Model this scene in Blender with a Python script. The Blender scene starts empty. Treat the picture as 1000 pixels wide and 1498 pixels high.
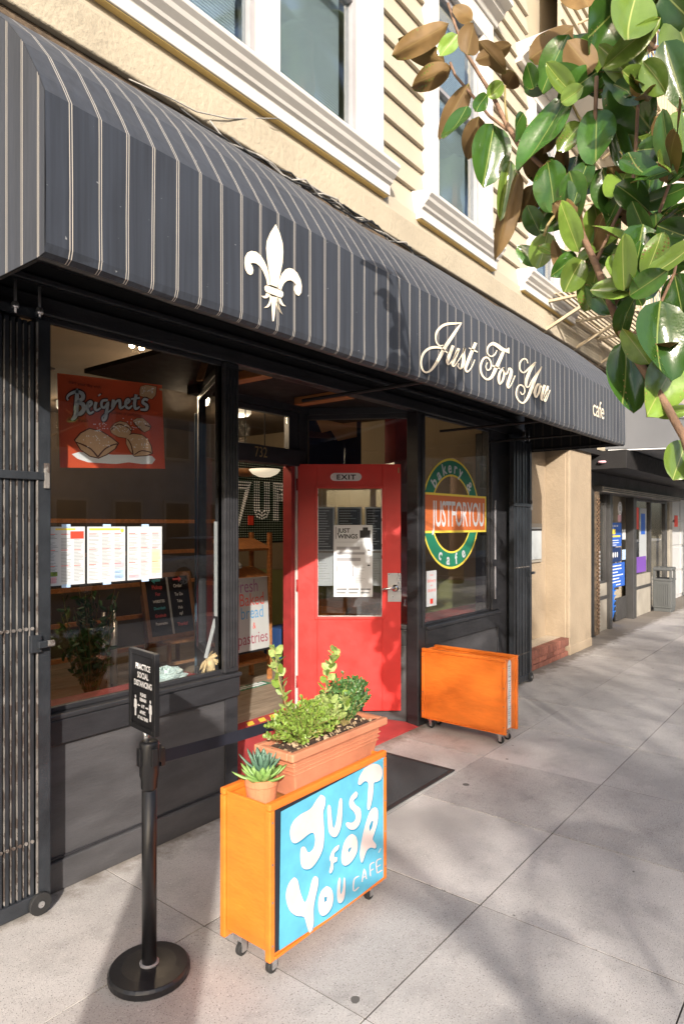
import bpy, math, random
from mathutils import Vector, Matrix, Quaternion
R=math.radians
rnd=random.Random(11)
SC=bpy.context.scene; COL=SC.collection
# ---------------------------------------------------------------- camera, sky, sun, exposure
cam=bpy.data.cameras.new('camera'); camo=bpy.data.objects.new('camera',cam); COL.objects.link(camo)
camo.location=(0,0,1.7); camo.rotation_euler=(R(90),0,R(38.325-90))
cam.sensor_width=36; cam.sensor_fit='AUTO'; cam.lens=23.167; cam.shift_y=0.0127; cam.clip_start=0.05; cam.clip_end=500
SC.camera=camo
W=bpy.data.worlds.new('World'); SC.world=W; W.use_nodes=True
nt=W.node_tree; nt.nodes.clear()
sky=nt.nodes.new('ShaderNodeTexSky'); sky.sky_type='NISHITA'; sky.sun_disc=False
SUN=Vector((-1.03,-1.0,0.62)).normalized()
sky.sun_elevation=math.asin(SUN.z); sky.sun_rotation=math.atan2(SUN.x,SUN.y)
sky.air_density=1.0; sky.dust_density=4.0
bg=nt.nodes.new('ShaderNodeBackground'); bg.inputs[1].default_value=0.15
wo=nt.nodes.new('ShaderNodeOutputWorld'); nt.links.new(sky.outputs[0],bg.inputs[0]); nt.links.new(bg.outputs[0],wo.inputs[0])
sl=bpy.data.lights.new('sun','SUN'); sl.energy=3.7; sl.angle=R(0.55); sl.color=(1.0,0.93,0.85)
so=bpy.data.objects.new('sun',sl); COL.objects.link(so); so.rotation_euler=(-SUN).to_track_quat('-Z','Y').to_euler(); so.location=(-8,-8,9)
SC.view_settings.view_transform='Standard'; SC.view_settings.look='None'; SC.view_settings.exposure=0.9; SC.view_settings.gamma=1
SC.view_settings.use_curve_mapping=False
SC.cycles.max_bounces=8; SC.cycles.transparent_max_bounces=16; SC.cycles.glossy_bounces=4; SC.cycles.diffuse_bounces=5
SC.cycles.sample_clamp_indirect=6
# ---------------------------------------------------------------- materials
def nmat(name):
    m=bpy.data.materials.new(name); m.use_nodes=True; n=m.node_tree; b=n.nodes['Principled BSDF']; return m,n,b
def mix(n,fac,a,b,mode='MIX'):
    x=n.nodes.new('ShaderNodeMix'); x.data_type='RGBA'; x.blend_type=mode
    for s,v in ((x.inputs[0],fac),(x.inputs[6],a),(x.inputs[7],b)):
        if hasattr(v,'links'): n.links.new(v,s)
        elif isinstance(v,(int,float)): s.default_value=v
        else: s.default_value=(*v,1)
    return x.outputs[2]
def noise(n,scale,detail=3,rough=.55,vec=None,stretch=None,obj=True):
    t=n.nodes.new('ShaderNodeTexNoise'); t.inputs['Scale'].default_value=scale; t.inputs['Detail'].default_value=detail; t.inputs['Roughness'].default_value=rough
    tc=n.nodes.new('ShaderNodeNewGeometry')
    src=tc.outputs['Position']
    if stretch:
        mp=n.nodes.new('ShaderNodeMapping'); mp.inputs['Scale'].default_value=stretch; n.links.new(src,mp.inputs[0]); src=mp.outputs[0]
    n.links.new(src,t.inputs['Vector']); return t.outputs['Fac']
def ramp(n,fac,p0,p1,c0=(0,0,0),c1=(1,1,1)):
    r=n.nodes.new('ShaderNodeMapRange'); r.inputs[1].default_value=p0; r.inputs[2].default_value=p1; n.links.new(fac,r.inputs[0]); return r.outputs[0]
def M(name,col,rough=.6,metal=0,var=.25,vs=3,bump=.0,bs=60,wear=None,wc=(.5,.5,.5),streak=None,spec=.5,tint=0,coat=0,ramt=.15,sw=None):
    m,n,b=nmat(name)
    dark=tuple(c*(1-var) for c in col); lite=tuple(min(1,c*(1+var*.7)) for c in col)
    f=noise(n,vs,5,.6,stretch=streak)
    c=mix(n,ramp(n,f,.3,.7),dark,lite)
    if tint:
        oi=n.nodes.new('ShaderNodeObjectInfo'); rr=n.nodes.new('ShaderNodeMapRange'); rr.inputs[3].default_value=1-tint; rr.inputs[4].default_value=1+tint
        n.links.new(oi.outputs['Random'],rr.inputs[0]); vm=n.nodes.new('ShaderNodeVectorMath'); vm.operation='SCALE'; n.links.new(c,vm.inputs[0]); n.links.new(rr.outputs[0],vm.inputs['Scale']); c=vm.outputs[0]
    if wear:
        g=noise(n,wear[0],8,.7,stretch=sw); c=mix(n,ramp(n,g,wear[1],wear[1]+.04),c,wc)
    n.links.new(c,b.inputs['Base Color'])
    rf=noise(n,vs*4,3); r=n.nodes.new('ShaderNodeMapRange'); r.inputs[3].default_value=max(.02,rough-ramt); r.inputs[4].default_value=min(1,rough+ramt); n.links.new(rf,r.inputs[0]); n.links.new(r.outputs[0],b.inputs['Roughness'])
    b.inputs['Metallic'].default_value=metal; b.inputs['Specular IOR Level'].default_value=spec; b.inputs['Coat Weight'].default_value=coat
    if bump:
        bn=n.nodes.new('ShaderNodeBump'); bn.inputs['Strength'].default_value=bump; bn.inputs['Distance'].default_value=.01
        n.links.new(noise(n,bs,4,.6,stretch=streak),bn.inputs['Height']); n.links.new(bn.outputs[0],b.inputs['Normal'])
    return m
def flat(name,col,rough=.7,spec=.3):
    m,n,b=nmat(name); b.inputs['Base Color'].default_value=(*col,1); b.inputs['Roughness'].default_value=rough; b.inputs['Specular IOR Level'].default_value=spec; return m
def emit(name,col,s):
    m,n,b=nmat(name); b.inputs['Emission Color'].default_value=(*col,1); b.inputs['Emission Strength'].default_value=s; return m
def glassm(name,tint,ior=1.5,boost=1.0,wob=0):
    m,n,b=nmat(name); n.nodes.remove(b); o=n.nodes['Material Output']
    t=n.nodes.new('ShaderNodeBsdfTransparent'); t.inputs[0].default_value=(*tint,1)
    g=n.nodes.new('ShaderNodeBsdfGlossy'); g.inputs['Roughness'].default_value=.0
    fr=n.nodes.new('ShaderNodeLayerWeight'); fr.inputs[0].default_value=.5
    pw=n.nodes.new('ShaderNodeMath'); pw.operation='POWER'; pw.inputs[1].default_value=5; n.links.new(fr.outputs['Facing'],pw.inputs[0])
    mu=n.nodes.new('ShaderNodeMath'); mu.operation='MULTIPLY_ADD'; mu.use_clamp=True; mu.inputs[1].default_value=.95; mu.inputs[2].default_value=.045*boost; n.links.new(pw.outputs[0],mu.inputs[0])
    if wob:
        bn=n.nodes.new('ShaderNodeBump'); bn.inputs['Strength'].default_value=wob; bn.inputs['Distance'].default_value=.02; n.links.new(noise(n,2.5,1),bn.inputs['Height']); n.links.new(bn.outputs[0],g.inputs['Normal'])
    x=n.nodes.new('ShaderNodeMixShader'); n.links.new(mu.outputs[0],x.inputs[0]); n.links.new(t.outputs[0],x.inputs[1]); n.links.new(g.outputs[0],x.inputs[2]); n.links.new(x.outputs[0],o.inputs[0]); return m
def cloth_stripe(name,base,line,spec=.3):
    m,n,b=nmat(name); uv=n.nodes.new('ShaderNodeUVMap'); sp=n.nodes.new('ShaderNodeSeparateXYZ'); n.links.new(uv.outputs[0],sp.inputs[0])
    def ma(op,a,bv=0):
        k=n.nodes.new('ShaderNodeMath'); k.operation=op
        if hasattr(a,'links'): n.links.new(a,k.inputs[0])
        else: k.inputs[0].default_value=a
        k.inputs[1].default_value=bv; return k.outputs[0]
    q=ma('PINGPONG',sp.outputs[0],.05)            # distance to the nearest multiple of .1
    d=ma('ABSOLUTE',ma('SUBTRACT',q,.0042)); mask=ma('LESS_THAN',d,.0014)
    st=noise(n,1,4,.6,stretch=(45,45,1.2)); bl=noise(n,.9,4)
    c=mix(n,ramp(n,st,.35,.7),tuple(x*.72 for x in base),tuple(x*1.2 for x in base)); c=mix(n,ramp(n,bl,.45,.75),c,tuple(x*1.35+.004 for x in base))
    sp2=noise(n,38,2); c=mix(n,ramp(n,sp2,.76,.8),c,(.22,.22,.22))
    c=mix(n,mask,c,line); n.links.new(c,b.inputs['Base Color']); b.inputs['Roughness'].default_value=.62; b.inputs['Specular IOR Level'].default_value=spec
    b.inputs['Sheen Weight'].default_value=.12
    bn=n.nodes.new('ShaderNodeBump'); bn.inputs['Strength'].default_value=.55; bn.inputs['Distance'].default_value=.012; n.links.new(noise(n,1.5,4,stretch=(3,3,.8)),bn.inputs['Height']); n.links.new(bn.outputs[0],b.inputs['Normal'])
    return m
def leafm(name,top,rib,rough,spec,var=.35,trans=.0):
    m,n,b=nmat(name); tc=n.nodes.new('ShaderNodeTexCoord'); sp=n.nodes.new('ShaderNodeSeparateXYZ'); n.links.new(tc.outputs['Object'],sp.inputs[0])
    ab=n.nodes.new('ShaderNodeMath'); ab.operation='ABSOLUTE'; n.links.new(sp.outputs[1],ab.inputs[0])
    oi=n.nodes.new('ShaderNodeObjectInfo')
    c=mix(n,oi.outputs['Random'],tuple(x*(1-var) for x in top),tuple(min(1,x*(1+var)) for x in top))
    c=mix(n,ramp(n,noise(n,22,4),.4,.75),c,tuple(x*.7 for x in top))
    c=mix(n,ramp(n,noise(n,60,3),.74,.8),c,tuple(min(1,x*1.6+.03) for x in rib))
    c=mix(n,ramp(n,ab.outputs[0],.020,.006),c,tuple(x*.75 for x in rib)); n.links.new(c,b.inputs['Base Color'])
    b.inputs['Roughness'].default_value=rough; b.inputs['Specular IOR Level'].default_value=spec
    wv=n.nodes.new('ShaderNodeTexWave'); wv.inputs['Scale'].default_value=3.2; wv.inputs['Distortion'].default_value=1.5; n.links.new(tc.outputs['Object'],wv.inputs[0])
    bn=n.nodes.new('ShaderNodeBump'); bn.inputs['Strength'].default_value=.30; bn.inputs['Distance'].default_value=.004; n.links.new(noise(n,38,3,.6),bn.inputs['Height']); n.links.new(bn.outputs[0],b.inputs['Normal'])
    if trans:
        o=n.nodes['Material Output']; tl=n.nodes.new('ShaderNodeBsdfTranslucent'); tl.inputs[0].default_value=(top[0]*2.2,top[1]*2.4,top[2]*.8,1)
        x=n.nodes.new('ShaderNodeMixShader'); x.inputs[0].default_value=trans; n.links.new(b.outputs[0],x.inputs[1]); n.links.new(tl.outputs[0],x.inputs[2]); n.links.new(x.outputs[0],o.inputs[0])
    return m
def paving(name,base,tint=.13):
    m,n,b=nmat(name); c=mix(n,ramp(n,noise(n,1.3,6,.65),.3,.72),tuple(x*.80 for x in base),tuple(x*1.1 for x in base))
    c=mix(n,ramp(n,noise(n,5,6,.7),.5,.85),c,tuple(x*.62 for x in base))
    c=mix(n,ramp(n,noise(n,150,2,.5),.62,.72),c,(.17,.16,.155)); c=mix(n,ramp(n,noise(n,110,2,.5),.62,.74),c,(.60,.57,.54))
    c=mix(n,ramp(n,noise(n,210,2,.5),.62,.7),c,(.14,.12,.11))
    c=mix(n,ramp(n,noise(n,13,0,.2),.855,.865),c,(.13,.12,.11)); c=mix(n,ramp(n,noise(n,.7,4,.6),.52,.70),c,tuple(x*.66 for x in base)); c=mix(n,ramp(n,noise(n,26,3,.6),.70,.80),c,tuple(x*.72 for x in base))
    # trodden-in dirt in a ragged band along the foot of the shopfront
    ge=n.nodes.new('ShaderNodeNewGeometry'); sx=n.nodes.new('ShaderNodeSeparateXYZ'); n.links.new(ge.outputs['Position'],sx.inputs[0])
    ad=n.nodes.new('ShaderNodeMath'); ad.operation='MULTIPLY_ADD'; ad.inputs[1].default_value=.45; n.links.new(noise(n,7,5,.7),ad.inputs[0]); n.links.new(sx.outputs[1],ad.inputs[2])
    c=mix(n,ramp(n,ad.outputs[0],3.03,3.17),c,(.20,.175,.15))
    oi=n.nodes.new('ShaderNodeObjectInfo'); rr=n.nodes.new('ShaderNodeMapRange'); rr.inputs[3].default_value=1-tint; rr.inputs[4].default_value=1+tint
    n.links.new(oi.outputs['Random'],rr.inputs[0]); vm=n.nodes.new('ShaderNodeVectorMath'); vm.operation='SCALE'; n.links.new(c,vm.inputs[0]); n.links.new(rr.outputs[0],vm.inputs['Scale'])
    n.links.new(vm.outputs[0],b.inputs['Base Color']); b.inputs['Roughness'].default_value=.85; b.inputs['Specular IOR Level'].default_value=.3
    bn=n.nodes.new('ShaderNodeBump'); bn.inputs['Strength'].default_value=.25; bn.inputs['Distance'].default_value=.004; n.links.new(noise(n,140,3),bn.inputs['Height']); n.links.new(bn.outputs[0],b.inputs['Normal'])
    return m
m_pave=paving('sidewalk_concrete',(.49,.46,.435)); m_joint=M('joint_dirt',(.06,.05,.04),.95,vs=20)
m_asph=M('asphalt',(.05,.05,.052),.9,bump=.4,bs=90); m_kerb=M('kerb_concrete',(.34,.33,.31),.85,bump=.3)
m_blk=M('black_gloss_paint',(.026,.026,.029),.40,var=.3,vs=5,bump=.22,bs=30,wear=(30,.70),wc=(.20,.19,.18),streak=(1,1,4))
m_blkp=M('black_panel_paint',(.066,.064,.067),.5,var=.3,vs=2.5,bump=.3,bs=22,wear=(26,.70),wc=(.24,.22,.2),streak=(1,1,3.5),coat=.1)
m_gate=M('painted_steel_gate',(.030,.034,.040),.38,metal=.2,var=.35,vs=6,bump=.3,bs=25,wear=(18,.70),wc=(.13,.12,.12),sw=(4,4,.7))
m_gedge=M('bare_steel_edge',(.24,.225,.21),.5,metal=.4,var=.5,vs=12,wear=(14,.52),wc=(.10,.08,.07))
m_rust=M('rust',(.36,.16,.06),.85,vs=30,var=.5)
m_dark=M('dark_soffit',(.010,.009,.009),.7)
m_awn=cloth_stripe('striped_canvas',(.025,.030,.041),(.42,.385,.335)); m_line=M('canvas_lining',(.012,.012,.013),.9)
m_cream=flat('cream_vinyl_lettering',(.87,.76,.58),.55)
m_stuc=M('cream_stucco',(.40,.345,.255),.9,var=.12,vs=2,bump=.8,bs=28,wear=(5,.72),wc=(.42,.34,.24))
m_sid=M('cream_siding_paint',(.455,.395,.30),.55,var=.09,vs=1.5,bump=.15,bs=14,tint=.03,wear=(9,.74),wc=(.5,.42,.30))
m_wht=M('white_trim_paint',(.60,.575,.535),.45,var=.06,vs=3,bump=.12,bs=15,wear=(13,.75),wc=(.52,.48,.42))
m_yel=M('ochre_soffit_paint',(.62,.46,.18),.6,var=.12)
m_grime=M('grimy_flashing',(.12,.085,.055),.9,var=.6,vs=14,bump=.8,bs=40)
m_sash=M('grey_sash_metal',(.30,.29,.30),.45,var=.2); m_blind=flat('blind_slat',(.80,.81,.80),.5)
m_glass=glassm('shop_glass',(.92,.93,.93),1.5,1.6); m_uglass=glassm('upper_glass',(.80,.86,.88),1.5,5,.05)
m_red=M('red_door_paint',(.66,.034,.028),.40,var=.16,vs=3,bump=.15,bs=18,wear=(14,.70),wc=(.42,.035,.03),streak=(1,1,1)); m_redd=M('dark_red_paint',(.30,.03,.03),.5,var=.25,vs=7,wear=(8,.66),wc=(.42,.36,.33))
m_steel=M('brushed_steel',(.62,.62,.62),.3,metal=.9,var=.1); m_chrome=M('chrome',(.75,.75,.75),.12,metal=1,var=.05)
m_org=M('orange_paint',(.76,.185,.02),.5,var=.16,vs=4,bump=.35,bs=16,wear=(20,.715),wc=(.50,.24,.09),streak=(1,1,3),sw=(1,1,2))
m_rub=M('black_rubber',(.02,.02,.02),.7); m_plas=M('black_plastic',(.018,.018,.02),.35,var=.2,bump=.05)
m_belt=M('belt_webbing',(.010,.012,.022),.7)
m_terra=M('terracotta_plastic',(.55,.215,.115),.62,var=.22,vs=6,bump=.15,wear=(14,.70),wc=(.70,.42,.30)); m_clay=M('clay_pot',(.58,.21,.10),.85,var=.2,vs=10,bump=.2)
m_soil=M('potting_soil',(.06,.035,.022),.98,var=.7,vs=45,bump=1,bs=60); m_chip=M('wood_chip',(.50,.36,.22),.9,var=.4,vs=30)
m_wood=M('stained_wood',(.42,.17,.055),.5,var=.35,vs=5,streak=(8,1,8)); m_oak=M('oak_wood',(.26,.125,.05),.5,var=.35,vs=4,streak=(6,6,1))
m_wdark=M('plaster_darkened_as_shade',(.085,.062,.042),.85,var=.2); m_wplain=M('interior_plaster',(.30,.24,.16),.85,var=.1); m_iceil=M('interior_ceiling_paint',(.12,.09,.062),.85,var=.2); m_ifl=M('interior_floor_vinyl',(.34,.27,.20),.45,var=.35,vs=3,streak=(1,8,1))  # back and left wall plaster darkened in colour to stand for interior shade
m_green=M('olive_wainscot',(.26,.27,.11),.6,var=.1)
m_fblk=flat('print_black',(.015,.015,.017),.5); m_fwht=flat('print_white',(.80,.80,.80),.5); m_paper=flat('white_paper',(.60,.62,.63),.6)
m_fgry=flat('print_grey',(.30,.30,.31),.6); m_flg=flat('print_light_grey',(.40,.42,.43),.6); m_fred=flat('print_red',(.80,.07,.04),.5); m_fyel=flat('print_yellow',(.85,.66,.08),.5); m_fblu=flat('print_blue',(.03,.12,.50),.5)
m_fgrn=flat('print_green',(.02,.20,.11),.5); m_forg=flat('print_orange',(.80,.19,.035),.5); m_flb=flat('print_sky_blue',(.45,.62,.85),.6); m_fpur=flat('print_purple',(.17,.07,.36),.5)
m_fpk=flat('print_pink',(.75,.45,.50),.6); m_navy=flat('print_navy',(.01,.03,.11),.5); m_teal=flat('chalk_teal',(.10,.45,.50),.8); m_brnk=flat('print_brown',(.10,.03,.02),.6); m_tan=flat('print_tan',(.66,.42,.24),.6)
m_post=flat('poster_red_orange',(.62,.095,.035),.4)
m_blue=M('sky_blue_sign_paint',(.11,.43,.60),.5,var=.22,vs=7,bump=.1); m_bled=flat('letter_shadow_blue',(.02,.24,.40),.5); m_pinkw=M('pinkish_white_paint',(.70,.56,.53),.5,var=.10,vs=7,bump=.25,bs=35,wear=(24,.73),wc=(.45,.50,.52))
m_vine=M('black_sign_border',(.012,.015,.025),.4)
m_brass=M('brass_numeral',(.45,.33,.14),.4,metal=.6)
m_brick=M('red_brick',(.25,.095,.065),.85,var=.3,vs=20,bump=.5,tint=.2); m_mort=M('mortar',(.35,.28,.22),.95); m_tile=M('terrazzo_tile',(.50,.42,.32),.6,var=.25,vs=30)
m_beige=M('beige_stucco_wall',(.345,.27,.185),.9,var=.1,vs=3,bump=.6,bs=22,wear=(6,.74),wc=(.40,.30,.2))
m_alu=M('dark_aluminium',(.09,.087,.085),.45,metal=.5,var=.15); m_bulk=M('grey_beige_bulkhead',(.33,.30,.25),.7,var=.2,wear=(6,.7),wc=(.2,.18,.15)); m_gaw=M('grey_awning_canvas',(.15,.155,.165),.8,var=.12,vs=2)
m_bin=M('grey_bin_plastic',(.095,.10,.098),.6,var=.12,bump=.2); m_basket=flat('blue_basket_plastic',(.02,.17,.62),.4); m_gar=M('white_garage_paint',(.52,.52,.51),.5,var=.05)
m_mat=M('ribbed_rubber_mat',(.045,.047,.05),.8,var=.2,bump=.5,bs=120)
m_redc=M('red_coated_ramp',(.42,.05,.05),.75,var=.2,vs=5,bump=.3)
m_lt=leafm('magnolia_leaf_top',(.050,.125,.020),(.32,.40,.10),.20,.65,.45,.12); m_lu=leafm('magnolia_leaf_underside',(.26,.16,.065),(.42,.30,.12),.55,.3,.45,.32)
m_ly=leafm('young_leaf_top',(.17,.27,.045),(.45,.50,.14),.2,.7)
m_bark=M('magnolia_bark',(.26,.155,.095),.8,var=.35,vs=20,bump=.6); m_twig=M('young_twig',(.30,.24,.09),.6,var=.3,vs=20)
m_box=M('boxwood_leaf',(.19,.29,.045),.45,var=.55,vs=30); m_var=M('variegated_leaf',(.30,.38,.12),.45,var=.4,vs=90); m_box2=M('dark_shrub_leaf',(.07,.16,.04),.45,var=.5,vs=30)
m_suc=M('succulent_leaf',(.20,.34,.09),.45,var=.3,vs=20); m_sucd=M('blue_green_succulent_leaf',(.10,.19,.13),.5,var=.3,vs=20)
m_palm=M('palm_frond',(.07,.11,.03),.5,var=.4); m_tree=M('street_tree_leaf',(.06,.10,.03),.5,var=.5)
m_opp=[M('opposite_wall_%s'%k,c,.8,var=.15) for k,c in (('tan',(.30,.24,.17)),('grey',(.22,.23,.24)),('brown',(.16,.10,.07)))]
m_car=M('parked_car_paint',(.10,.12,.16),.3,metal=.4,var=.05); m_cgl=flat('car_glass',(.02,.02,.025),.05)
m_wire=M('cable_sheath',(.35,.33,.30),.6); m_wired=M('dark_cable_sheath',(.03,.03,.03),.6)
m_bulb=emit('halogen_bulb',(1,.66,.30),30); m_shade=emit('glass_pendant_glow',(1,.85,.6),.35)
# ---------------------------------------------------------------- mesh helpers
ORG={}
def org(o): return ORG.get(o.name,Vector((0,0,0))) if o else Vector((0,0,0))
class MB:
    def __init__(s): s.v=[];s.f=[];s.m=[];s.uv={}
    def add(s,vs,fs,m=0):
        o=len(s.v); s.v+= [tuple(x) for x in vs]; s.f+=[tuple(i+o for i in f) for f in fs]; s.m+=[m]*len(fs); return s
    def box(s,x0,x1,y0,y1,z0,z1,m=0):
        return s.add([(x0,y0,z0),(x1,y0,z0),(x1,y1,z0),(x0,y1,z0),(x0,y0,z1),(x1,y0,z1),(x1,y1,z1),(x0,y1,z1)],[(0,3,2,1),(4,5,6,7),(0,1,5,4),(1,2,6,5),(2,3,7,6),(3,0,4,7)],m)
    def obox(s,c,ax,m=0):
        c=Vector(c);a,b,d=[Vector(q) for q in ax]
        P=[c+i*a+j*b+k*d for k in(-1,1) for j in (-1,1) for i in (-1,1)]
        return s.add(P,[(0,2,3,1),(4,5,7,6),(0,1,5,4),(1,3,7,5),(3,2,6,7),(2,0,4,6)],m)
    def beam(s,p,q,w,h,m=0,up=(0,0,1)):
        p=Vector(p);q=Vector(q);d=(q-p)/2; t=d.normalized(); u=Vector(up)
        if abs(t.dot(u))>.98: u=Vector((1,0,0))
        sd=t.cross(u).normalized(); u2=sd.cross(t)
        return s.obox((p+q)/2,(d,sd*w/2,u2*h/2),m)
    def tube(s,pts,r,n=8,m=0,cap=True):
        pts=[Vector(p) for p in pts]; rs=r if isinstance(r,(list,tuple)) else [r]*len(pts); o=len(s.v); u=None
        for i,p in enumerate(pts):
            t=(pts[min(i+1,len(pts)-1)]-pts[max(i-1,0)]).normalized()
            if u is None: u=Vector((0,0,1)) if abs(t.z)<.9 else Vector((1,0,0))
            a=t.cross(u).normalized(); u=a.cross(t).normalized()
            for k in range(n):
                an=2*math.pi*k/n; s.v.append(tuple(p+(a*math.cos(an)+u*math.sin(an))*rs[i]))
        F=[]
        for i in range(len(pts)-1):
            for k in range(n): F.append((o+i*n+k,o+i*n+(k+1)%n,o+(i+1)*n+(k+1)%n,o+(i+1)*n+k))
        if cap: F+= [tuple(o+k for k in range(n))[::-1],tuple(o+(len(pts)-1)*n+k for k in range(n))]
        s.f+=F; s.m+=[m]*len(F); return s
    def cyl(s,p,q,r,n=14,m=0,r2=None): return s.tube([p,q],[r,r if r2 is None else r2],n,m)
    def lathe(s,c,prof,n=24,m=0):
        o=len(s.v)
        for r,z in prof:
            for k in range(n): a=2*math.pi*k/n; s.v.append((c[0]+r*math.cos(a),c[1]+r*math.sin(a),c[2]+z))
        F=[(o+i*n+k,o+i*n+(k+1)%n,o+(i+1)*n+(k+1)%n,o+(i+1)*n+k) for i in range(len(prof)-1) for k in range(n)]
        F+=[tuple(o+k for k in range(n))[::-1],tuple(o+(len(prof)-1)*n+k for k in range(n))]
        s.f+=F; s.m+=[m]*len(F); return s
    def prism(s,pts,d,m=0):
        n=len(pts); d=Vector(d); P=[Vector(p) for p in pts]+[Vector(p)+d for p in pts]
        return s.add(P,[tuple(range(n))[::-1],tuple(range(n,2*n))]+[(i,(i+1)%n,n+(i+1)%n,n+i) for i in range(n)],m)
    def sweepx(s,prof,x0,x1,m=0):            # closed (y,z) profile along X
        return s.prism([(x0,y,z) for y,z in prof],(x1-x0,0,0),m)
    def ribbon(s,L,Rr,d=(0,-.001,0),m=0):
        n=len(L); d=Vector(d); A=[Vector(p) for p in L]; B=[Vector(p) for p in Rr]
        P=[a+d for a in A]+[b+d for b in B]+A+B
        F=[]
        for i in range(n-1): F+=[(i,i+1,n+i+1,n+i),(i,2*n+i,2*n+i+1,i+1),(n+i,n+i+1,3*n+i+1,3*n+i)]
        F+=[(0,n,3*n,2*n),(n-1,2*n+n-1,3*n+n-1,n+n-1)]
        return s.add(P,F,m)
    def build(s,name,mats,parent=None,smooth=False,bevel=0,seg=2,world=True,kind=None,label=None):
        me=bpy.data.meshes.new(name); O=org(parent) if world else Vector((0,0,0))
        me.from_pydata([(x-O.x,y-O.y,z-O.z) for x,y,z in s.v],[],s.f)
        for m in (mats if isinstance(mats,(list,tuple)) else [mats]): me.materials.append(m)
        me.polygons.foreach_set('material_index',s.m)
        if smooth: me.polygons.foreach_set('use_smooth',[True]*len(s.f))
        me.update()
        o=bpy.data.objects.new(name,me); COL.objects.link(o)
        if parent: o.parent=parent; ORG[o.name]=ORG.get(parent.name,Vector((0,0,0)))
        if bevel:
            b=o.modifiers.new('bevel','BEVEL'); b.width=bevel; b.segments=seg; b.limit_method='ANGLE'; b.angle_limit=R(35)
        if smooth=='auto':
            pass
        if kind: o['kind']=kind
        if label: o['label']=label
        return o
def thing(name,label,cat,loc=(0,0,0),group=None,kind=None):
    o=bpy.data.objects.new(name,None); COL.objects.link(o); o.location=loc; o.empty_display_size=.1
    if label: o['label']=label
    if cat: o['category']=cat
    if group: o['group']=group
    if kind: o['kind']=kind
    ORG[o.name]=Vector(loc); return o
def tag(o,label,cat,group=None):
    o['label']=label; o['category']=cat
    if group: o['group']=group
    return o
def inst(me,name,parent,loc,rot=(0,0,0),sc=(1,1,1)):
    o=bpy.data.objects.new(name,me); COL.objects.link(o); o.parent=parent
    o.location=Vector(loc)-(org(parent)); o.rotation_euler=rot; o.scale=sc; return o
def B(name,mats,parent,x0,x1,y0,y1,z0,z1,bevel=.004,**k): return MB().box(x0,x1,y0,y1,z0,z1).build(name,mats,parent,bevel=bevel,**k)
def copy_tree(root,loc,rot,label,group=None):
    def cp(o,par):
        c=o.copy(); COL.objects.link(c)
        if par: c.parent=par
        for ch in [q for q in KIDS.get(o.name,[])]: cp(ch,c)
        return c
    KIDS={}
    for q in COL.objects:
        if q.parent: KIDS.setdefault(q.parent.name,[]).append(q)
    c=cp(root,None); c.location=loc; c.rotation_euler=rot; c['label']=label
    if group: c['group']=group
    ORG[c.name]=Vector(loc); return c
_F=None
def text(mb,s,size,o,ux,uz,depth=.001,m=0,align='LEFT',sx=1.0,bold=0,spacing=1.0):
    """adds lettering to mb: o = origin point, ux = reading direction, uz = up direction"""
    cu=bpy.data.curves.new('t','FONT'); cu.body=s; cu.size=size; cu.align_x=align; cu.extrude=0; cu.resolution_u=3; cu.offset=bold; cu.space_character=spacing
    ob=bpy.data.objects.new('t',cu); me=bpy.data.meshes.new_from_object(ob)
    o=Vector(o);ux=Vector(ux).normalized();uz=Vector(uz).normalized(); nn=ux.cross(uz)
    n=len(me.vertices); vs=[o+ux*v.co.x*sx+uz*v.co.y for v in me.vertices]
    fs=[tuple(p.vertices) for p in me.polygons]
    mb.add([v+nn*depth for v in vs],fs,m)
    bpy.data.objects.remove(ob); bpy.data.meshes.remove(me); bpy.data.curves.remove(cu); return mb
def arc_text(mb,s,size,c,r,a0,a1,y,m=0,inward=False,depth=.001):
    n=len(s)
    for i,ch in enumerate(s):
        a=a0+(a1-a0)*(i/(n-1) if n>1 else 0); p=Vector((c[0]+r*math.cos(a),y,c[1]+r*math.sin(a)))
        up=Vector((math.cos(a),0,math.sin(a)))*(-1 if inward else 1); ux=Vector((up.z,0,-up.x))
        text(mb,ch,size,p,ux,up,depth,m,'CENTER',bold=.004)
def printing(mb,o,ux,uz,x0,x1,z0,z1,step,h,m,seed=1,d=.0012,gap=0.0):
    """rows of small print as thin bars"""
    rr=random.Random(seed); o=Vector(o);ux=Vector(ux);uz=Vector(uz);n=ux.cross(uz)*d; z=z1
    while z>z0:
        if rr.random()>gap:
            e=x0+(x1-x0)*rr.uniform(.45,1); 
            P=[o+ux*a+uz*b+n for a,b in ((x0,z-h),(e,z-h),(e,z),(x0,z))]; mb.add(P,[(0,1,2,3)],m)
        z-=step
def quad(mb,o,ux,uz,x0,x1,z0,z1,m,d=.001):
    o=Vector(o);ux=Vector(ux);uz=Vector(uz);n=ux.cross(uz)*d
    return mb.add([o+ux*a+uz*b+n for a,b in ((x0,z0),(x1,z0),(x1,z1),(x0,z1))],[(0,1,2,3)],m)

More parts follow.
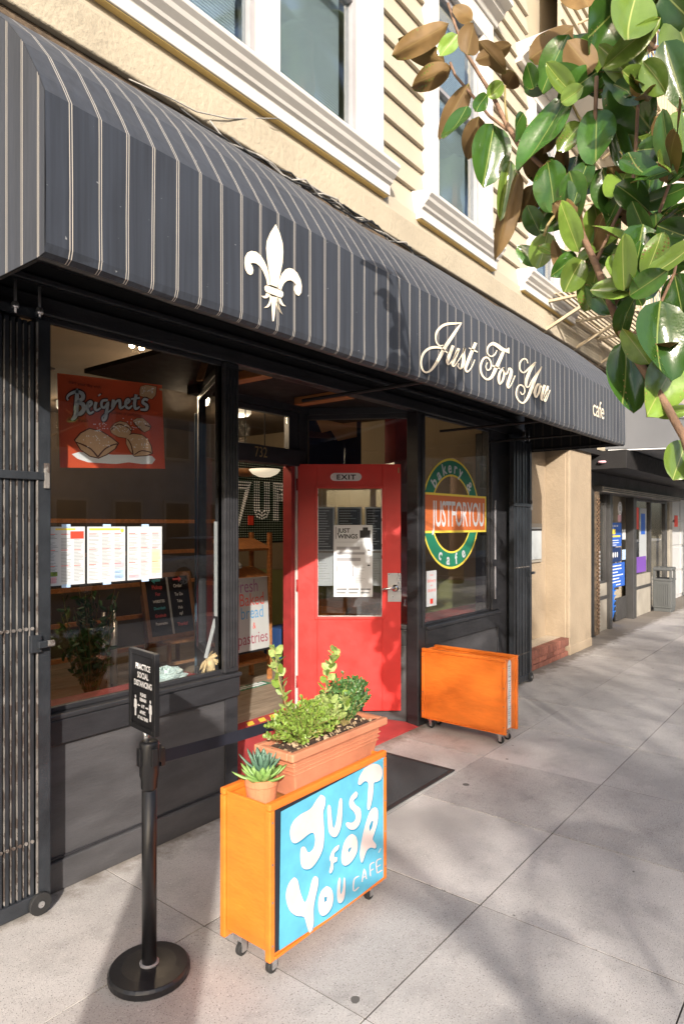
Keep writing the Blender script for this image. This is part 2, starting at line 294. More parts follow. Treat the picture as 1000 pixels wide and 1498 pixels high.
# ---------------- outlines of lettering and emblems in the plane of the surface they sit on (x, z), leaf and branch points
SCRIPT=[[[[3.5184,2.9054],[3.5086,2.9031],[3.495,2.8999],[3.4789,2.8962],[3.4615,2.8921],[3.4442,2.8879],[3.4259,2.8836],[3.4055,2.8789],[3.3843,2.8738],[3.3633,2.8682],[3.3439,2.8623],[3.3268,2.8561],[3.311,2.8497],[3.2963,2.843],[3.2824,2.8358],[3.2693,2.8281],[3.2566,2.8197],[3.2446,2.8107],[3.2336,2.8014],[3.224,2.7921],[3.2164,2.7832],[3.211,2.7746],[3.2078,2.7663],[3.2062,2.7584],[3.2057,2.7512],[3.206,2.7444],[3.2072,2.738],[3.2095,2.7318],[3.2127,2.7261],[3.2168,2.7211],[3.2217,2.7169],[3.2277,2.7136],[3.2347,2.7111],[3.2425,2.7094],[3.2506,2.7085],[3.2592,2.7085],[3.2686,2.71],[3.278,2.7128],[3.2865,2.716],[3.2934,2.7188],[3.2981,2.7206]],[[3.5192,2.902],[3.5096,2.8986],[3.4964,2.8939],[3.4807,2.8884],[3.4635,2.8825],[3.4458,2.8768],[3.4268,2.8713],[3.4063,2.8658],[3.3857,2.8602],[3.3665,2.8547],[3.3498,2.8493],[3.3352,2.8438],[3.3217,2.8384],[3.3094,2.8328],[3.2978,2.8269],[3.2867,2.8206],[3.2756,2.8136],[3.2648,2.8059],[3.2546,2.7979],[3.2458,2.79],[3.2388,2.7827],[3.2335,2.7759],[3.2296,2.7689],[3.2269,2.7619],[3.2251,2.755],[3.2242,2.7486],[3.2242,2.7425],[3.2251,2.7366],[3.2271,2.7311],[3.2299,2.7264],[3.2334,2.7226],[3.2381,2.7199],[3.2439,2.7179],[3.2504,2.7166],[3.2571,2.7159],[3.2629,2.7158],[3.2685,2.7165],[3.2756,2.7183],[3.2832,2.7208],[3.2902,2.7233],[3.2953,2.7249]]],[[[3.5104,2.9008],[3.5025,2.8951],[3.4916,2.8874],[3.4786,2.878],[3.4645,2.8675],[3.4505,2.8562],[3.4361,2.8438],[3.4209,2.8301],[3.4053,2.8158],[3.3897,2.8013],[3.3748,2.7874],[3.3603,2.774],[3.3458,2.7607],[3.3314,2.7472],[3.3174,2.7337],[3.3038,2.7199],[3.291,2.706],[3.2788,2.6921],[3.2673,2.6783],[3.256,2.6649],[3.2448,2.6518],[3.2336,2.6388],[3.2225,2.6257],[3.2117,2.6131],[3.2011,2.6013],[3.1907,2.5907],[3.1802,2.5808],[3.1697,2.5716],[3.1593,2.5632],[3.1494,2.556],[3.1401,2.5502],[3.1314,2.5458],[3.1229,2.5425],[3.1151,2.5402],[3.108,2.539],[3.1019,2.5387],[3.096,2.5396],[3.0899,2.5417],[3.0842,2.5449],[3.0791,2.549],[3.075,2.5536],[3.0718,2.559],[3.0693,2.5653],[3.0678,2.5722],[3.0674,2.5795],[3.0685,2.5871],[3.0709,2.5953],[3.0747,2.6042],[3.0797,2.6133],[3.0857,2.6221],[3.0926,2.6301],[3.1007,2.6375],[3.1102,2.6449],[3.1209,2.6521],[3.1322,2.6588],[3.1437,2.6647],[3.1559,2.6699],[3.1693,2.6747],[3.1834,2.6791],[3.1976,2.683],[3.2114,2.6864],[3.2242,2.6894],[3.2366,2.6917],[3.2487,2.6936],[3.261,2.6948],[3.2734,2.6953],[3.2876,2.6947],[3.3036,2.6929],[3.3196,2.6906],[3.3336,2.6883],[3.3436,2.6868]],[[3.5179,2.8999],[3.5126,2.8939],[3.5054,2.8857],[3.4966,2.8759],[3.4868,2.865],[3.4761,2.8536],[3.4641,2.8412],[3.4506,2.8274],[3.4362,2.8128],[3.4216,2.7982],[3.4073,2.784],[3.3931,2.7702],[3.3788,2.7567],[3.3647,2.7434],[3.351,2.7302],[3.3379,2.717],[3.3255,2.7037],[3.3135,2.6901],[3.3016,2.6764],[3.2896,2.6627],[3.2774,2.6494],[3.265,2.6363],[3.2527,2.6231],[3.2402,2.6102],[3.2275,2.5979],[3.2149,2.5866],[3.2021,2.5762],[3.1892,2.5665],[3.1764,2.5577],[3.1638,2.5499],[3.1516,2.5433],[3.1396,2.538],[3.1278,2.5339],[3.1162,2.5309],[3.105,2.5294],[3.0945,2.5292],[3.0851,2.5307],[3.0769,2.5337],[3.0698,2.5376],[3.0638,2.5424],[3.0589,2.5477],[3.0551,2.5537],[3.0521,2.5606],[3.0502,2.5681],[3.0494,2.5761],[3.05,2.5845],[3.0519,2.5933],[3.0549,2.6028],[3.0593,2.6128],[3.0651,2.6227],[3.0725,2.6323],[3.0818,2.6414],[3.0927,2.6503],[3.105,2.6588],[3.1181,2.6667],[3.132,2.674],[3.1469,2.6806],[3.1629,2.6865],[3.1791,2.6917],[3.1952,2.6961],[3.2106,2.6997],[3.2253,2.7026],[3.2397,2.7048],[3.254,2.7062],[3.2681,2.7068],[3.2825,2.7064],[3.2978,2.7046],[3.3136,2.7014],[3.3285,2.6978],[3.3412,2.6944],[3.3502,2.6921]]],[[[3.3966,2.7456],[3.3908,2.7372],[3.3825,2.7252],[3.373,2.7114],[3.3637,2.6977],[3.3559,2.6858],[3.3491,2.6756],[3.3424,2.6658],[3.3363,2.6563],[3.3317,2.6475],[3.3296,2.6396],[3.3306,2.6326],[3.3343,2.6268],[3.3403,2.6224],[3.3494,2.62],[3.3618,2.622],[3.3712,2.627],[3.3804,2.6338],[3.3908,2.6422],[3.402,2.6519],[3.4133,2.6622],[3.4262,2.6746],[3.441,2.6897],[3.4559,2.7051],[3.4689,2.7186],[3.478,2.7281]],[[3.4301,2.7464],[3.4245,2.738],[3.4165,2.7259],[3.4074,2.7121],[3.3984,2.6984],[3.3907,2.6865],[3.3839,2.6761],[3.3774,2.6663],[3.3717,2.6574],[3.3672,2.65],[3.3643,2.6443],[3.3623,2.6393],[3.361,2.6344],[3.3604,2.6308],[3.3596,2.6289],[3.3582,2.628],[3.3633,2.6301],[3.372,2.6358],[3.3822,2.6438],[3.3932,2.6532],[3.4043,2.6633],[3.4169,2.6755],[3.4313,2.6904],[3.4455,2.7058],[3.458,2.7194],[3.4668,2.7288]]],[[[3.4663,2.7435],[3.4601,2.7355],[3.4513,2.7242],[3.4413,2.7112],[3.4313,2.6981],[3.4228,2.6866],[3.4153,2.6764],[3.4076,2.6662],[3.4005,2.6564],[3.3949,2.6472],[3.3921,2.639],[3.3928,2.632],[3.3967,2.6264],[3.4031,2.6224],[3.413,2.6208],[3.4248,2.6236],[3.4337,2.629],[3.4435,2.6366],[3.4544,2.6458],[3.4659,2.6558],[3.477,2.6658],[3.4883,2.6762],[3.5004,2.6877],[3.5125,2.6996],[3.524,2.7113],[3.5342,2.722],[3.5432,2.7326],[3.5515,2.7436],[3.5586,2.7536],[3.5641,2.7609],[3.5666,2.7634],[3.5447,2.7617],[3.5414,2.7567],[3.5367,2.7489],[3.5319,2.7402],[3.5283,2.7319],[3.5263,2.7243],[3.525,2.7165],[3.524,2.7089],[3.523,2.7015],[3.5217,2.6944],[3.5201,2.687],[3.5186,2.6795],[3.517,2.6722],[3.5151,2.6654],[3.513,2.6591],[3.5105,2.6524],[3.5077,2.6453],[3.5046,2.6387],[3.5017,2.6338],[3.5009,2.6319],[3.5007,2.6316],[3.4954,2.6318],[3.4886,2.6334],[3.4828,2.6358],[3.4795,2.6378],[3.4786,2.6399],[3.4798,2.6435],[3.4823,2.6479],[3.4851,2.652],[3.4868,2.655]],[[3.4971,2.7439],[3.4916,2.7359],[3.484,2.7245],[3.4751,2.7114],[3.4662,2.6983],[3.4581,2.6866],[3.4504,2.6761],[3.4424,2.6658],[3.4352,2.6564],[3.4294,2.6485],[3.4257,2.6428],[3.4234,2.6381],[3.4219,2.6338],[3.4212,2.6306],[3.4202,2.6291],[3.4198,2.6283],[3.426,2.6314],[3.4353,2.6381],[3.4459,2.6471],[3.457,2.6571],[3.4678,2.667],[3.479,2.6773],[3.4908,2.6887],[3.5026,2.7005],[3.5134,2.7119],[3.5223,2.7223],[3.5296,2.7325],[3.5358,2.743],[3.5407,2.7526],[3.5442,2.76],[3.5467,2.7646],[3.5679,2.7637],[3.5653,2.7583],[3.5616,2.7508],[3.5581,2.7429],[3.5565,2.7361],[3.5571,2.7303],[3.5588,2.7238],[3.5609,2.7169],[3.5627,2.7095],[3.5633,2.7018],[3.5628,2.694],[3.562,2.6861],[3.5603,2.6779],[3.5574,2.6696],[3.553,2.6615],[3.5468,2.6533],[3.5389,2.6449],[3.53,2.637],[3.5204,2.6301],[3.5088,2.6243],[3.4951,2.6222],[3.4849,2.6234],[3.4765,2.626],[3.4698,2.6293],[3.4654,2.633],[3.4649,2.6377],[3.4673,2.6429],[3.4709,2.6479],[3.4744,2.652],[3.4764,2.6548]]],[[[3.6802,2.8239],[3.6726,2.8145],[3.6619,2.8014],[3.6494,2.7861],[3.6366,2.77],[3.6247,2.7547],[3.6133,2.7395],[3.6015,2.7235],[3.5901,2.7076],[3.5797,2.6928],[3.5713,2.68],[3.5643,2.6694],[3.5583,2.6601],[3.5535,2.6516],[3.5505,2.6438],[3.55,2.6365],[3.5529,2.63],[3.5587,2.6247],[3.567,2.6209],[3.5782,2.6191],[3.5921,2.6213],[3.6039,2.6268],[3.6154,2.6342],[3.6274,2.6431],[3.6391,2.6528],[3.6497,2.6627],[3.6595,2.6736],[3.6692,2.6862],[3.6782,2.6988],[3.6857,2.7097],[3.691,2.7173]],[[3.7169,2.8243],[3.7095,2.8149],[3.699,2.8017],[3.6869,2.7863],[3.6745,2.7703],[3.6629,2.7551],[3.6517,2.74],[3.6401,2.7241],[3.6287,2.7082],[3.6182,2.6934],[3.6092,2.6806],[3.6012,2.6698],[3.5941,2.6606],[3.5884,2.6531],[3.5845,2.6471],[3.5824,2.6426],[3.582,2.6382],[3.5831,2.634],[3.5853,2.6307],[3.5872,2.6291],[3.5882,2.6286],[3.5943,2.631],[3.6045,2.637],[3.616,2.6452],[3.6274,2.6544],[3.6378,2.6636],[3.6475,2.674],[3.6573,2.6862],[3.6665,2.6986],[3.6742,2.7095],[3.6798,2.7171]]],[[[3.6075,2.7704],[3.6143,2.7699],[3.6239,2.7692],[3.6351,2.7683],[3.6471,2.7676],[3.6588,2.7672],[3.6714,2.7672],[3.6857,2.7674],[3.6999,2.7677],[3.7123,2.7681],[3.721,2.7683]],[[3.6115,2.7754],[3.6191,2.7759],[3.6299,2.7767],[3.6425,2.7775],[3.6558,2.7781],[3.6682,2.7783],[3.6808,2.7779],[3.6943,2.7771],[3.7073,2.776],[3.7185,2.7751],[3.7265,2.7744]]],[[[3.9945,2.8405],[3.9889,2.8352],[3.9811,2.8276],[3.9721,2.8192],[3.9628,2.8113],[3.9543,2.8053],[3.9458,2.8002],[3.9364,2.7952],[3.9269,2.7909],[3.918,2.7878],[3.9101,2.7861],[3.9015,2.7859],[3.8914,2.7868],[3.8817,2.789],[3.8738,2.7923],[3.869,2.7963],[3.8667,2.8017],[3.8664,2.8088],[3.8683,2.8166],[3.8724,2.8243],[3.8785,2.8311],[3.8876,2.8378],[3.8999,2.8451],[3.9137,2.8519],[3.9267,2.8571],[3.9359,2.8598],[3.9422,2.8605],[3.9511,2.8607],[3.9628,2.8603],[3.9765,2.8592],[3.9904,2.8582],[4.0037,2.8569],[4.0175,2.8548],[4.0326,2.8523],[4.0486,2.8501],[4.0657,2.849],[4.0833,2.8494],[4.1,2.8511],[4.1153,2.8532],[4.1284,2.8551],[4.1396,2.8562],[4.1503,2.8566],[4.1609,2.8568],[4.17,2.8568],[4.1757,2.8564],[4.1781,2.8557],[4.1805,2.8558],[4.1837,2.8567],[4.1862,2.8576],[4.1881,2.8585],[4.1896,2.8591]],[[4.0033,2.8405],[3.9995,2.8352],[3.9943,2.8276],[3.9878,2.8188],[3.9798,2.8099],[3.9703,2.802],[3.9592,2.7954],[3.9468,2.7895],[3.9335,2.7843],[3.9199,2.7804],[3.9065,2.7782],[3.8937,2.778],[3.8814,2.7794],[3.87,2.7821],[3.8603,2.7859],[3.8534,2.7908],[3.8494,2.7971],[3.8475,2.8048],[3.8477,2.8134],[3.8502,2.8224],[3.8556,2.8315],[3.8646,2.8409],[3.8769,2.8509],[3.8916,2.8608],[3.9087,2.87],[3.9285,2.878],[3.9502,2.8831],[3.9703,2.8851],[3.988,2.8854],[4.004,2.8849],[4.0197,2.8843],[4.0365,2.8833],[4.0533,2.8813],[4.0688,2.8792],[4.0826,2.8775],[4.0942,2.8767],[4.1046,2.8764],[4.1156,2.8765],[4.1268,2.877],[4.1381,2.8781],[4.1482,2.8797],[4.1552,2.8819],[4.1594,2.8846],[4.1627,2.8876],[4.1677,2.8908],[4.1748,2.8937],[4.1805,2.8953],[4.1837,2.8957],[4.1862,2.8958],[4.1881,2.8957],[4.1896,2.8957]]],[[[4.0791,2.8554],[4.0708,2.8461],[4.0591,2.833],[4.0456,2.8179],[4.0315,2.8021],[4.0183,2.7873],[4.0059,2.7733],[3.9933,2.7591],[3.9807,2.7448],[3.9683,2.7308],[3.9563,2.7171],[3.9447,2.7031],[3.9338,2.6892],[3.9234,2.6761],[3.9134,2.6648],[3.9035,2.6557],[3.8933,2.6482],[3.8828,2.6415],[3.8724,2.6363],[3.8625,2.6327],[3.8528,2.6307],[3.841,2.6308],[3.8272,2.6329],[3.8135,2.6369],[3.8013,2.6421],[3.792,2.648],[3.7852,2.6551],[3.7802,2.6639],[3.7771,2.6737],[3.7761,2.6838],[3.7772,2.6935],[3.7811,2.7037],[3.7877,2.7149],[3.7962,2.7261],[3.8054,2.7362],[3.8141,2.7438],[3.8221,2.7491],[3.8307,2.7533],[3.8397,2.7564],[3.8484,2.7584],[3.8562,2.7592],[3.8646,2.7585],[3.8744,2.7559],[3.884,2.7519],[3.8923,2.747],[3.8981,2.7419],[3.9016,2.7361],[3.9033,2.729],[3.9032,2.7214],[3.9015,2.7142],[3.8984,2.7085],[3.8932,2.7033],[3.8851,2.6976],[3.8758,2.6925],[3.8676,2.6891],[3.8639,2.688],[3.8605,2.6887],[3.8549,2.6918],[3.8498,2.6967],[3.8463,2.7022],[3.8449,2.7069],[3.8464,2.7117],[3.8508,2.7176],[3.8567,2.7238],[3.8624,2.7293],[3.8663,2.7333]],[[4.119,2.8564],[4.1119,2.8471],[4.1021,2.834],[4.0905,2.8186],[4.0783,2.8027],[4.0663,2.7877],[4.0547,2.7734],[4.0426,2.7589],[4.0302,2.7444],[4.0176,2.7301],[4.005,2.7163],[3.9926,2.7026],[3.98,2.6886],[3.9668,2.6746],[3.9526,2.6614],[3.937,2.6497],[3.9201,2.6399],[3.9024,2.6317],[3.8839,2.6252],[3.8649,2.6206],[3.8463,2.6186],[3.8286,2.6192],[3.8114,2.622],[3.7952,2.6265],[3.7808,2.6322],[3.7694,2.6391],[3.7611,2.6473],[3.755,2.657],[3.7511,2.6676],[3.7494,2.6787],[3.7504,2.6898],[3.7546,2.7015],[3.7617,2.714],[3.771,2.7263],[3.7815,2.7377],[3.7929,2.7474],[3.8059,2.7555],[3.8207,2.7621],[3.8362,2.7668],[3.8516,2.7697],[3.8662,2.7706],[3.8795,2.7691],[3.8917,2.7656],[3.9026,2.7607],[3.9118,2.755],[3.9185,2.7488],[3.9226,2.7417],[3.9248,2.7336],[3.9248,2.725],[3.9228,2.7165],[3.9182,2.7085],[3.9097,2.7008],[3.8981,2.6935],[3.8852,2.6872],[3.872,2.6824],[3.8585,2.6801],[3.8481,2.6821],[3.8411,2.6864],[3.8357,2.6921],[3.8322,2.6984],[3.831,2.7045],[3.8336,2.711],[3.8392,2.7179],[3.8459,2.7245],[3.8521,2.73],[3.8561,2.7339]]],[[[3.9171,2.7225],[3.925,2.7223],[3.9361,2.722],[3.9492,2.7217],[3.9629,2.7215],[3.976,2.7216],[3.9895,2.7221],[4.0042,2.7229],[4.0186,2.7238],[4.0311,2.7247],[4.0399,2.7252]],[[3.9233,2.7306],[3.9317,2.731],[3.9436,2.7316],[3.9575,2.7323],[3.9718,2.7329],[3.9851,2.7332],[3.998,2.733],[4.0118,2.7326],[4.0251,2.732],[4.0364,2.7315],[4.0446,2.7311]]],[[[4.0883,2.746],[4.0795,2.7404],[4.0665,2.7324],[4.0515,2.7226],[4.0369,2.7121],[4.0252,2.7014],[4.0171,2.691],[4.0109,2.6804],[4.0065,2.6699],[4.0041,2.6601],[4.0038,2.6514],[4.0064,2.6432],[4.0115,2.6355],[4.0185,2.6289],[4.0269,2.6241],[4.0401,2.6222],[4.0557,2.6266],[4.0679,2.6331],[4.0802,2.6413],[4.0919,2.6507],[4.1016,2.6603],[4.1095,2.6708],[4.1164,2.6825],[4.1222,2.6947],[4.1263,2.7063],[4.1284,2.7166],[4.1265,2.7262],[4.1212,2.7349],[4.115,2.7419],[4.1108,2.7459],[4.0894,2.7397],[4.0944,2.7366],[4.1038,2.7276],[4.1152,2.717],[4.1272,2.7083],[4.1434,2.7053],[4.1599,2.7137],[4.1708,2.7257],[4.1809,2.7396],[4.1896,2.7525],[4.1957,2.7609]],[[4.1097,2.7423],[4.1017,2.7363],[4.0904,2.728],[4.0782,2.7186],[4.0672,2.7093],[4.0594,2.701],[4.0541,2.6928],[4.0498,2.6837],[4.0468,2.6745],[4.0447,2.6659],[4.0435,2.6583],[4.0428,2.651],[4.0428,2.6433],[4.0439,2.6366],[4.0458,2.6323],[4.0443,2.6314],[4.0437,2.6318],[4.0498,2.6364],[4.0573,2.6436],[4.0646,2.6519],[4.071,2.6602],[4.0769,2.6694],[4.0829,2.6802],[4.0883,2.6915],[4.0926,2.7023],[4.0952,2.711],[4.095,2.7188],[4.0921,2.7268],[4.0886,2.734],[4.0862,2.7395],[4.1086,2.7487],[4.1142,2.7434],[4.122,2.7336],[4.1315,2.7227],[4.1412,2.7143],[4.1444,2.712],[4.1463,2.7147],[4.1548,2.7253],[4.1632,2.7387],[4.1704,2.7514],[4.1756,2.7599]]],[[[4.1819,2.7567],[4.1866,2.7544],[4.193,2.7517],[4.198,2.7486],[4.2003,2.7451],[4.2001,2.7408],[4.1968,2.7329],[4.1902,2.7211],[4.1817,2.7077],[4.1729,2.6942],[4.1657,2.6824],[4.1595,2.6725],[4.1531,2.6631],[4.1471,2.654],[4.1428,2.6454],[4.1414,2.6374],[4.144,2.6304],[4.1499,2.6247],[4.1583,2.6204],[4.1709,2.6183],[4.1873,2.6217],[4.1979,2.6282],[4.2086,2.6368],[4.2204,2.6472],[4.2323,2.6583],[4.2432,2.6691],[4.2538,2.6806],[4.2649,2.6936],[4.2754,2.7064],[4.2844,2.7175],[4.2908,2.7253]],[[4.1973,2.7656],[4.2037,2.765],[4.2142,2.7645],[4.2272,2.7626],[4.2393,2.7579],[4.2454,2.7493],[4.2437,2.7379],[4.2377,2.7245],[4.2294,2.7103],[4.2209,2.6967],[4.2137,2.6849],[4.207,2.6743],[4.1999,2.6645],[4.1935,2.6558],[4.1886,2.6488],[4.1856,2.6437],[4.1838,2.6388],[4.183,2.6339],[4.1829,2.6301],[4.1816,2.6284],[4.1787,2.6271],[4.1852,2.6304],[4.1954,2.6381],[4.2067,2.6481],[4.2181,2.659],[4.2288,2.6696],[4.2393,2.6808],[4.2501,2.6935],[4.2604,2.7062],[4.2693,2.7173],[4.2756,2.7251]]],[[[4.509,2.8538],[4.507,2.8573],[4.5045,2.8627],[4.501,2.8687],[4.4957,2.8742],[4.4874,2.8779],[4.4761,2.8794],[4.4629,2.8794],[4.4483,2.878],[4.4327,2.8749],[4.4175,2.8702],[4.4029,2.8638],[4.3881,2.856],[4.3738,2.847],[4.3615,2.8374],[4.3526,2.8276],[4.3476,2.8174],[4.3452,2.8067],[4.3454,2.7961],[4.3483,2.7865],[4.3541,2.7788],[4.3638,2.773],[4.3769,2.7687],[4.3927,2.7661],[4.4108,2.7657],[4.4307,2.7682],[4.4506,2.7742],[4.4694,2.7826],[4.4882,2.7923],[4.5075,2.8029],[4.5275,2.8138],[4.5513,2.8267],[4.5787,2.8421],[4.6062,2.8578],[4.6302,2.8717],[4.6471,2.8814]],[[4.4947,2.8497],[4.4919,2.8531],[4.4883,2.858],[4.4838,2.8632],[4.4783,2.8674],[4.4725,2.8695],[4.4652,2.87],[4.4558,2.8699],[4.4457,2.8688],[4.436,2.8667],[4.4273,2.8638],[4.4173,2.859],[4.4058,2.8523],[4.3948,2.8446],[4.3856,2.8367],[4.3792,2.8292],[4.3751,2.8209],[4.3726,2.8113],[4.372,2.8015],[4.3737,2.793],[4.3777,2.7867],[4.3845,2.7822],[4.3943,2.7785],[4.4059,2.7761],[4.4178,2.7756],[4.4283,2.777],[4.4392,2.7808],[4.4527,2.7877],[4.4683,2.797],[4.4859,2.8078],[4.5056,2.8192],[4.5291,2.8321],[4.5565,2.8472],[4.5843,2.8627],[4.6088,2.8763],[4.6261,2.8859]]],[[[4.6354,2.8888],[4.6196,2.8782],[4.5969,2.8633],[4.5711,2.846],[4.5456,2.8279],[4.5239,2.8109],[4.5059,2.7946],[4.4892,2.7781],[4.4744,2.7617],[4.4622,2.7463],[4.4533,2.7322],[4.4484,2.7193],[4.447,2.7075],[4.4484,2.6971],[4.452,2.6885],[4.4574,2.682],[4.4655,2.6774],[4.4774,2.6748],[4.4929,2.6753],[4.5093,2.6793],[4.5239,2.686],[4.5367,2.6951],[4.5493,2.7063],[4.5633,2.7196],[4.5802,2.7351],[4.6012,2.7525],[4.6307,2.7751],[4.6683,2.8032],[4.7079,2.8324],[4.7433,2.8585],[4.768,2.8768]],[[4.6531,2.8875],[4.6409,2.8766],[4.6236,2.8613],[4.604,2.8437],[4.5848,2.8258],[4.5684,2.8096],[4.5541,2.7942],[4.5401,2.7784],[4.5271,2.7629],[4.5158,2.7485],[4.5068,2.7359],[4.4998,2.7245],[4.4941,2.7137],[4.4901,2.7039],[4.4881,2.6959],[4.4881,2.6905],[4.4899,2.6874],[4.4928,2.6857],[4.4958,2.6851],[4.5007,2.6858],[4.5091,2.6893],[4.5192,2.6964],[4.5301,2.7069],[4.5429,2.7202],[4.5593,2.7361],[4.5809,2.7541],[4.6117,2.7769],[4.6509,2.8049],[4.6923,2.8339],[4.7293,2.8598],[4.7551,2.8779]]],[[[4.7547,2.8776],[4.7371,2.8645],[4.7121,2.846],[4.6836,2.8246],[4.6553,2.8025],[4.6311,2.782],[4.6114,2.763],[4.5939,2.7444],[4.578,2.7261],[4.5629,2.7084],[4.5481,2.6912],[4.5333,2.6738],[4.5192,2.6563],[4.5057,2.6396],[4.4926,2.6241],[4.4799,2.6106],[4.4673,2.5984],[4.4552,2.5874],[4.4435,2.5779],[4.4325,2.5705],[4.4225,2.5655],[4.4133,2.5626],[4.4032,2.5611],[4.3917,2.5609],[4.3795,2.5619],[4.3676,2.5641],[4.3553,2.5676],[4.3425,2.5726],[4.3309,2.5788],[4.3215,2.5858],[4.3158,2.5933],[4.3137,2.6021],[4.3146,2.6126],[4.3179,2.6238],[4.3229,2.6345],[4.3289,2.6436],[4.3362,2.6513],[4.3454,2.6586],[4.3557,2.6649],[4.3658,2.6696],[4.3739,2.6722],[4.3826,2.6732],[4.3946,2.6728],[4.4073,2.671],[4.4185,2.6682],[4.4265,2.6649],[4.4317,2.6605],[4.4352,2.6543],[4.4367,2.6472],[4.4362,2.6403],[4.4343,2.6349],[4.4301,2.6304],[4.4231,2.6258],[4.4148,2.6216],[4.4071,2.6188],[4.4033,2.6178],[4.3996,2.6183],[4.3931,2.621],[4.3864,2.625],[4.3806,2.6289],[4.3764,2.6315]],[[4.7685,2.8771],[4.7547,2.8638],[4.7353,2.8451],[4.7131,2.8235],[4.6914,2.8015],[4.6729,2.7817],[4.658,2.7637],[4.6445,2.7456],[4.6316,2.7276],[4.6184,2.7096],[4.6041,2.6919],[4.5889,2.6742],[4.5732,2.6565],[4.5571,2.6391],[4.5406,2.6228],[4.524,2.608],[4.5073,2.595],[4.4903,2.5831],[4.473,2.5725],[4.4552,2.5634],[4.4365,2.5561],[4.4167,2.5513],[4.3976,2.5493],[4.3802,2.5494],[4.3645,2.5512],[4.3502,2.5541],[4.3363,2.5583],[4.3222,2.564],[4.3092,2.5708],[4.2985,2.5788],[4.2915,2.5877],[4.289,2.5979],[4.2899,2.6095],[4.2934,2.6216],[4.2988,2.6332],[4.3058,2.6435],[4.315,2.6528],[4.3268,2.6616],[4.3404,2.6695],[4.3554,2.6761],[4.3719,2.681],[4.3893,2.683],[4.4063,2.6826],[4.4222,2.6804],[4.4362,2.6771],[4.4468,2.6726],[4.4535,2.6665],[4.457,2.6589],[4.4581,2.6507],[4.4569,2.6427],[4.4534,2.6355],[4.4465,2.6288],[4.4363,2.6224],[4.4246,2.6169],[4.4122,2.6128],[4.3988,2.6104],[4.3876,2.6119],[4.3796,2.6157],[4.3729,2.6202],[4.3676,2.6244],[4.3638,2.627]]],[[[4.6842,2.743],[4.6768,2.7382],[4.666,2.7312],[4.6534,2.7227],[4.6409,2.7133],[4.6306,2.7038],[4.6224,2.6941],[4.6151,2.6839],[4.6092,2.6736],[4.6054,2.6636],[4.6046,2.6547],[4.6078,2.6464],[4.6142,2.6387],[4.6229,2.6322],[4.634,2.6277],[4.6542,2.6278],[4.6708,2.6345],[4.6851,2.6433],[4.7001,2.6541],[4.7143,2.6658],[4.7255,2.6771],[4.7338,2.6884],[4.7403,2.7004],[4.745,2.7123],[4.7479,2.723],[4.7488,2.732],[4.7454,2.7393],[4.7376,2.7444],[4.7294,2.7474],[4.7244,2.7483],[4.706,2.7402],[4.7134,2.7386],[4.7261,2.7343],[4.7406,2.7289],[4.7539,2.7238],[4.7629,2.7204]],[[4.7128,2.7405],[4.7067,2.7353],[4.6981,2.7282],[4.6887,2.7201],[4.6801,2.7119],[4.6735,2.7042],[4.668,2.696],[4.6628,2.6869],[4.6584,2.6777],[4.6553,2.6693],[4.6535,2.6623],[4.6526,2.6553],[4.6526,2.6477],[4.6538,2.6412],[4.6553,2.6376],[4.6497,2.6365],[4.6518,2.6382],[4.6606,2.6455],[4.6703,2.6555],[4.6795,2.6663],[4.6871,2.6762],[4.6936,2.686],[4.6995,2.697],[4.7046,2.7082],[4.7085,2.7182],[4.711,2.7257],[4.7109,2.7306],[4.7084,2.7346],[4.705,2.7378],[4.7024,2.7402],[4.7222,2.7486],[4.7295,2.7459],[4.7414,2.7409],[4.7551,2.7351],[4.7677,2.7297],[4.7762,2.726]]],[[[4.7979,2.7488],[4.7914,2.7411],[4.7821,2.7303],[4.7714,2.7177],[4.7611,2.7046],[4.7528,2.6925],[4.746,2.681],[4.7395,2.6688],[4.7342,2.6571],[4.7311,2.6465],[4.7314,2.6379],[4.7359,2.6313],[4.744,2.626],[4.7578,2.6229],[4.7784,2.6257],[4.7931,2.6329],[4.8089,2.6454],[4.8292,2.6637],[4.8511,2.6842],[4.8707,2.7029],[4.8842,2.7156]],[[4.838,2.7505],[4.8329,2.7428],[4.8257,2.732],[4.8175,2.7196],[4.8094,2.707],[4.8025,2.6955],[4.7958,2.6842],[4.7889,2.6724],[4.7827,2.6611],[4.7782,2.6517],[4.7759,2.6451],[4.7753,2.6403],[4.7754,2.6362],[4.7743,2.6342],[4.7709,2.6328],[4.778,2.6352],[4.7934,2.6463],[4.8134,2.6642],[4.8345,2.6846],[4.8532,2.7032],[4.8662,2.7159]]],[[[4.8626,2.7528],[4.8574,2.7453],[4.8499,2.7347],[4.8413,2.7223],[4.8327,2.7096],[4.8252,2.6979],[4.8179,2.6865],[4.8099,2.6744],[4.8025,2.6623],[4.7971,2.6513],[4.7953,2.6422],[4.7978,2.6346],[4.8037,2.628],[4.8142,2.6232],[4.8373,2.6246],[4.8508,2.6327],[4.8645,2.647],[4.8828,2.6686],[4.9028,2.6929],[4.9208,2.7151],[4.9331,2.7302]],[[4.9044,2.7558],[4.9007,2.7484],[4.8955,2.7378],[4.8893,2.7256],[4.8827,2.7129],[4.876,2.7009],[4.8684,2.6891],[4.8596,2.6767],[4.8512,2.665],[4.8445,2.655],[4.8406,2.6479],[4.8388,2.642],[4.838,2.6364],[4.8372,2.6334],[4.8284,2.6316],[4.8338,2.6339],[4.8482,2.6471],[4.8672,2.6684],[4.8871,2.6926],[4.9049,2.7147],[4.9173,2.7297]]]]
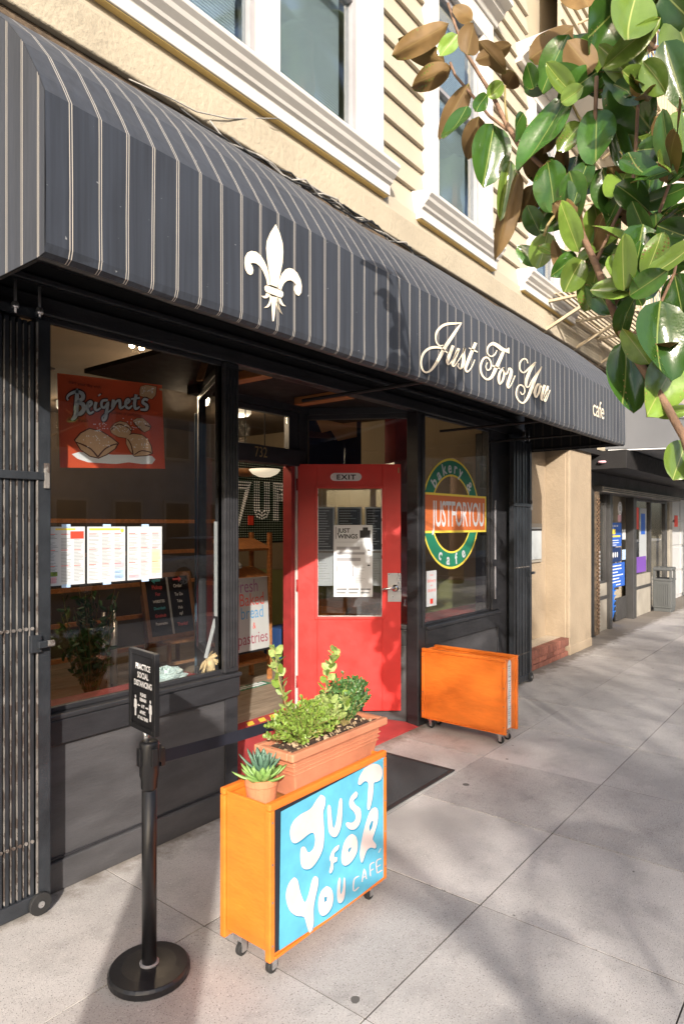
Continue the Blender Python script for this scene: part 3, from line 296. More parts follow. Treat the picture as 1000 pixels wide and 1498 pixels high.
FLEUR=[[[1.9375,2.9245],[1.9611,2.8976],[1.9784,2.8616],[1.9819,2.8266],[1.9784,2.7804],[1.9654,2.7344],[1.9546,2.6953],[1.9473,2.6709],[1.9059,2.6694],[1.9038,2.6982],[1.8955,2.7339],[1.8872,2.7695],[1.8831,2.8091],[1.8872,2.8397],[1.9059,2.8784]],[[1.8893,2.6632],[1.8831,2.6863],[1.8687,2.7083],[1.8484,2.7253],[1.8284,2.7306],[1.8085,2.7273],[1.796,2.7205],[1.8066,2.7138],[1.8125,2.6999],[1.8085,2.6844],[1.7968,2.6758],[1.7812,2.6777],[1.7696,2.6897],[1.765,2.7137],[1.7677,2.7371],[1.7812,2.7585],[1.8007,2.7714],[1.8284,2.7767],[1.8525,2.77],[1.8728,2.7532],[1.8872,2.7343],[1.8976,2.7081],[1.9038,2.6674]],[[1.9503,2.6672],[1.9568,2.6989],[1.9741,2.734],[1.9959,2.7587],[2.0181,2.7709],[2.0405,2.7738],[2.0678,2.7651],[2.0886,2.7434],[2.0965,2.7178],[2.0932,2.6889],[2.077,2.6705],[2.0587,2.6732],[2.0473,2.6884],[2.0496,2.7029],[2.061,2.7138],[2.045,2.7215],[2.027,2.723],[2.0048,2.7144],[1.9872,2.6987],[1.9762,2.6806],[1.9706,2.6654]],[[1.8736,2.65],[1.879,2.6573],[1.8893,2.6611],[1.9741,2.6634],[1.9819,2.6581],[1.9819,2.646],[1.9741,2.6364],[1.9654,2.634],[1.8831,2.6337],[1.8749,2.6401]],[[1.8843,2.6296],[1.9038,2.6306],[1.8997,2.6206],[1.8872,2.6099],[1.8708,2.6055],[1.8549,2.6113],[1.8646,2.6125],[1.8769,2.6159]],[[1.9038,2.6276],[1.9164,2.6252],[1.9143,2.6069],[1.9059,2.587],[1.8934,2.5749],[1.8708,2.567],[1.8872,2.5792],[1.8976,2.5936],[1.9038,2.61]],[[1.9143,2.6246],[1.9503,2.63],[1.9396,2.6077],[1.9354,2.5769],[1.9312,2.5491],[1.9261,2.5271],[1.9193,2.5255],[1.9164,2.5543],[1.9143,2.5892]],[[1.9503,2.6285],[1.9439,2.6089],[1.9482,2.5921],[1.9611,2.5745],[1.9784,2.5669],[1.9611,2.5865],[1.9546,2.6057],[1.9482,2.6219]],[[1.9418,2.6276],[1.9431,2.6086],[1.9405,2.599],[1.9525,2.5813],[1.9784,2.5669],[1.9568,2.5869],[1.9525,2.6082]],[[1.9525,2.6276],[1.9676,2.6301],[1.9741,2.6199],[1.9828,2.6102],[1.9981,2.6066],[1.9784,2.603],[1.9632,2.608]]]
BOXLET=[[[2.024,0.6171],[2.0315,0.6126],[2.0418,0.606],[2.0496,0.5982],[2.0526,0.589],[2.0529,0.5785],[2.0515,0.568],[2.0473,0.5589],[2.0413,0.5498],[2.0377,0.5373],[2.0387,0.5195],[2.0419,0.4982],[2.0441,0.476],[2.0444,0.4523],[2.0436,0.4277],[2.0404,0.4066],[2.0342,0.3913],[2.0257,0.3796],[2.0149,0.3695],[2.0012,0.3597],[1.9854,0.3515],[1.9703,0.3468],[1.9562,0.3468],[1.9428,0.3503],[1.9311,0.3553],[1.9217,0.3612],[1.9139,0.3687],[1.9081,0.3778],[1.9042,0.3891],[1.9021,0.402],[1.9013,0.4145],[1.9013,0.4268],[1.9025,0.4387],[1.9055,0.4467],[1.9113,0.4496],[1.9191,0.4485],[1.9268,0.4442],[1.9337,0.4346],[1.9405,0.4218],[1.9484,0.413],[1.9587,0.4112],[1.97,0.4134],[1.9791,0.4184],[1.985,0.4268],[1.9885,0.438],[1.9898,0.4492],[1.9884,0.4601],[1.9846,0.471],[1.9791,0.4792],[1.9721,0.4837],[1.9634,0.4856],[1.9528,0.486],[1.9394,0.4844],[1.9243,0.4814],[1.9098,0.4791],[1.8962,0.4779],[1.8832,0.4775],[1.872,0.4793],[1.8629,0.4836],[1.8555,0.4902],[1.8498,0.4988],[1.8456,0.5107],[1.8432,0.5246],[1.8432,0.5374],[1.8461,0.5478],[1.8515,0.5571],[1.8596,0.5649],[1.8709,0.5708],[1.8851,0.5752],[1.9013,0.5784],[1.9208,0.5793],[1.9425,0.5788],[1.9615,0.5807],[1.9755,0.5871],[1.9867,0.5959],[1.9969,0.6036],[2.0075,0.6093],[2.0172,0.6139]],[[2.0747,0.5603],[2.0781,0.5574],[2.0828,0.5527],[2.087,0.5443],[2.0895,0.5297],[2.0914,0.5113],[2.0936,0.4941],[2.0963,0.4785],[2.0994,0.4641],[2.1031,0.4548],[2.1075,0.4523],[2.1124,0.455],[2.1174,0.4617],[2.1224,0.4733],[2.1274,0.489],[2.1319,0.5049],[2.1354,0.5211],[2.1383,0.5375],[2.1416,0.5502],[2.1457,0.5576],[2.1502,0.5612],[2.1543,0.5612],[2.1579,0.5579],[2.1611,0.551],[2.1631,0.54],[2.1636,0.5231],[2.1628,0.5022],[2.1612,0.4827],[2.159,0.4659],[2.156,0.4505],[2.1514,0.4374],[2.1445,0.4264],[2.136,0.4179],[2.127,0.4129],[2.1176,0.4122],[2.1077,0.4151],[2.0983,0.4205],[2.0894,0.4281],[2.0811,0.4382],[2.0747,0.4501],[2.0712,0.4644],[2.0695,0.4807],[2.0682,0.4971],[2.0665,0.5144],[2.0653,0.5319],[2.0654,0.5456],[2.0679,0.5535],[2.0719,0.5577]],[[2.2573,0.556],[2.2612,0.5525],[2.2666,0.5475],[2.2698,0.5426],[2.2693,0.5378],[2.2667,0.5331],[2.2625,0.5292],[2.2554,0.5273],[2.2468,0.5263],[2.2418,0.5234],[2.2419,0.5176],[2.2456,0.5099],[2.2521,0.5013],[2.2634,0.4919],[2.2778,0.4815],[2.2887,0.4701],[2.2936,0.4569],[2.295,0.4428],[2.294,0.4303],[2.2909,0.4199],[2.2854,0.411],[2.2782,0.4042],[2.2691,0.3995],[2.2582,0.3969],[2.2469,0.3966],[2.2348,0.3994],[2.2222,0.4045],[2.2111,0.4109],[2.2013,0.4192],[2.1929,0.4288],[2.188,0.4365],[2.1873,0.4413],[2.1901,0.4443],[2.196,0.4447],[2.2061,0.4407],[2.2193,0.4342],[2.2315,0.4303],[2.2421,0.431],[2.2517,0.4344],[2.2573,0.4399],[2.2573,0.4479],[2.2532,0.4581],[2.2469,0.4686],[2.2372,0.4793],[2.2252,0.4904],[2.2162,0.5008],[2.2119,0.5103],[2.2104,0.5192],[2.2111,0.5273],[2.2141,0.5348],[2.2194,0.5416],[2.2264,0.5471],[2.2366,0.5512],[2.2486,0.5541]],[[2.3207,0.638],[2.3347,0.6394],[2.3549,0.6412],[2.3754,0.6403],[2.3952,0.6355],[2.4152,0.6279],[2.4316,0.6191],[2.443,0.6089],[2.4506,0.5975],[2.4546,0.586],[2.4549,0.5737],[2.4517,0.5613],[2.4454,0.5524],[2.4346,0.5494],[2.4208,0.5498],[2.4089,0.5504],[2.4005,0.5521],[2.3939,0.554],[2.3887,0.5501],[2.3857,0.5363],[2.3841,0.5167],[2.3809,0.4973],[2.3744,0.4779],[2.3664,0.4588],[2.3588,0.4464],[2.3515,0.4433],[2.3446,0.4468],[2.3402,0.4559],[2.34,0.4725],[2.3424,0.4946],[2.3446,0.5154],[2.3469,0.5332],[2.3491,0.5495],[2.3478,0.5626],[2.3412,0.5717],[2.3313,0.5774],[2.3207,0.5805],[2.3098,0.5796],[2.2984,0.5761],[2.2887,0.5745],[2.2813,0.5764],[2.2757,0.5803],[2.2729,0.5857],[2.2735,0.593],[2.277,0.6018],[2.2835,0.6109],[2.2952,0.6207],[2.31,0.6308]],[[2.1416,0.3711],[2.141,0.3664],[2.14,0.36],[2.1367,0.3547],[2.1293,0.3524],[2.1198,0.3513],[2.1126,0.349],[2.1093,0.3438],[2.1083,0.3375],[2.1097,0.332],[2.1153,0.3287],[2.1234,0.3264],[2.129,0.3232],[2.13,0.3179],[2.1284,0.3119],[2.1251,0.3078],[2.1192,0.308],[2.1117,0.3101],[2.1059,0.3095],[2.1042,0.3033],[2.1043,0.2944],[2.1031,0.2866],[2.099,0.281],[2.0938,0.2765],[2.0888,0.2745],[2.084,0.2756],[2.0795,0.2793],[2.0775,0.2852],[2.0804,0.2945],[2.0858,0.3061],[2.0888,0.3164],[2.0865,0.3234],[2.0818,0.3291],[2.0794,0.3351],[2.0813,0.3426],[2.0854,0.3506],[2.0907,0.3575],[2.097,0.3628],[2.1044,0.3671],[2.1126,0.37],[2.1228,0.3713],[2.1338,0.3712]],[[2.2315,0.3823],[2.2386,0.3775],[2.2487,0.3704],[2.2573,0.3615],[2.2632,0.3506],[2.2676,0.3379],[2.2698,0.3254],[2.2699,0.3132],[2.2678,0.3012],[2.2625,0.2905],[2.2527,0.281],[2.2398,0.2729],[2.2264,0.2673],[2.2126,0.2645],[2.1984,0.2641],[2.186,0.2662],[2.1757,0.271],[2.1672,0.2782],[2.1612,0.2873],[2.1578,0.2985],[2.1569,0.3115],[2.1582,0.3251],[2.1622,0.3397],[2.1684,0.3548],[2.176,0.3672],[2.1853,0.3752],[2.1959,0.3804],[2.206,0.3836],[2.2158,0.3845],[2.225,0.3833]],[[2.3999,0.4403],[2.406,0.436],[2.4143,0.4292],[2.4202,0.4191],[2.422,0.4038],[2.4213,0.3851],[2.418,0.3674],[2.4105,0.3517],[2.4004,0.3369],[2.3921,0.3245],[2.3859,0.3161],[2.3814,0.31],[2.3809,0.3027],[2.3879,0.292],[2.3991,0.2801],[2.4067,0.2702],[2.4079,0.263],[2.4055,0.258],[2.3999,0.2564],[2.3899,0.2606],[2.3768,0.2682],[2.3643,0.2734],[2.3537,0.2747],[2.3436,0.2737],[2.3337,0.2691],[2.3233,0.2574],[2.3131,0.2422],[2.3047,0.2327],[2.2986,0.233],[2.2942,0.239],[2.2908,0.2478],[2.2879,0.2585],[2.286,0.2721],[2.2866,0.2874],[2.2907,0.3051],[2.2972,0.3246],[2.3047,0.3439],[2.3127,0.3626],[2.3218,0.3811],[2.3315,0.398],[2.3419,0.4138],[2.3529,0.428],[2.3643,0.4381],[2.3772,0.4417],[2.3905,0.4412]],[[1.8679,0.3504],[1.8727,0.3464],[1.8796,0.3402],[1.8862,0.3304],[1.8911,0.3155],[1.8956,0.2971],[1.9013,0.2788],[1.9092,0.2592],[1.9182,0.2396],[1.9268,0.2277],[1.9343,0.2277],[1.9413,0.2356],[1.9484,0.2467],[1.9558,0.262],[1.9632,0.2805],[1.9703,0.2948],[1.977,0.3018],[1.9835,0.3045],[1.9898,0.304],[1.9966,0.3],[2.0032,0.293],[2.0077,0.2848],[2.0091,0.2764],[2.0083,0.267],[2.0059,0.2564],[2.0014,0.2441],[1.9953,0.2306],[1.9898,0.2169],[1.9854,0.2038],[1.9817,0.1904],[1.9791,0.1753],[1.9791,0.156],[1.9804,0.1348],[1.9791,0.1174],[1.9732,0.1046],[1.9649,0.0955],[1.9571,0.0933],[1.951,0.101],[1.9454,0.1154],[1.9397,0.1304],[1.9351,0.1446],[1.9305,0.1595],[1.9225,0.1727],[1.9088,0.1825],[1.8919,0.1906],[1.8762,0.2],[1.8625,0.2117],[1.8498,0.2248],[1.8392,0.2394],[1.8307,0.2566],[1.8243,0.2752],[1.8206,0.292],[1.8204,0.3057],[1.823,0.3177],[1.827,0.3278],[1.8328,0.3359],[1.84,0.3422],[1.8473,0.3468],[1.8549,0.3493],[1.8625,0.3501]],[[2.0607,0.234],[2.0685,0.2289],[2.0794,0.2212],[2.0888,0.2117],[2.0955,0.1999],[2.1006,0.1862],[2.1031,0.1725],[2.1025,0.159],[2.0994,0.1456],[2.0936,0.1348],[2.0843,0.1273],[2.0725,0.1224],[2.0607,0.1201],[2.0494,0.1205],[2.0382,0.1236],[2.0285,0.1291],[2.0208,0.1377],[2.0146,0.1489],[2.0104,0.161],[2.0084,0.1744],[2.0084,0.1889],[2.0104,0.2019],[2.0146,0.2127],[2.0208,0.2221],[2.0285,0.229],[2.0394,0.2325],[2.0518,0.2335]],[[2.1445,0.2344],[2.147,0.231],[2.1503,0.2257],[2.1523,0.2177],[2.1515,0.2051],[2.1493,0.1897],[2.1484,0.1768],[2.15,0.1674],[2.1529,0.1605],[2.1563,0.1582],[2.1602,0.1621],[2.1646,0.1706],[2.1681,0.1805],[2.1695,0.1927],[2.1699,0.2064],[2.171,0.216],[2.1741,0.2198],[2.1779,0.2195],[2.181,0.2148],[2.1829,0.204],[2.184,0.1887],[2.184,0.1736],[2.1826,0.1593],[2.1799,0.1451],[2.176,0.1342],[2.1703,0.1277],[2.1633,0.1244],[2.1563,0.1234],[2.1493,0.1246],[2.1423,0.128],[2.1367,0.1334],[2.1329,0.1404],[2.1303,0.1493],[2.129,0.1611],[2.1288,0.1781],[2.1298,0.1981],[2.1319,0.2143],[2.1358,0.2242],[2.1409,0.2304]]]
BOXHOLE=[[[2.2111,0.3322],[2.2264,0.3282],[2.2182,0.3189],[2.206,0.3125],[2.201,0.3256]],[[2.3731,0.3898],[2.3842,0.3826],[2.3731,0.3574],[2.3555,0.3476],[2.3533,0.371]],[[2.0441,0.1957],[2.0626,0.1904],[2.0607,0.1747],[2.0469,0.1738]]]
BOXCAFE=[[[[2.2767,0.186],[2.2676,0.1876],[2.2543,0.1893],[2.2432,0.1866],[2.2378,0.1768],[2.2352,0.1633],[2.2346,0.1518],[2.2353,0.1436],[2.2385,0.1363],[2.248,0.1298],[2.2593,0.1294],[2.2719,0.1316],[2.2808,0.1334]],[[2.2796,0.1808],[2.2708,0.1821],[2.2592,0.1834],[2.2506,0.1813],[2.246,0.1724],[2.2435,0.1594],[2.2428,0.1482],[2.2434,0.1409],[2.2452,0.1363],[2.2458,0.1356],[2.2542,0.1354],[2.2665,0.1372],[2.2756,0.1388]]],[[[2.3052,0.1464],[2.3098,0.163],[2.3165,0.1851],[2.321,0.1953],[2.3202,0.1882],[2.3259,0.1657],[2.33,0.1487]],[[2.2978,0.1502],[2.3021,0.1669],[2.3083,0.1894],[2.3162,0.2015],[2.3284,0.1859],[2.3338,0.1631],[2.3375,0.1461]]],[[[2.3117,0.1614],[2.318,0.161],[2.3268,0.1605],[2.3332,0.1601]],[[2.3084,0.1661],[2.3147,0.1657],[2.3235,0.1651],[2.3299,0.1647]]],[[[2.3681,0.146],[2.366,0.1608],[2.3635,0.1809],[2.3647,0.1951],[2.3724,0.1983],[2.3842,0.1967],[2.3934,0.195]],[[2.3605,0.1488],[2.3583,0.1636],[2.3559,0.184],[2.3573,0.1993],[2.3674,0.2038],[2.3811,0.2021],[2.3907,0.2003]]],[[[2.364,0.1686],[2.3712,0.1685],[2.3811,0.1683],[2.3884,0.1683]],[[2.3602,0.1733],[2.3674,0.1732],[2.3773,0.1731],[2.3846,0.173]]],[[[2.4185,0.1381],[2.4155,0.1544],[2.4119,0.1766],[2.4127,0.192],[2.4216,0.195],[2.4356,0.1925],[2.4466,0.1901]],[[2.4106,0.1409],[2.4076,0.1571],[2.404,0.1796],[2.4051,0.1963],[2.4168,0.2006],[2.4329,0.1979],[2.4442,0.1954]]],[[[2.4141,0.1655],[2.4225,0.1652],[2.4341,0.1648],[2.4426,0.1645]],[[2.4105,0.1703],[2.4189,0.17],[2.4304,0.1696],[2.4389,0.1693]]],[[[2.4167,0.1367],[2.4285,0.1361],[2.4448,0.1352],[2.4568,0.1346]],[[2.4125,0.1423],[2.4242,0.1417],[2.4405,0.1409],[2.4524,0.1403]]],[[[2.429,0.2246],[2.434,0.2285],[2.441,0.2339],[2.4462,0.2377]],[[2.4229,0.2288],[2.4279,0.2327],[2.4349,0.238],[2.44,0.2419]]]]
BLUE=[[[1.811,0.6261],[2.472,0.6441],[2.4755,0.1009],[2.1465,0.0925],[1.803,0.1106],[1.8014,0.1361]]]
BEIG=[[[[1.6618,2.2983],[1.6598,2.3006],[1.6576,2.3035],[1.6574,2.306],[1.6592,2.3098],[1.6626,2.3147],[1.6683,2.3197],[1.678,2.326],[1.6902,2.3325],[1.7005,2.3359],[1.7091,2.3354],[1.7175,2.3327],[1.7225,2.3296],[1.7242,2.3263],[1.7248,2.3216],[1.7249,2.3194],[1.7207,2.3157],[1.7101,2.309],[1.7007,2.2964],[1.7096,2.2859],[1.7199,2.282],[1.7254,2.2787],[1.727,2.2751],[1.7283,2.2703],[1.7282,2.2663],[1.7255,2.2605],[1.7203,2.2529],[1.7157,2.2475],[1.7118,2.2448],[1.7054,2.2427],[1.7001,2.2412]],[[1.6553,2.2926],[1.653,2.295],[1.6496,2.2991],[1.6481,2.3053],[1.6498,2.3125],[1.6537,2.3204],[1.6607,2.3284],[1.6715,2.3368],[1.6852,2.3454],[1.6996,2.3513],[1.7139,2.3525],[1.7272,2.3501],[1.738,2.3447],[1.7444,2.3352],[1.7459,2.3237],[1.7416,2.3107],[1.7301,2.3014],[1.7189,2.2961],[1.7175,2.2983],[1.7188,2.3016],[1.7296,2.2999],[1.7411,2.2951],[1.7481,2.2861],[1.7514,2.2758],[1.7506,2.2639],[1.7449,2.2521],[1.7364,2.2414],[1.7266,2.2327],[1.7153,2.2284],[1.7058,2.2278],[1.7001,2.2278]]],[[[1.6983,2.3572],[1.6966,2.3479],[1.6943,2.3344],[1.6923,2.3204],[1.6909,2.3062],[1.6898,2.2909],[1.6887,2.2754],[1.688,2.2593],[1.6874,2.2439],[1.6861,2.2326],[1.6837,2.2256],[1.6803,2.2198],[1.6775,2.2157],[1.6776,2.2146],[1.6771,2.214],[1.6751,2.2137]],[[1.7079,2.3589],[1.7097,2.3501],[1.7123,2.3372],[1.7139,2.323],[1.7137,2.3083],[1.7126,2.2928],[1.7115,2.2776],[1.7111,2.2618],[1.7106,2.2453],[1.7081,2.2301],[1.7018,2.2177],[1.694,2.2094],[1.6869,2.204],[1.6793,2.2014],[1.6736,2.2026],[1.6715,2.2038]]],[[[1.7577,2.2691],[1.7654,2.2744],[1.7763,2.2822],[1.7851,2.2908],[1.7876,2.3006],[1.785,2.3082],[1.7784,2.313],[1.7695,2.3115],[1.7611,2.3067],[1.7542,2.2986],[1.7509,2.2881],[1.7497,2.2764],[1.7505,2.2656],[1.7535,2.2559],[1.7589,2.2471],[1.7683,2.2415],[1.7799,2.2454],[1.7887,2.2528],[1.7944,2.258]],[[1.7516,2.2768],[1.7588,2.2825],[1.7683,2.2905],[1.7737,2.2961],[1.7742,2.2985],[1.7736,2.3013],[1.7742,2.3016],[1.7737,2.3008],[1.77,2.298],[1.7675,2.2944],[1.7657,2.2877],[1.7647,2.2782],[1.7651,2.2698],[1.7672,2.2625],[1.7706,2.2562],[1.7719,2.2541],[1.775,2.2549],[1.7831,2.2598],[1.7894,2.2639]]],[[[1.7965,2.3092],[1.7942,2.3008],[1.7911,2.2888],[1.79,2.2777],[1.7928,2.2694],[1.7987,2.2638],[1.8082,2.2626],[1.8175,2.2678],[1.8264,2.2753],[1.8325,2.2806]],[[1.8124,2.3079],[1.8103,2.2996],[1.8076,2.2884],[1.8064,2.2803],[1.8066,2.2764],[1.8072,2.2739],[1.8071,2.2728],[1.8123,2.2752],[1.8208,2.2814],[1.8272,2.2863]]],[[[1.814,2.3434],[1.8152,2.3418],[1.8168,2.3396],[1.818,2.3379]],[[1.8265,2.3533],[1.828,2.3519],[1.83,2.35],[1.8315,2.3486]]],[[[1.8684,2.3325],[1.8599,2.3314],[1.8474,2.3294],[1.8352,2.324],[1.8282,2.3136],[1.8256,2.3026],[1.8262,2.2929],[1.831,2.2852],[1.8395,2.2798],[1.8526,2.2818],[1.8624,2.2944],[1.8711,2.3099],[1.8672,2.3144],[1.8643,2.308],[1.8587,2.2889],[1.8537,2.2707],[1.8512,2.2568],[1.8495,2.2448],[1.8476,2.2364],[1.8452,2.231],[1.8429,2.2275],[1.8449,2.2266],[1.8444,2.2271],[1.8426,2.2317],[1.8434,2.2371],[1.8494,2.2443],[1.8598,2.2536],[1.8709,2.2631],[1.8827,2.2734],[1.895,2.2837],[1.9036,2.291]],[[1.8684,2.3209],[1.8602,2.3195],[1.8495,2.3174],[1.8436,2.315],[1.8414,2.3108],[1.8397,2.3034],[1.8398,2.2979],[1.8419,2.2943],[1.8452,2.2915],[1.8455,2.2904],[1.8522,2.2991],[1.8614,2.3142],[1.8762,2.3225],[1.8772,2.3079],[1.8736,2.2881],[1.8703,2.2702],[1.8684,2.2569],[1.8666,2.2443],[1.8634,2.2331],[1.8574,2.2241],[1.85,2.2182],[1.8404,2.2165],[1.8349,2.2221],[1.8329,2.2303],[1.8355,2.2399],[1.8437,2.2491],[1.8548,2.2585],[1.866,2.2679],[1.8778,2.2781],[1.8901,2.2885],[1.8987,2.2958]]],[[[1.8928,2.3346],[1.89,2.3209],[1.8864,2.3023],[1.8879,2.2868],[1.9059,2.2959],[1.9126,2.3107],[1.9191,2.3221],[1.9252,2.3274],[1.9309,2.3302],[1.9303,2.3305],[1.9292,2.3297],[1.9293,2.3227],[1.9298,2.3149],[1.9302,2.3068],[1.9311,2.2975],[1.9402,2.29],[1.9523,2.296],[1.9631,2.3054],[1.9706,2.3122]],[[1.9096,2.3344],[1.907,2.3208],[1.9038,2.3028],[1.9013,2.2982],[1.8926,2.301],[1.901,2.3148],[1.9098,2.3273],[1.9182,2.3353],[1.9271,2.3412],[1.9386,2.3425],[1.9444,2.3346],[1.9453,2.3258],[1.9458,2.3178],[1.9458,2.3094],[1.9455,2.3023],[1.9421,2.302],[1.9465,2.3041],[1.9574,2.3114],[1.9658,2.3172]]],[[[1.9748,2.3178],[1.9814,2.3224],[1.9908,2.3294],[1.9984,2.3375],[1.9989,2.3468],[1.9943,2.3533],[1.9856,2.3561],[1.9766,2.352],[1.9697,2.3455],[1.9646,2.3373],[1.9624,2.3279],[1.9623,2.3178],[1.9646,2.3088],[1.9704,2.3019],[1.9786,2.2973],[1.9898,2.2969],[1.9998,2.3036],[2.0074,2.3124],[2.0124,2.3185]],[[1.9684,2.3246],[1.9744,2.3297],[1.9823,2.3366],[1.9859,2.3408],[1.9855,2.3417],[1.9839,2.3439],[1.985,2.3441],[1.9848,2.3432],[1.9812,2.3393],[1.9787,2.3349],[1.9775,2.3288],[1.9774,2.3212],[1.9786,2.3156],[1.9815,2.3121],[1.9856,2.3094],[1.9876,2.3084],[1.9925,2.3109],[2.0004,2.3175],[2.0065,2.3227]]],[[[2.025,2.382],[2.0216,2.3692],[2.0169,2.3508],[2.0143,2.3339],[2.015,2.32],[2.0181,2.3079],[2.027,2.299],[2.0411,2.3032],[2.0511,2.3121],[2.0576,2.3185]],[[2.0428,2.3812],[2.0394,2.3684],[2.035,2.3506],[2.0324,2.3355],[2.0325,2.324],[2.034,2.3146],[2.0337,2.3119],[2.0353,2.3126],[2.0448,2.3185],[2.0524,2.3235]]],[[[2.0032,2.3486],[2.0186,2.3525],[2.04,2.358],[2.0558,2.3619]],[[2.0019,2.3568],[2.0173,2.3611],[2.0386,2.367],[2.0543,2.3714]]],[[[2.1084,2.368],[2.1023,2.3698],[2.0927,2.3721],[2.0809,2.3708],[2.0714,2.3628],[2.0654,2.3527],[2.065,2.3408],[2.0747,2.3338],[2.0853,2.3303],[2.09,2.3278],[2.0908,2.3243],[2.0904,2.319],[2.0901,2.3171],[2.0831,2.3147],[2.0695,2.3126],[2.0591,2.3112]],[[2.102,2.356],[2.096,2.3574],[2.0887,2.3589],[2.0862,2.3589],[2.0843,2.3564],[2.0813,2.3509],[2.0806,2.3491],[2.0845,2.3479],[2.0954,2.3449],[2.1059,2.3387],[2.1094,2.3278],[2.1076,2.3163],[2.0985,2.3054],[2.0837,2.3016],[2.0685,2.3013],[2.0581,2.3014]]]]
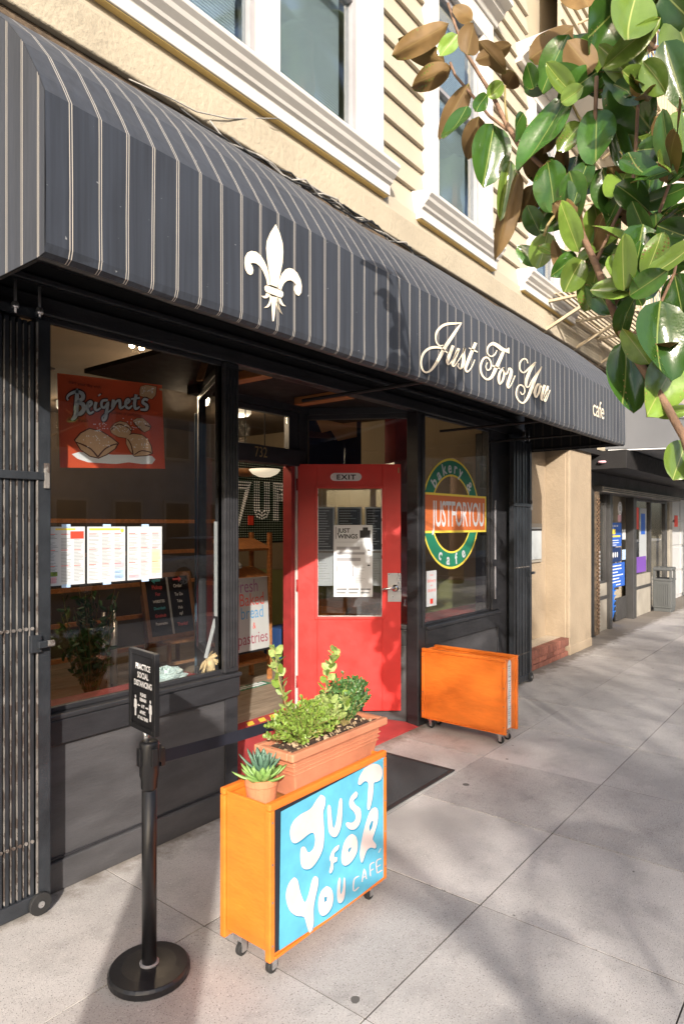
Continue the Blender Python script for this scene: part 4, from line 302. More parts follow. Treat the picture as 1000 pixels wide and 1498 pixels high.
BEIGO=[[[[1.6684,2.3033],[1.6665,2.3055],[1.665,2.3072],[1.6652,2.307],[1.6664,2.3086],[1.669,2.3121],[1.6735,2.3159],[1.6824,2.3215],[1.6938,2.3275],[1.7023,2.3303],[1.7088,2.3297],[1.7157,2.3274],[1.719,2.3253],[1.7193,2.3241],[1.7196,2.3215],[1.721,2.3228],[1.7189,2.3211],[1.7083,2.3144],[1.6955,2.2962],[1.7076,2.2806],[1.7181,2.2766],[1.7221,2.2741],[1.7223,2.2723],[1.7231,2.2692],[1.7232,2.2675],[1.7213,2.2635],[1.7168,2.2568],[1.7137,2.2527],[1.7119,2.2512],[1.7067,2.2493],[1.7015,2.2479]],[[1.6516,2.2887],[1.6492,2.2912],[1.645,2.2964],[1.6431,2.3054],[1.6453,2.3147],[1.6501,2.324],[1.6583,2.3333],[1.6699,2.3423],[1.6845,2.3514],[1.7007,2.358],[1.7171,2.3593],[1.7319,2.3566],[1.7445,2.3502],[1.7523,2.3386],[1.7541,2.3249],[1.7486,2.3083],[1.7348,2.297],[1.7237,2.2917],[1.7256,2.2996],[1.7237,2.308],[1.7342,2.3063],[1.7474,2.3006],[1.7558,2.2899],[1.7596,2.2779],[1.7586,2.2637],[1.7521,2.25],[1.7428,2.2383],[1.7315,2.2284],[1.718,2.2229],[1.7074,2.2221],[1.7015,2.2221]]],[[[1.6931,2.3567],[1.6915,2.3473],[1.6892,2.334],[1.6872,2.3201],[1.6858,2.3061],[1.6847,2.2909],[1.6836,2.2752],[1.6829,2.2591],[1.6823,2.244],[1.6812,2.2337],[1.6796,2.2285],[1.677,2.2239],[1.6752,2.2207],[1.6783,2.221],[1.6804,2.2206],[1.6788,2.2202]],[[1.7159,2.3606],[1.7178,2.3517],[1.7204,2.3388],[1.722,2.3244],[1.7218,2.3095],[1.7207,2.2939],[1.7195,2.2787],[1.7191,2.263],[1.7186,2.2462],[1.7159,2.2298],[1.7089,2.2157],[1.7002,2.2062],[1.692,2.1999],[1.6814,2.1958],[1.6732,2.1969],[1.6706,2.1982]]],[[[1.763,2.2649],[1.7707,2.2702],[1.7821,2.2784],[1.7924,2.2887],[1.796,2.3021],[1.7927,2.3125],[1.7822,2.3197],[1.7688,2.3177],[1.7583,2.3114],[1.7496,2.3009],[1.7458,2.2887],[1.7445,2.2761],[1.7453,2.2642],[1.7487,2.2533],[1.7548,2.2432],[1.768,2.2357],[1.7842,2.2405],[1.7941,2.2486],[1.7999,2.2539]],[[1.7494,2.2819],[1.7565,2.2877],[1.7655,2.2953],[1.7695,2.2993],[1.7689,2.2979],[1.769,2.2982],[1.7734,2.2959],[1.7774,2.2957],[1.7758,2.2943],[1.7751,2.293],[1.7739,2.2881],[1.773,2.2794],[1.7733,2.2722],[1.7751,2.2661],[1.7777,2.2611],[1.7752,2.2608],[1.7737,2.2608],[1.7808,2.265],[1.787,2.269]]],[[[1.7914,2.3103],[1.789,2.3019],[1.7859,2.2894],[1.7847,2.2771],[1.7879,2.2667],[1.7957,2.2589],[1.8104,2.2569],[1.8225,2.2633],[1.832,2.2712],[1.8383,2.2766]],[[1.8207,2.3079],[1.8186,2.2996],[1.816,2.2888],[1.8148,2.2819],[1.8146,2.2801],[1.8133,2.2798],[1.8079,2.2794],[1.8103,2.2806],[1.8182,2.2865],[1.8245,2.2913]]],[[[1.8099,2.3394],[1.811,2.3378],[1.8126,2.3356],[1.8138,2.334]],[[1.8338,2.3584],[1.8353,2.357],[1.8373,2.3551],[1.8388,2.3537]]],[[[1.87,2.3395],[1.8614,2.3383],[1.8479,2.3361],[1.8325,2.329],[1.8232,2.3154],[1.8202,2.3027],[1.821,2.2909],[1.8269,2.2811],[1.8381,2.2741],[1.8582,2.2775],[1.8699,2.2922],[1.8787,2.3077],[1.8633,2.31],[1.8588,2.3086],[1.8533,2.2898],[1.8483,2.2714],[1.8458,2.2572],[1.8441,2.2455],[1.8426,2.2382],[1.8412,2.2345],[1.8407,2.2328],[1.8492,2.2333],[1.8525,2.2309],[1.8512,2.2331],[1.8511,2.2353],[1.8559,2.2408],[1.8659,2.2497],[1.877,2.2592],[1.8888,2.2695],[1.9011,2.2798],[1.9097,2.287]],[[1.87,2.315],[1.8619,2.3136],[1.8522,2.3118],[1.8494,2.3111],[1.8495,2.3099],[1.8483,2.3043],[1.8483,2.301],[1.8491,2.2994],[1.8498,2.2982],[1.8431,2.2957],[1.8478,2.3022],[1.8571,2.3174],[1.8833,2.328],[1.8859,2.3083],[1.8822,2.2882],[1.8789,2.2705],[1.8771,2.2574],[1.8752,2.2445],[1.8716,2.2322],[1.8647,2.2214],[1.8553,2.2137],[1.8392,2.2107],[1.83,2.2192],[1.8275,2.2298],[1.8309,2.2426],[1.8404,2.2535],[1.8519,2.2634],[1.8631,2.2728],[1.8749,2.283],[1.8872,2.2935],[1.8958,2.3008]]],[[[1.8872,2.3352],[1.8845,2.3215],[1.8809,2.3026],[1.8838,2.2826],[1.9138,2.294],[1.9206,2.3089],[1.9264,2.3194],[1.931,2.3231],[1.9346,2.3248],[1.9278,2.3251],[1.9236,2.3279],[1.9236,2.3218],[1.924,2.3141],[1.9245,2.3061],[1.9256,2.2956],[1.9407,2.2839],[1.9577,2.2913],[1.9692,2.3012],[1.9768,2.3081]],[[1.9184,2.3349],[1.9158,2.3212],[1.9126,2.3036],[1.9086,2.3035],[1.8879,2.3039],[1.8963,2.3175],[1.9057,2.3311],[1.9157,2.3406],[1.9266,2.3477],[1.9444,2.3491],[1.9533,2.3375],[1.9544,2.3278],[1.9549,2.3196],[1.9549,2.3112],[1.9544,2.3053],[1.9448,2.3092],[1.9444,2.3097],[1.9547,2.3166],[1.9629,2.3224]]],[[[1.9809,2.3136],[1.9876,2.3183],[1.9975,2.3257],[2.007,2.3363],[2.0079,2.3502],[2.0017,2.359],[1.9876,2.3633],[1.9739,2.3572],[1.9654,2.3492],[1.9592,2.339],[1.9567,2.3279],[1.9565,2.3167],[1.9594,2.3059],[1.9664,2.2973],[1.9767,2.2915],[1.9927,2.2911],[2.0061,2.2995],[2.0145,2.3089],[2.0196,2.3152]],[[1.9657,2.3298],[1.9717,2.3349],[1.979,2.3413],[1.9808,2.3431],[1.9798,2.3394],[1.9799,2.3392],[1.9863,2.338],[1.9909,2.3391],[1.9888,2.3367],[1.9875,2.3343],[1.9867,2.3298],[1.9866,2.3233],[1.9873,2.3196],[1.9888,2.3177],[1.9909,2.3162],[1.9881,2.3153],[1.9895,2.316],[1.9968,2.3219],[2.0027,2.3271]]],[[[2.0192,2.383],[2.0158,2.3701],[2.0111,2.3515],[2.0084,2.3338],[2.0091,2.3188],[2.0126,2.3053],[2.0254,2.293],[2.0462,2.2981],[2.0575,2.3079],[2.0642,2.3144]],[[2.052,2.3814],[2.0487,2.3686],[2.0443,2.3511],[2.0419,2.3367],[2.0419,2.3263],[2.0431,2.3182],[2.0388,2.3189],[2.0336,2.3186],[2.0419,2.3237],[2.0494,2.3287]]],[[[2.0059,2.3427],[2.0213,2.3466],[2.0428,2.3521],[2.0585,2.356]],[[2.0026,2.3637],[2.018,2.368],[2.0393,2.374],[2.055,2.3784]]],[[[2.1137,2.3751],[2.1074,2.377],[2.0966,2.3795],[2.0799,2.3773],[2.0669,2.3665],[2.0596,2.3541],[2.0596,2.3376],[2.0721,2.3281],[2.0827,2.3246],[2.0851,2.3238],[2.0846,2.3233],[2.0847,2.3207],[2.0881,2.323],[2.0846,2.3219],[2.0718,2.3199],[2.0615,2.3185]],[[2.1003,2.3499],[2.0945,2.3513],[2.0884,2.3526],[2.0907,2.3535],[2.0924,2.3538],[2.0906,2.3505],[2.0896,2.3534],[2.0906,2.3547],[2.1015,2.3518],[2.1144,2.3438],[2.1192,2.3299],[2.117,2.3156],[2.1042,2.3005],[2.0857,2.2954],[2.0696,2.295],[2.0591,2.2951]]]]
PAST=[[[1.6947,2.1082],[1.7247,2.145],[1.7707,2.1717],[1.8368,2.1631],[1.8887,2.1395],[1.9251,2.1167],[1.9084,2.0886],[1.8626,2.0554],[1.8177,2.0343],[1.7738,2.0393],[1.7247,2.0662]],[[1.8821,2.1856],[1.9084,2.2151],[1.9384,2.2294],[1.9757,2.2263],[2.0067,2.1999],[1.9997,2.1751],[1.9723,2.1482],[1.9284,2.1496],[1.8887,2.1659]],[[2.0136,2.2399],[2.0381,2.2581],[2.0735,2.2626],[2.1023,2.2448],[2.1241,2.2258],[2.1131,2.206],[2.0842,2.1905],[2.0522,2.2052],[2.024,2.2231]],[[1.9757,2.1605],[2.0171,2.174],[2.0664,2.1733],[2.1023,2.1556],[2.1241,2.1207],[2.1314,2.0843],[2.095,2.0689],[2.024,2.0599],[1.9963,2.0847],[1.9757,2.1187]],[[2.0628,2.4289],[2.095,2.4404],[2.1314,2.4421],[2.1594,2.4418],[2.1535,2.3973],[2.1314,2.3722],[2.0878,2.3748],[2.0557,2.3791],[2.0557,2.4064]]]
PASTO=[[[1.6877,2.109],[1.7197,2.1487],[1.7689,2.1774],[1.8396,2.1682],[1.8952,2.1427],[1.9343,2.118],[1.9165,2.0876],[1.8672,2.0517],[1.8192,2.029],[1.7722,2.0345],[1.7197,2.0636]],[[1.8788,2.1857],[1.9069,2.2176],[1.939,2.233],[1.9789,2.2296],[2.0121,2.2011],[2.0047,2.1742],[1.9753,2.1452],[1.9283,2.1467],[1.8858,2.1644]],[[2.0108,2.2412],[2.0369,2.2608],[2.0749,2.2656],[2.1057,2.2463],[2.1291,2.2258],[2.1173,2.2044],[2.0864,2.1877],[2.052,2.2036],[2.0219,2.223]],[[1.9716,2.164],[2.0158,2.1785],[2.0686,2.1777],[2.107,2.1586],[2.1304,2.1209],[2.1383,2.0815],[2.0993,2.0649],[2.0233,2.0554],[1.9936,2.0821],[1.9716,2.1189]],[[2.061,2.4309],[2.0955,2.4433],[2.1345,2.4451],[2.1645,2.4447],[2.1582,2.3966],[2.1345,2.3695],[2.0878,2.3724],[2.0535,2.3771],[2.0535,2.4067]]]
PLINE=[[[[1.6991,2.0959],[1.7082,2.0938],[1.7211,2.0906],[1.7348,2.0865],[1.7488,2.0816],[1.7635,2.0758],[1.777,2.0683],[1.7899,2.0569],[1.802,2.0437],[1.8104,2.0341]],[[1.701,2.1014],[1.7102,2.0996],[1.7236,2.0969],[1.7378,2.093],[1.7521,2.0881],[1.7673,2.0819],[1.7819,2.0739],[1.7958,2.0622],[1.8086,2.049],[1.8175,2.0395]]],[[[1.8174,2.0346],[1.8262,2.0458],[1.8388,2.0614],[1.8516,2.075],[1.864,2.0843],[1.877,2.0919],[1.8895,2.0982],[1.9022,2.1036],[1.9145,2.1078],[1.9232,2.1107]],[[1.8105,2.039],[1.8195,2.05],[1.8327,2.0656],[1.8465,2.0797],[1.8598,2.0897],[1.8734,2.0978],[1.8865,2.1045],[1.9,2.1098],[1.9128,2.1137],[1.9216,2.1162]]],[[[1.8899,2.179],[1.8997,2.1894],[1.9136,2.2034],[1.9282,2.2121],[1.9451,2.2118],[1.9645,2.2066],[1.9804,2.2008],[1.9902,2.1955],[1.9963,2.1898],[2.0003,2.1857]],[[1.8861,2.1817],[1.8959,2.1922],[1.9104,2.2068],[1.9273,2.2167],[1.9467,2.2166],[1.9669,2.2111],[1.9833,2.2052],[1.9939,2.1995],[2.0006,2.1933],[2.0047,2.1891]]],[[[2.0143,2.2323],[2.0215,2.2259],[2.0319,2.2169],[2.0424,2.2083],[2.0529,2.201],[2.0632,2.1942],[2.0705,2.1896]],[[2.0185,2.236],[2.0257,2.2296],[2.036,2.2205],[2.0464,2.2122],[2.0569,2.2053],[2.0676,2.1991],[2.0751,2.1948]]],[[[1.9793,2.1413],[1.9848,2.135],[1.9924,2.1257],[1.9993,2.1139],[2.0048,2.0965],[2.0096,2.076],[2.013,2.0614]],[[1.9844,2.145],[1.9901,2.1387],[1.9983,2.1291],[2.0058,2.1165],[2.0116,2.0985],[2.0165,2.0778],[2.0198,2.0631]]],[[[2.0252,2.0638],[2.0354,2.0713],[2.0501,2.0813],[2.0661,2.0881],[2.0864,2.0887],[2.1095,2.0862],[2.1262,2.0841]],[[2.0215,2.0679],[2.0318,2.0754],[2.0471,2.0859],[2.0652,2.0934],[2.0873,2.0943],[2.111,2.0918],[2.1278,2.0897]]],[[[2.0862,2.2251],[2.0958,2.2235],[2.1091,2.2213],[2.1188,2.2197]],[[2.088,2.2299],[2.0977,2.2283],[2.1109,2.2262],[2.1206,2.2246]]]]
PLATE=[[[1.6774,2.0398],[1.7193,2.0557],[1.762,2.0498],[1.8375,2.0562],[1.9025,2.0559],[1.9901,2.0632],[2.0671,2.0666],[2.1321,2.0689],[2.1542,2.0521],[2.1321,2.0256],[2.0671,2.0208],[1.9901,2.0242],[1.9157,2.0098],[1.8375,2.0082],[1.762,2.0072],[1.7072,2.0199]]]
POSTER=[[[1.6053,2.4163],[2.1961,2.4575],[2.2166,2.0065],[1.6196,1.9719]]]
SUGAR=[[1.7638,2.136],[1.7892,2.1354],[1.7372,2.1144],[1.8743,2.1024],[1.849,2.1374],[1.8118,2.13],[1.7538,2.1348],[1.7604,2.0835],[1.8595,2.1006],[1.8548,2.1399],[1.7755,2.104],[1.8436,2.096],[1.868,2.1482],[1.823,2.1058],[1.8068,2.1358],[1.8016,2.141],[1.8771,2.0984],[1.8136,2.1287],[1.8728,2.1171],[1.8684,2.0987],[1.8072,2.1208],[1.8219,2.1211],[1.9133,2.1978],[1.97,2.2145],[1.9035,2.1845],[1.9236,2.1903],[1.9401,2.1995],[1.9864,2.2106],[1.935,2.2042],[1.9542,2.2037],[1.9301,2.1829],[1.9271,2.1898],[1.9781,2.2132],[1.9048,2.1997],[1.9659,2.192],[1.9199,2.1976],[1.9147,2.1921],[1.9032,2.1818],[1.9774,2.1803],[1.9632,2.1785],[1.9011,2.197],[1.9836,2.1879],[1.9348,2.176],[1.9532,2.1828],[2.0513,2.2388],[2.0629,2.242],[2.0581,2.2143],[2.0542,2.2451],[2.0323,2.2372],[2.0893,2.2378],[2.0511,2.2419],[2.1048,2.2376],[2.0448,2.2423],[2.0331,2.2373],[2.081,2.2438],[2.032,2.2267],[2.0479,2.2119],[2.0382,2.2261],[2.0885,2.2361],[2.1053,2.2359],[2.0474,2.2311],[2.0317,2.2289],[2.0479,2.2155],[2.093,2.2337],[2.0313,2.2343],[2.0474,2.2378],[2.0222,2.1066],[2.0126,2.1479],[2.0984,2.1297],[2.1054,2.1389],[2.0954,2.1247],[2.0832,2.1188],[2.0506,2.1496],[2.02,2.1062],[2.0952,2.1105],[2.0335,2.1187],[2.0841,2.1243],[2.0858,2.1304],[2.0682,2.1205],[2.0262,2.1042],[2.1015,2.1558],[2.1032,2.1093],[2.0697,2.1541],[2.0952,2.1523],[2.1029,2.1248],[2.0039,2.141],[2.066,2.1263],[2.0783,2.1088],[2.0857,2.4239],[2.1369,2.4319],[2.1335,2.4279],[2.1287,2.4048],[2.1336,2.4134],[2.1337,2.4251],[2.1185,2.4183],[2.1347,2.4061],[2.104,2.4095],[2.0719,2.4206],[2.1129,2.4121],[2.1327,2.4113],[2.08,2.4111],[2.1256,2.413],[2.0708,2.3939],[2.13,2.4284],[2.1092,2.4151],[2.127,2.4203],[2.0868,2.408],[2.1402,2.4297],[2.0782,2.4022],[2.1342,2.4148],[1.821,2.1678],[1.8495,2.2077],[1.8583,2.2027],[1.8102,2.1675],[1.82,2.1704],[1.7991,2.1645],[1.7998,2.1979],[1.826,2.1923],[1.8299,2.1666],[1.844,2.2098],[1.8109,2.181],[1.8253,2.1748],[1.8252,2.2043],[1.8055,2.1665],[1.8146,2.1712],[1.8671,2.1837],[1.8411,2.1815],[1.8111,2.1641],[1.8237,2.1656],[1.8104,2.1661],[1.8503,2.1824],[1.8217,2.2009],[1.849,2.1939],[1.8399,2.2034],[1.7922,2.1972],[2.0211,2.2451],[2.0289,2.2343],[2.0017,2.2323],[2.0054,2.2482],[1.9874,2.1954],[1.9691,2.2102],[1.9811,2.2327],[1.9563,2.2464],[2.0329,2.2071],[2.0205,2.207],[2.0332,2.2478],[2.0024,2.2237],[2.0015,2.197],[2.017,2.1969],[1.9639,2.2097],[2.01,2.2095]]
LEAVES=[[[2.045,1.142,3.456],[1.908,1.258,3.335],0.067,"b"],[[2.082,1.177,3.355],[1.955,1.269,3.399],0.061,"b"],[[2.063,1.139,3.311],[1.971,1.234,3.249],0.068,"b"],[[1.975,1.07,3.348],[1.941,1.113,3.275],0.05,"g"],[[1.949,1.018,3.242],[1.956,0.999,3.331],0.072,"b"],[[1.926,0.977,3.193],[1.953,0.877,3.203],0.048,"b"],[[2.039,1.06,3.213],[2.01,1.15,3.068],0.07,"b"],[[1.987,1.038,3.101],[1.923,1.074,2.964],0.064,"g"],[[2.052,1.028,3.094],[2.071,1.076,2.989],0.07,"b"],[[2.044,0.969,3.04],[2.015,0.989,2.851],0.114,"g"],[[2.086,0.944,3.175],[2.057,0.907,3.19],0.06,"b"],[[2.05,0.868,3.132],[2.074,0.804,3.111],0.049,"g"],[[1.986,0.965,3.109],[1.921,0.986,3.025],0.04,"g"],[[2.007,0.92,3.142],[2.01,0.967,3.118],0.044,"g"],[[2.004,0.707,3.01],[1.932,0.812,2.785],0.096,"g"],[[2.042,0.759,2.997],[2.014,0.775,2.882],0.052,"b"],[[2.004,0.621,2.935],[1.957,0.611,2.76],0.089,"g"],[[1.864,0.563,2.955],[1.914,0.452,3.053],0.053,"g"],[[1.958,0.582,2.995],[2.045,0.461,3.108],0.059,"b"],[[1.993,0.63,3.044],[1.959,0.687,3.129],0.081,"b"],[[2.02,0.626,3.057],[1.947,0.687,2.983],0.07,"g"],[[1.994,0.577,3.016],[2.08,0.501,2.877],0.116,"g"],[[1.879,0.431,2.78],[1.935,0.373,2.691],0.061,"b"],[[2.031,0.565,3.229],[2.001,0.664,3.143],0.121,"g"],[[1.902,0.484,3.146],[1.854,0.51,2.986],0.115,"g"],[[2.125,0.732,3.302],[2.012,0.814,3.187],0.079,"b"],[[2.021,0.713,3.21],[2.0,0.78,3.08],0.08,"b"],[[1.95,0.75,2.803],[1.964,0.73,2.658],0.087,"g"],[[1.919,0.673,2.733],[1.958,0.65,2.613],0.08,"g"],[[2.02,0.61,2.765],[2.053,0.58,2.62],0.077,"g"],[[2.031,0.582,2.892],[2.039,0.542,2.72],0.049,"g"],[[2.063,0.921,2.911],[2.048,0.956,2.727],0.055,"g"],[[2.056,0.887,2.863],[2.006,0.944,2.609],0.067,"b"],[[2.038,0.64,2.673],[2.106,0.626,2.528],0.104,"g"],[[1.853,0.455,2.492],[1.846,0.491,2.311],0.119,"g"],[[1.848,0.42,2.477],[1.915,0.369,2.459],0.071,"g"],[[1.958,0.445,2.514],[2.047,0.412,2.426],0.079,"g"],[[1.965,0.5,2.599],[2.031,0.383,2.63],0.05,"g"],[[1.815,0.405,2.27],[1.821,0.426,2.086],0.125,"g"],[[1.898,0.51,2.206],[1.894,0.509,2.018],0.086,"b"],[[1.92,0.378,2.157],[1.827,0.435,1.997],0.105,"b"],[[1.894,0.349,2.0],[1.869,0.425,1.996],0.032,"g"],[[1.887,0.357,1.917],[1.835,0.382,1.818],0.074,"g"],[[1.986,0.616,2.451],[2.009,0.647,2.352],0.076,"b"],[[1.956,0.649,2.48],[1.916,0.692,2.385],0.068,"g"],[[2.029,0.78,2.622],[2.053,0.812,2.533],0.073,"g"],[[2.089,0.822,2.554],[2.079,0.893,2.607],0.053,"g"],[[1.967,0.739,2.568],[1.976,0.714,2.444],0.029,"b"],[[1.975,0.825,2.882],[2.052,0.789,2.802],0.073,"b"],[[2.104,1.08,3.477],[2.04,1.105,3.497],0.048,"b"],[[1.962,0.632,2.767],[1.91,0.654,2.654],0.06,"b"],[[1.881,0.411,2.971],[1.913,0.369,2.808],0.079,"g"],[[1.939,0.399,3.072],[1.941,0.358,2.927],0.092,"b"],[[1.854,0.455,2.921],[1.884,0.404,2.844],0.061,"g"],[[1.925,0.371,2.798],[1.916,0.394,2.639],0.087,"g"],[[2.034,0.566,2.847],[2.092,0.523,2.777],0.061,"b"],[[1.959,0.554,2.476],[2.014,0.504,2.344],0.066,"g"],[[1.963,0.403,2.383],[1.93,0.372,2.239],0.071,"g"],[[2.067,0.625,2.613],[2.08,0.653,2.478],0.071,"g"],[[2.001,0.556,2.61],[2.101,0.478,2.563],0.052,"b"],[[2.008,0.667,2.913],[1.959,0.712,2.835],0.058,"b"],[[1.973,0.836,2.993],[1.959,0.875,2.925],0.051,"g"],[[1.957,0.796,3.043],[1.902,0.795,3.086],0.042,"g"],[[1.94,0.705,2.956],[1.944,0.646,2.974],0.045,"g"],[[1.9,0.484,2.718],[1.914,0.393,2.701],0.056,"g"],[[1.925,0.964,3.248],[1.94,0.889,3.137],0.048,"b"],[[1.972,0.675,2.98],[1.908,0.734,3.052],0.049,"g"],[[1.928,0.554,2.293],[1.936,0.604,2.384],0.058,"g"],[[1.937,0.476,2.43],[1.969,0.379,2.416],0.068,"g"],[[1.881,0.428,2.627],[1.909,0.368,2.645],0.054,"b"],[[1.93,0.389,2.224],[1.872,0.401,2.106],0.055,"g"],[[2.086,0.848,2.817],[2.105,0.904,2.728],0.058,"b"],[[2.033,0.685,2.681],[1.973,0.759,2.617],0.059,"g"],[[1.962,0.652,2.583],[1.879,0.692,2.624],0.052,"b"],[[1.922,0.544,2.653],[1.95,0.47,2.584],0.069,"g"],[[2.048,0.541,2.764],[1.988,0.562,2.646],0.081,"g"],[[1.945,0.626,3.205],[1.953,0.689,3.342],0.079,"b"],[[1.924,0.421,3.129],[1.93,0.356,3.028],0.092,"g"],[[1.959,0.592,3.257],[1.97,0.502,3.295],0.099,"g"],[[2.008,0.839,2.717],[2.081,0.823,2.64],0.057,"g"],[[2.039,0.586,2.429],[2.072,0.576,2.313],0.073,"g"]]
BRANCH=[[[[1.808,0.326,1.831],0.0218],[[1.836,0.354,1.92],0.0207],[[1.853,0.397,2.005],0.0212],[[1.869,0.442,2.084],0.0217],[[1.893,0.508,2.2],0.0224],[[1.921,0.553,2.31],0.0211],[[1.943,0.606,2.455],0.0197],[[1.983,0.669,2.595],0.0184],[[1.981,0.719,2.671],0.0166],[[2.004,0.771,2.802],0.0149],[[1.999,0.858,2.905],0.0152],[[2.021,0.91,3.0],0.0156],[[2.037,0.97,3.133],0.0137],[[2.055,1.029,3.24],0.0117],[[2.053,1.08,3.339],0.0118],[[2.053,1.112,3.425],0.0095],[[2.06,1.151,3.544],0.0097]],[[[2.021,0.91,2.989],0.0112],[[2.03,0.979,3.065],0.0091],[[2.04,1.047,3.166],0.0093],[[2.048,1.117,3.27],0.0095],[[2.056,1.14,3.327],0.0096]],[[[1.983,0.669,2.595],0.0123],[[1.995,0.653,2.697],0.0123],[[2.002,0.628,2.814],0.0122],[[1.994,0.622,2.93],0.0121],[[1.986,0.616,3.02],0.0121]],[[[1.943,0.606,2.455],0.0118],[[1.979,0.56,2.583],0.0099],[[1.989,0.516,2.671],0.0098],[[1.995,0.508,2.808],0.0098],[[2.001,0.5,3.022],0.0098],[[1.989,0.516,3.159],0.0098]],[[[1.921,0.553,2.31],0.0115],[[1.954,0.48,2.437],0.0095],[[1.966,0.447,2.546],0.0094],[[1.996,0.41,2.678],0.0076],[[1.991,0.384,2.817],0.0075]],[[[1.893,0.508,2.2],0.0112],[[1.923,0.437,2.278],0.0092],[[1.919,0.394,2.368],0.0073],[[1.936,0.373,2.495],0.0073]],[[[1.981,0.719,2.671],0.0104],[[1.955,0.752,2.609],0.0083],[[1.949,0.76,2.578],0.0083]],[[[2.021,0.91,3.0],0.0089],[[2.025,0.921,3.085],0.0067],[[2.025,0.921,3.141],0.0067]],[[[2.004,0.625,2.835],0.0081],[[1.993,0.672,2.928],0.0082],[[1.994,0.703,3.003],0.0062],[[2.0,0.695,3.169],0.0062]]]
TREES=[('p',-24.5,-11.9,7.6,3,'tall palm tree on the far pavement'),('p',-2.3,-3.5,2.7,8,'low palm at the kerb behind the viewpoint',10,.85,.36,'palms at the kerb'),
('p',-.75,-3.6,2.75,12,'bushy low palm at the kerb beside the other palm',9,1.0,.36,'palms at the kerb'),
('s',-9.9,-13.0,11.5,2.2,4,'tall leafy tree across the street'),('s',-5.0,-13.0,10.8,2.3,6,'broad leafy tree across the street'),('p',10.6,-3.4,12.2,21,'very tall palm at the kerb near the litter bin end',30,2.6,1.0,'tall kerb palms'),('p',17.2,-3.4,12.4,22,'very tall palm farther along the kerb',30,2.6,1.0,'tall kerb palms'),
('s',3.0,-12.4,7.6,2.0,16,'round leafy tree behind the parked cars'),('s',-19.5,-12.4,7.0,1.8,9,'leafy tree farthest left across the street')]
SHADOW_PILLAR=(-1.7,-1.0,3.1)
FILL=[(1.80,.46,2.32),(1.86,.40,2.62),(1.95,.48,2.9),(1.88,.42,2.14),(2.05,.62,3.02),(2.1,.75,2.75),(2.0,.65,2.5),(1.95,.45,2.45),(2.0,.46,3.15),(2.2,.66,3.25),(2.25,.55,2.85),(2.1,.5,2.65),(2.2,.62,2.95),(2.4,.1,2.8),(2.6,-.1,3.1),(2.9,.15,3.2),(3.2,.4,3.5),(3.25,.3,2.7),(2.6,.2,3.4),(2.9,-.2,2.9),(3.3,-.1,3.3),(2.8,-.6,3.5),(3.4,-.7,3.1)]
# ================================================================ SETTING
g=MB().box(-60,90,-60,60,-.5,-.14).build('ground',m_asph,kind='structure')
road=MB().box(-60,90,-11,-4.05,-.136,-.12).build('road',m_asph,kind='structure')
sw=thing('sidewalk',None,None,(0,0,-.02),kind='structure')
MB().box(-14,32,-3.9,4.2,-.12,-.0035).build('joint_bed',m_joint,sw)
kerb=thing('kerb',None,None,(0,-4.05,0),kind='structure')
for i in range(24): B('kerb_stone',m_kerb,kerb,-14+i*1.9,-14+i*1.9+1.89,-4.05,-3.905,-.12,-.002,bevel=.015)
def slab_mesh(w,d):
    b=MB().box(0,w,0,d,-.03,0); o=b.build('slab',m_pave,sw,world=False); return o
XS=[1.83+.868*k for k in range(-9,26)]; YS=[-3.9,-2.9,-2.05,-1.2,-.345,.5,1.345,2.19,4.2]
protos={}
for i in range(len(XS)-1):
    for j in range(len(YS)-1):
        d=YS[j+1]-YS[j]; k=round(d,3)
        if k not in protos:
            o=slab_mesh(.868-.007,d-.007); protos[k]=o
        else:
            o=protos[k].copy(); COL.objects.link(o); o.parent=sw
        o.location=(XS[i]+.0035,YS[j]+.0035,.02+rnd.uniform(-.0015,.0015)); o.rotation_euler=(rnd.uniform(-.0012,.0012),rnd.uniform(-.0012,.0012),0)
opp=MB().box(-60,90,-14.2,-11,-.12,0).build('far_sidewalk',m_kerb,kind='structure')
ifl=MB().box(1.3,7.0,3.9,8.6,.0,.1).build('interior_floor',m_ifl,kind='structure')
MB().box(1.3,2.68,2.96,3.898,.0,.098).box(4.90,7.0,2.96,3.898,0,.098).build('interior_floor',m_ifl,kind='structure')
ramp_=MB().prism([(2.75,2.94,-.005),(4.82,2.94,-.005),(4.30,3.88,-.005),(3.22,3.88,-.005)],(0,0,.012)).build('entrance_ramp',m_redc,kind='structure')
for v in ramp_.data.vertices:
    if v.co.y>3.5: v.co.z+=.098
# ================================================================ CAFE BUILDING
cb=thing('cafe_building','cream sided building with black painted cafe shopfront on its ground floor','building',(1.2,2.93,0))
def P(name,mats,*a,**k): return B(name,mats,cb,*a,**k)
# ground floor, left shop window
bk=P('bulkhead',m_blkp,.2,2.71,2.95,3.05,.02,.68,bevel=.003)
P('base_board',m_blkp,.2,2.712,2.925,2.949,0,.14,bevel=.006)
P('base_board',m_blk,.2,2.711,2.940,2.9485,.1405,.152,bevel=.003)
P('window_rail',m_blk,.2,2.714,2.918,3.05,.681,.80,bevel=.008)
P('stile',m_blk,2.615,2.711,2.936,2.949,.153,.68,bevel=.003)
P('window_sill',m_blk,.2,2.718,2.905,3.0,.801,.825,bevel=.006)
f=MB()
for z0,z1 in ((.826,.85),(2.636,2.66)): f.box(1.42,2.66,2.955,2.985,z0,z1)
for x0,x1 in ((1.40,1.42),(2.60,2.66)): f.box(x0,x1,2.953,2.987,.826,2.66)
wn=f.build('shop_window',m_blk,cb,bevel=.003)
MB().box(1.421,2.599,2.968,2.974,.851,2.635).build('pane',m_glass,wn)
P('corner_post',m_blk,2.60,2.712,2.925,3.02,.826,2.66,bevel=.01)
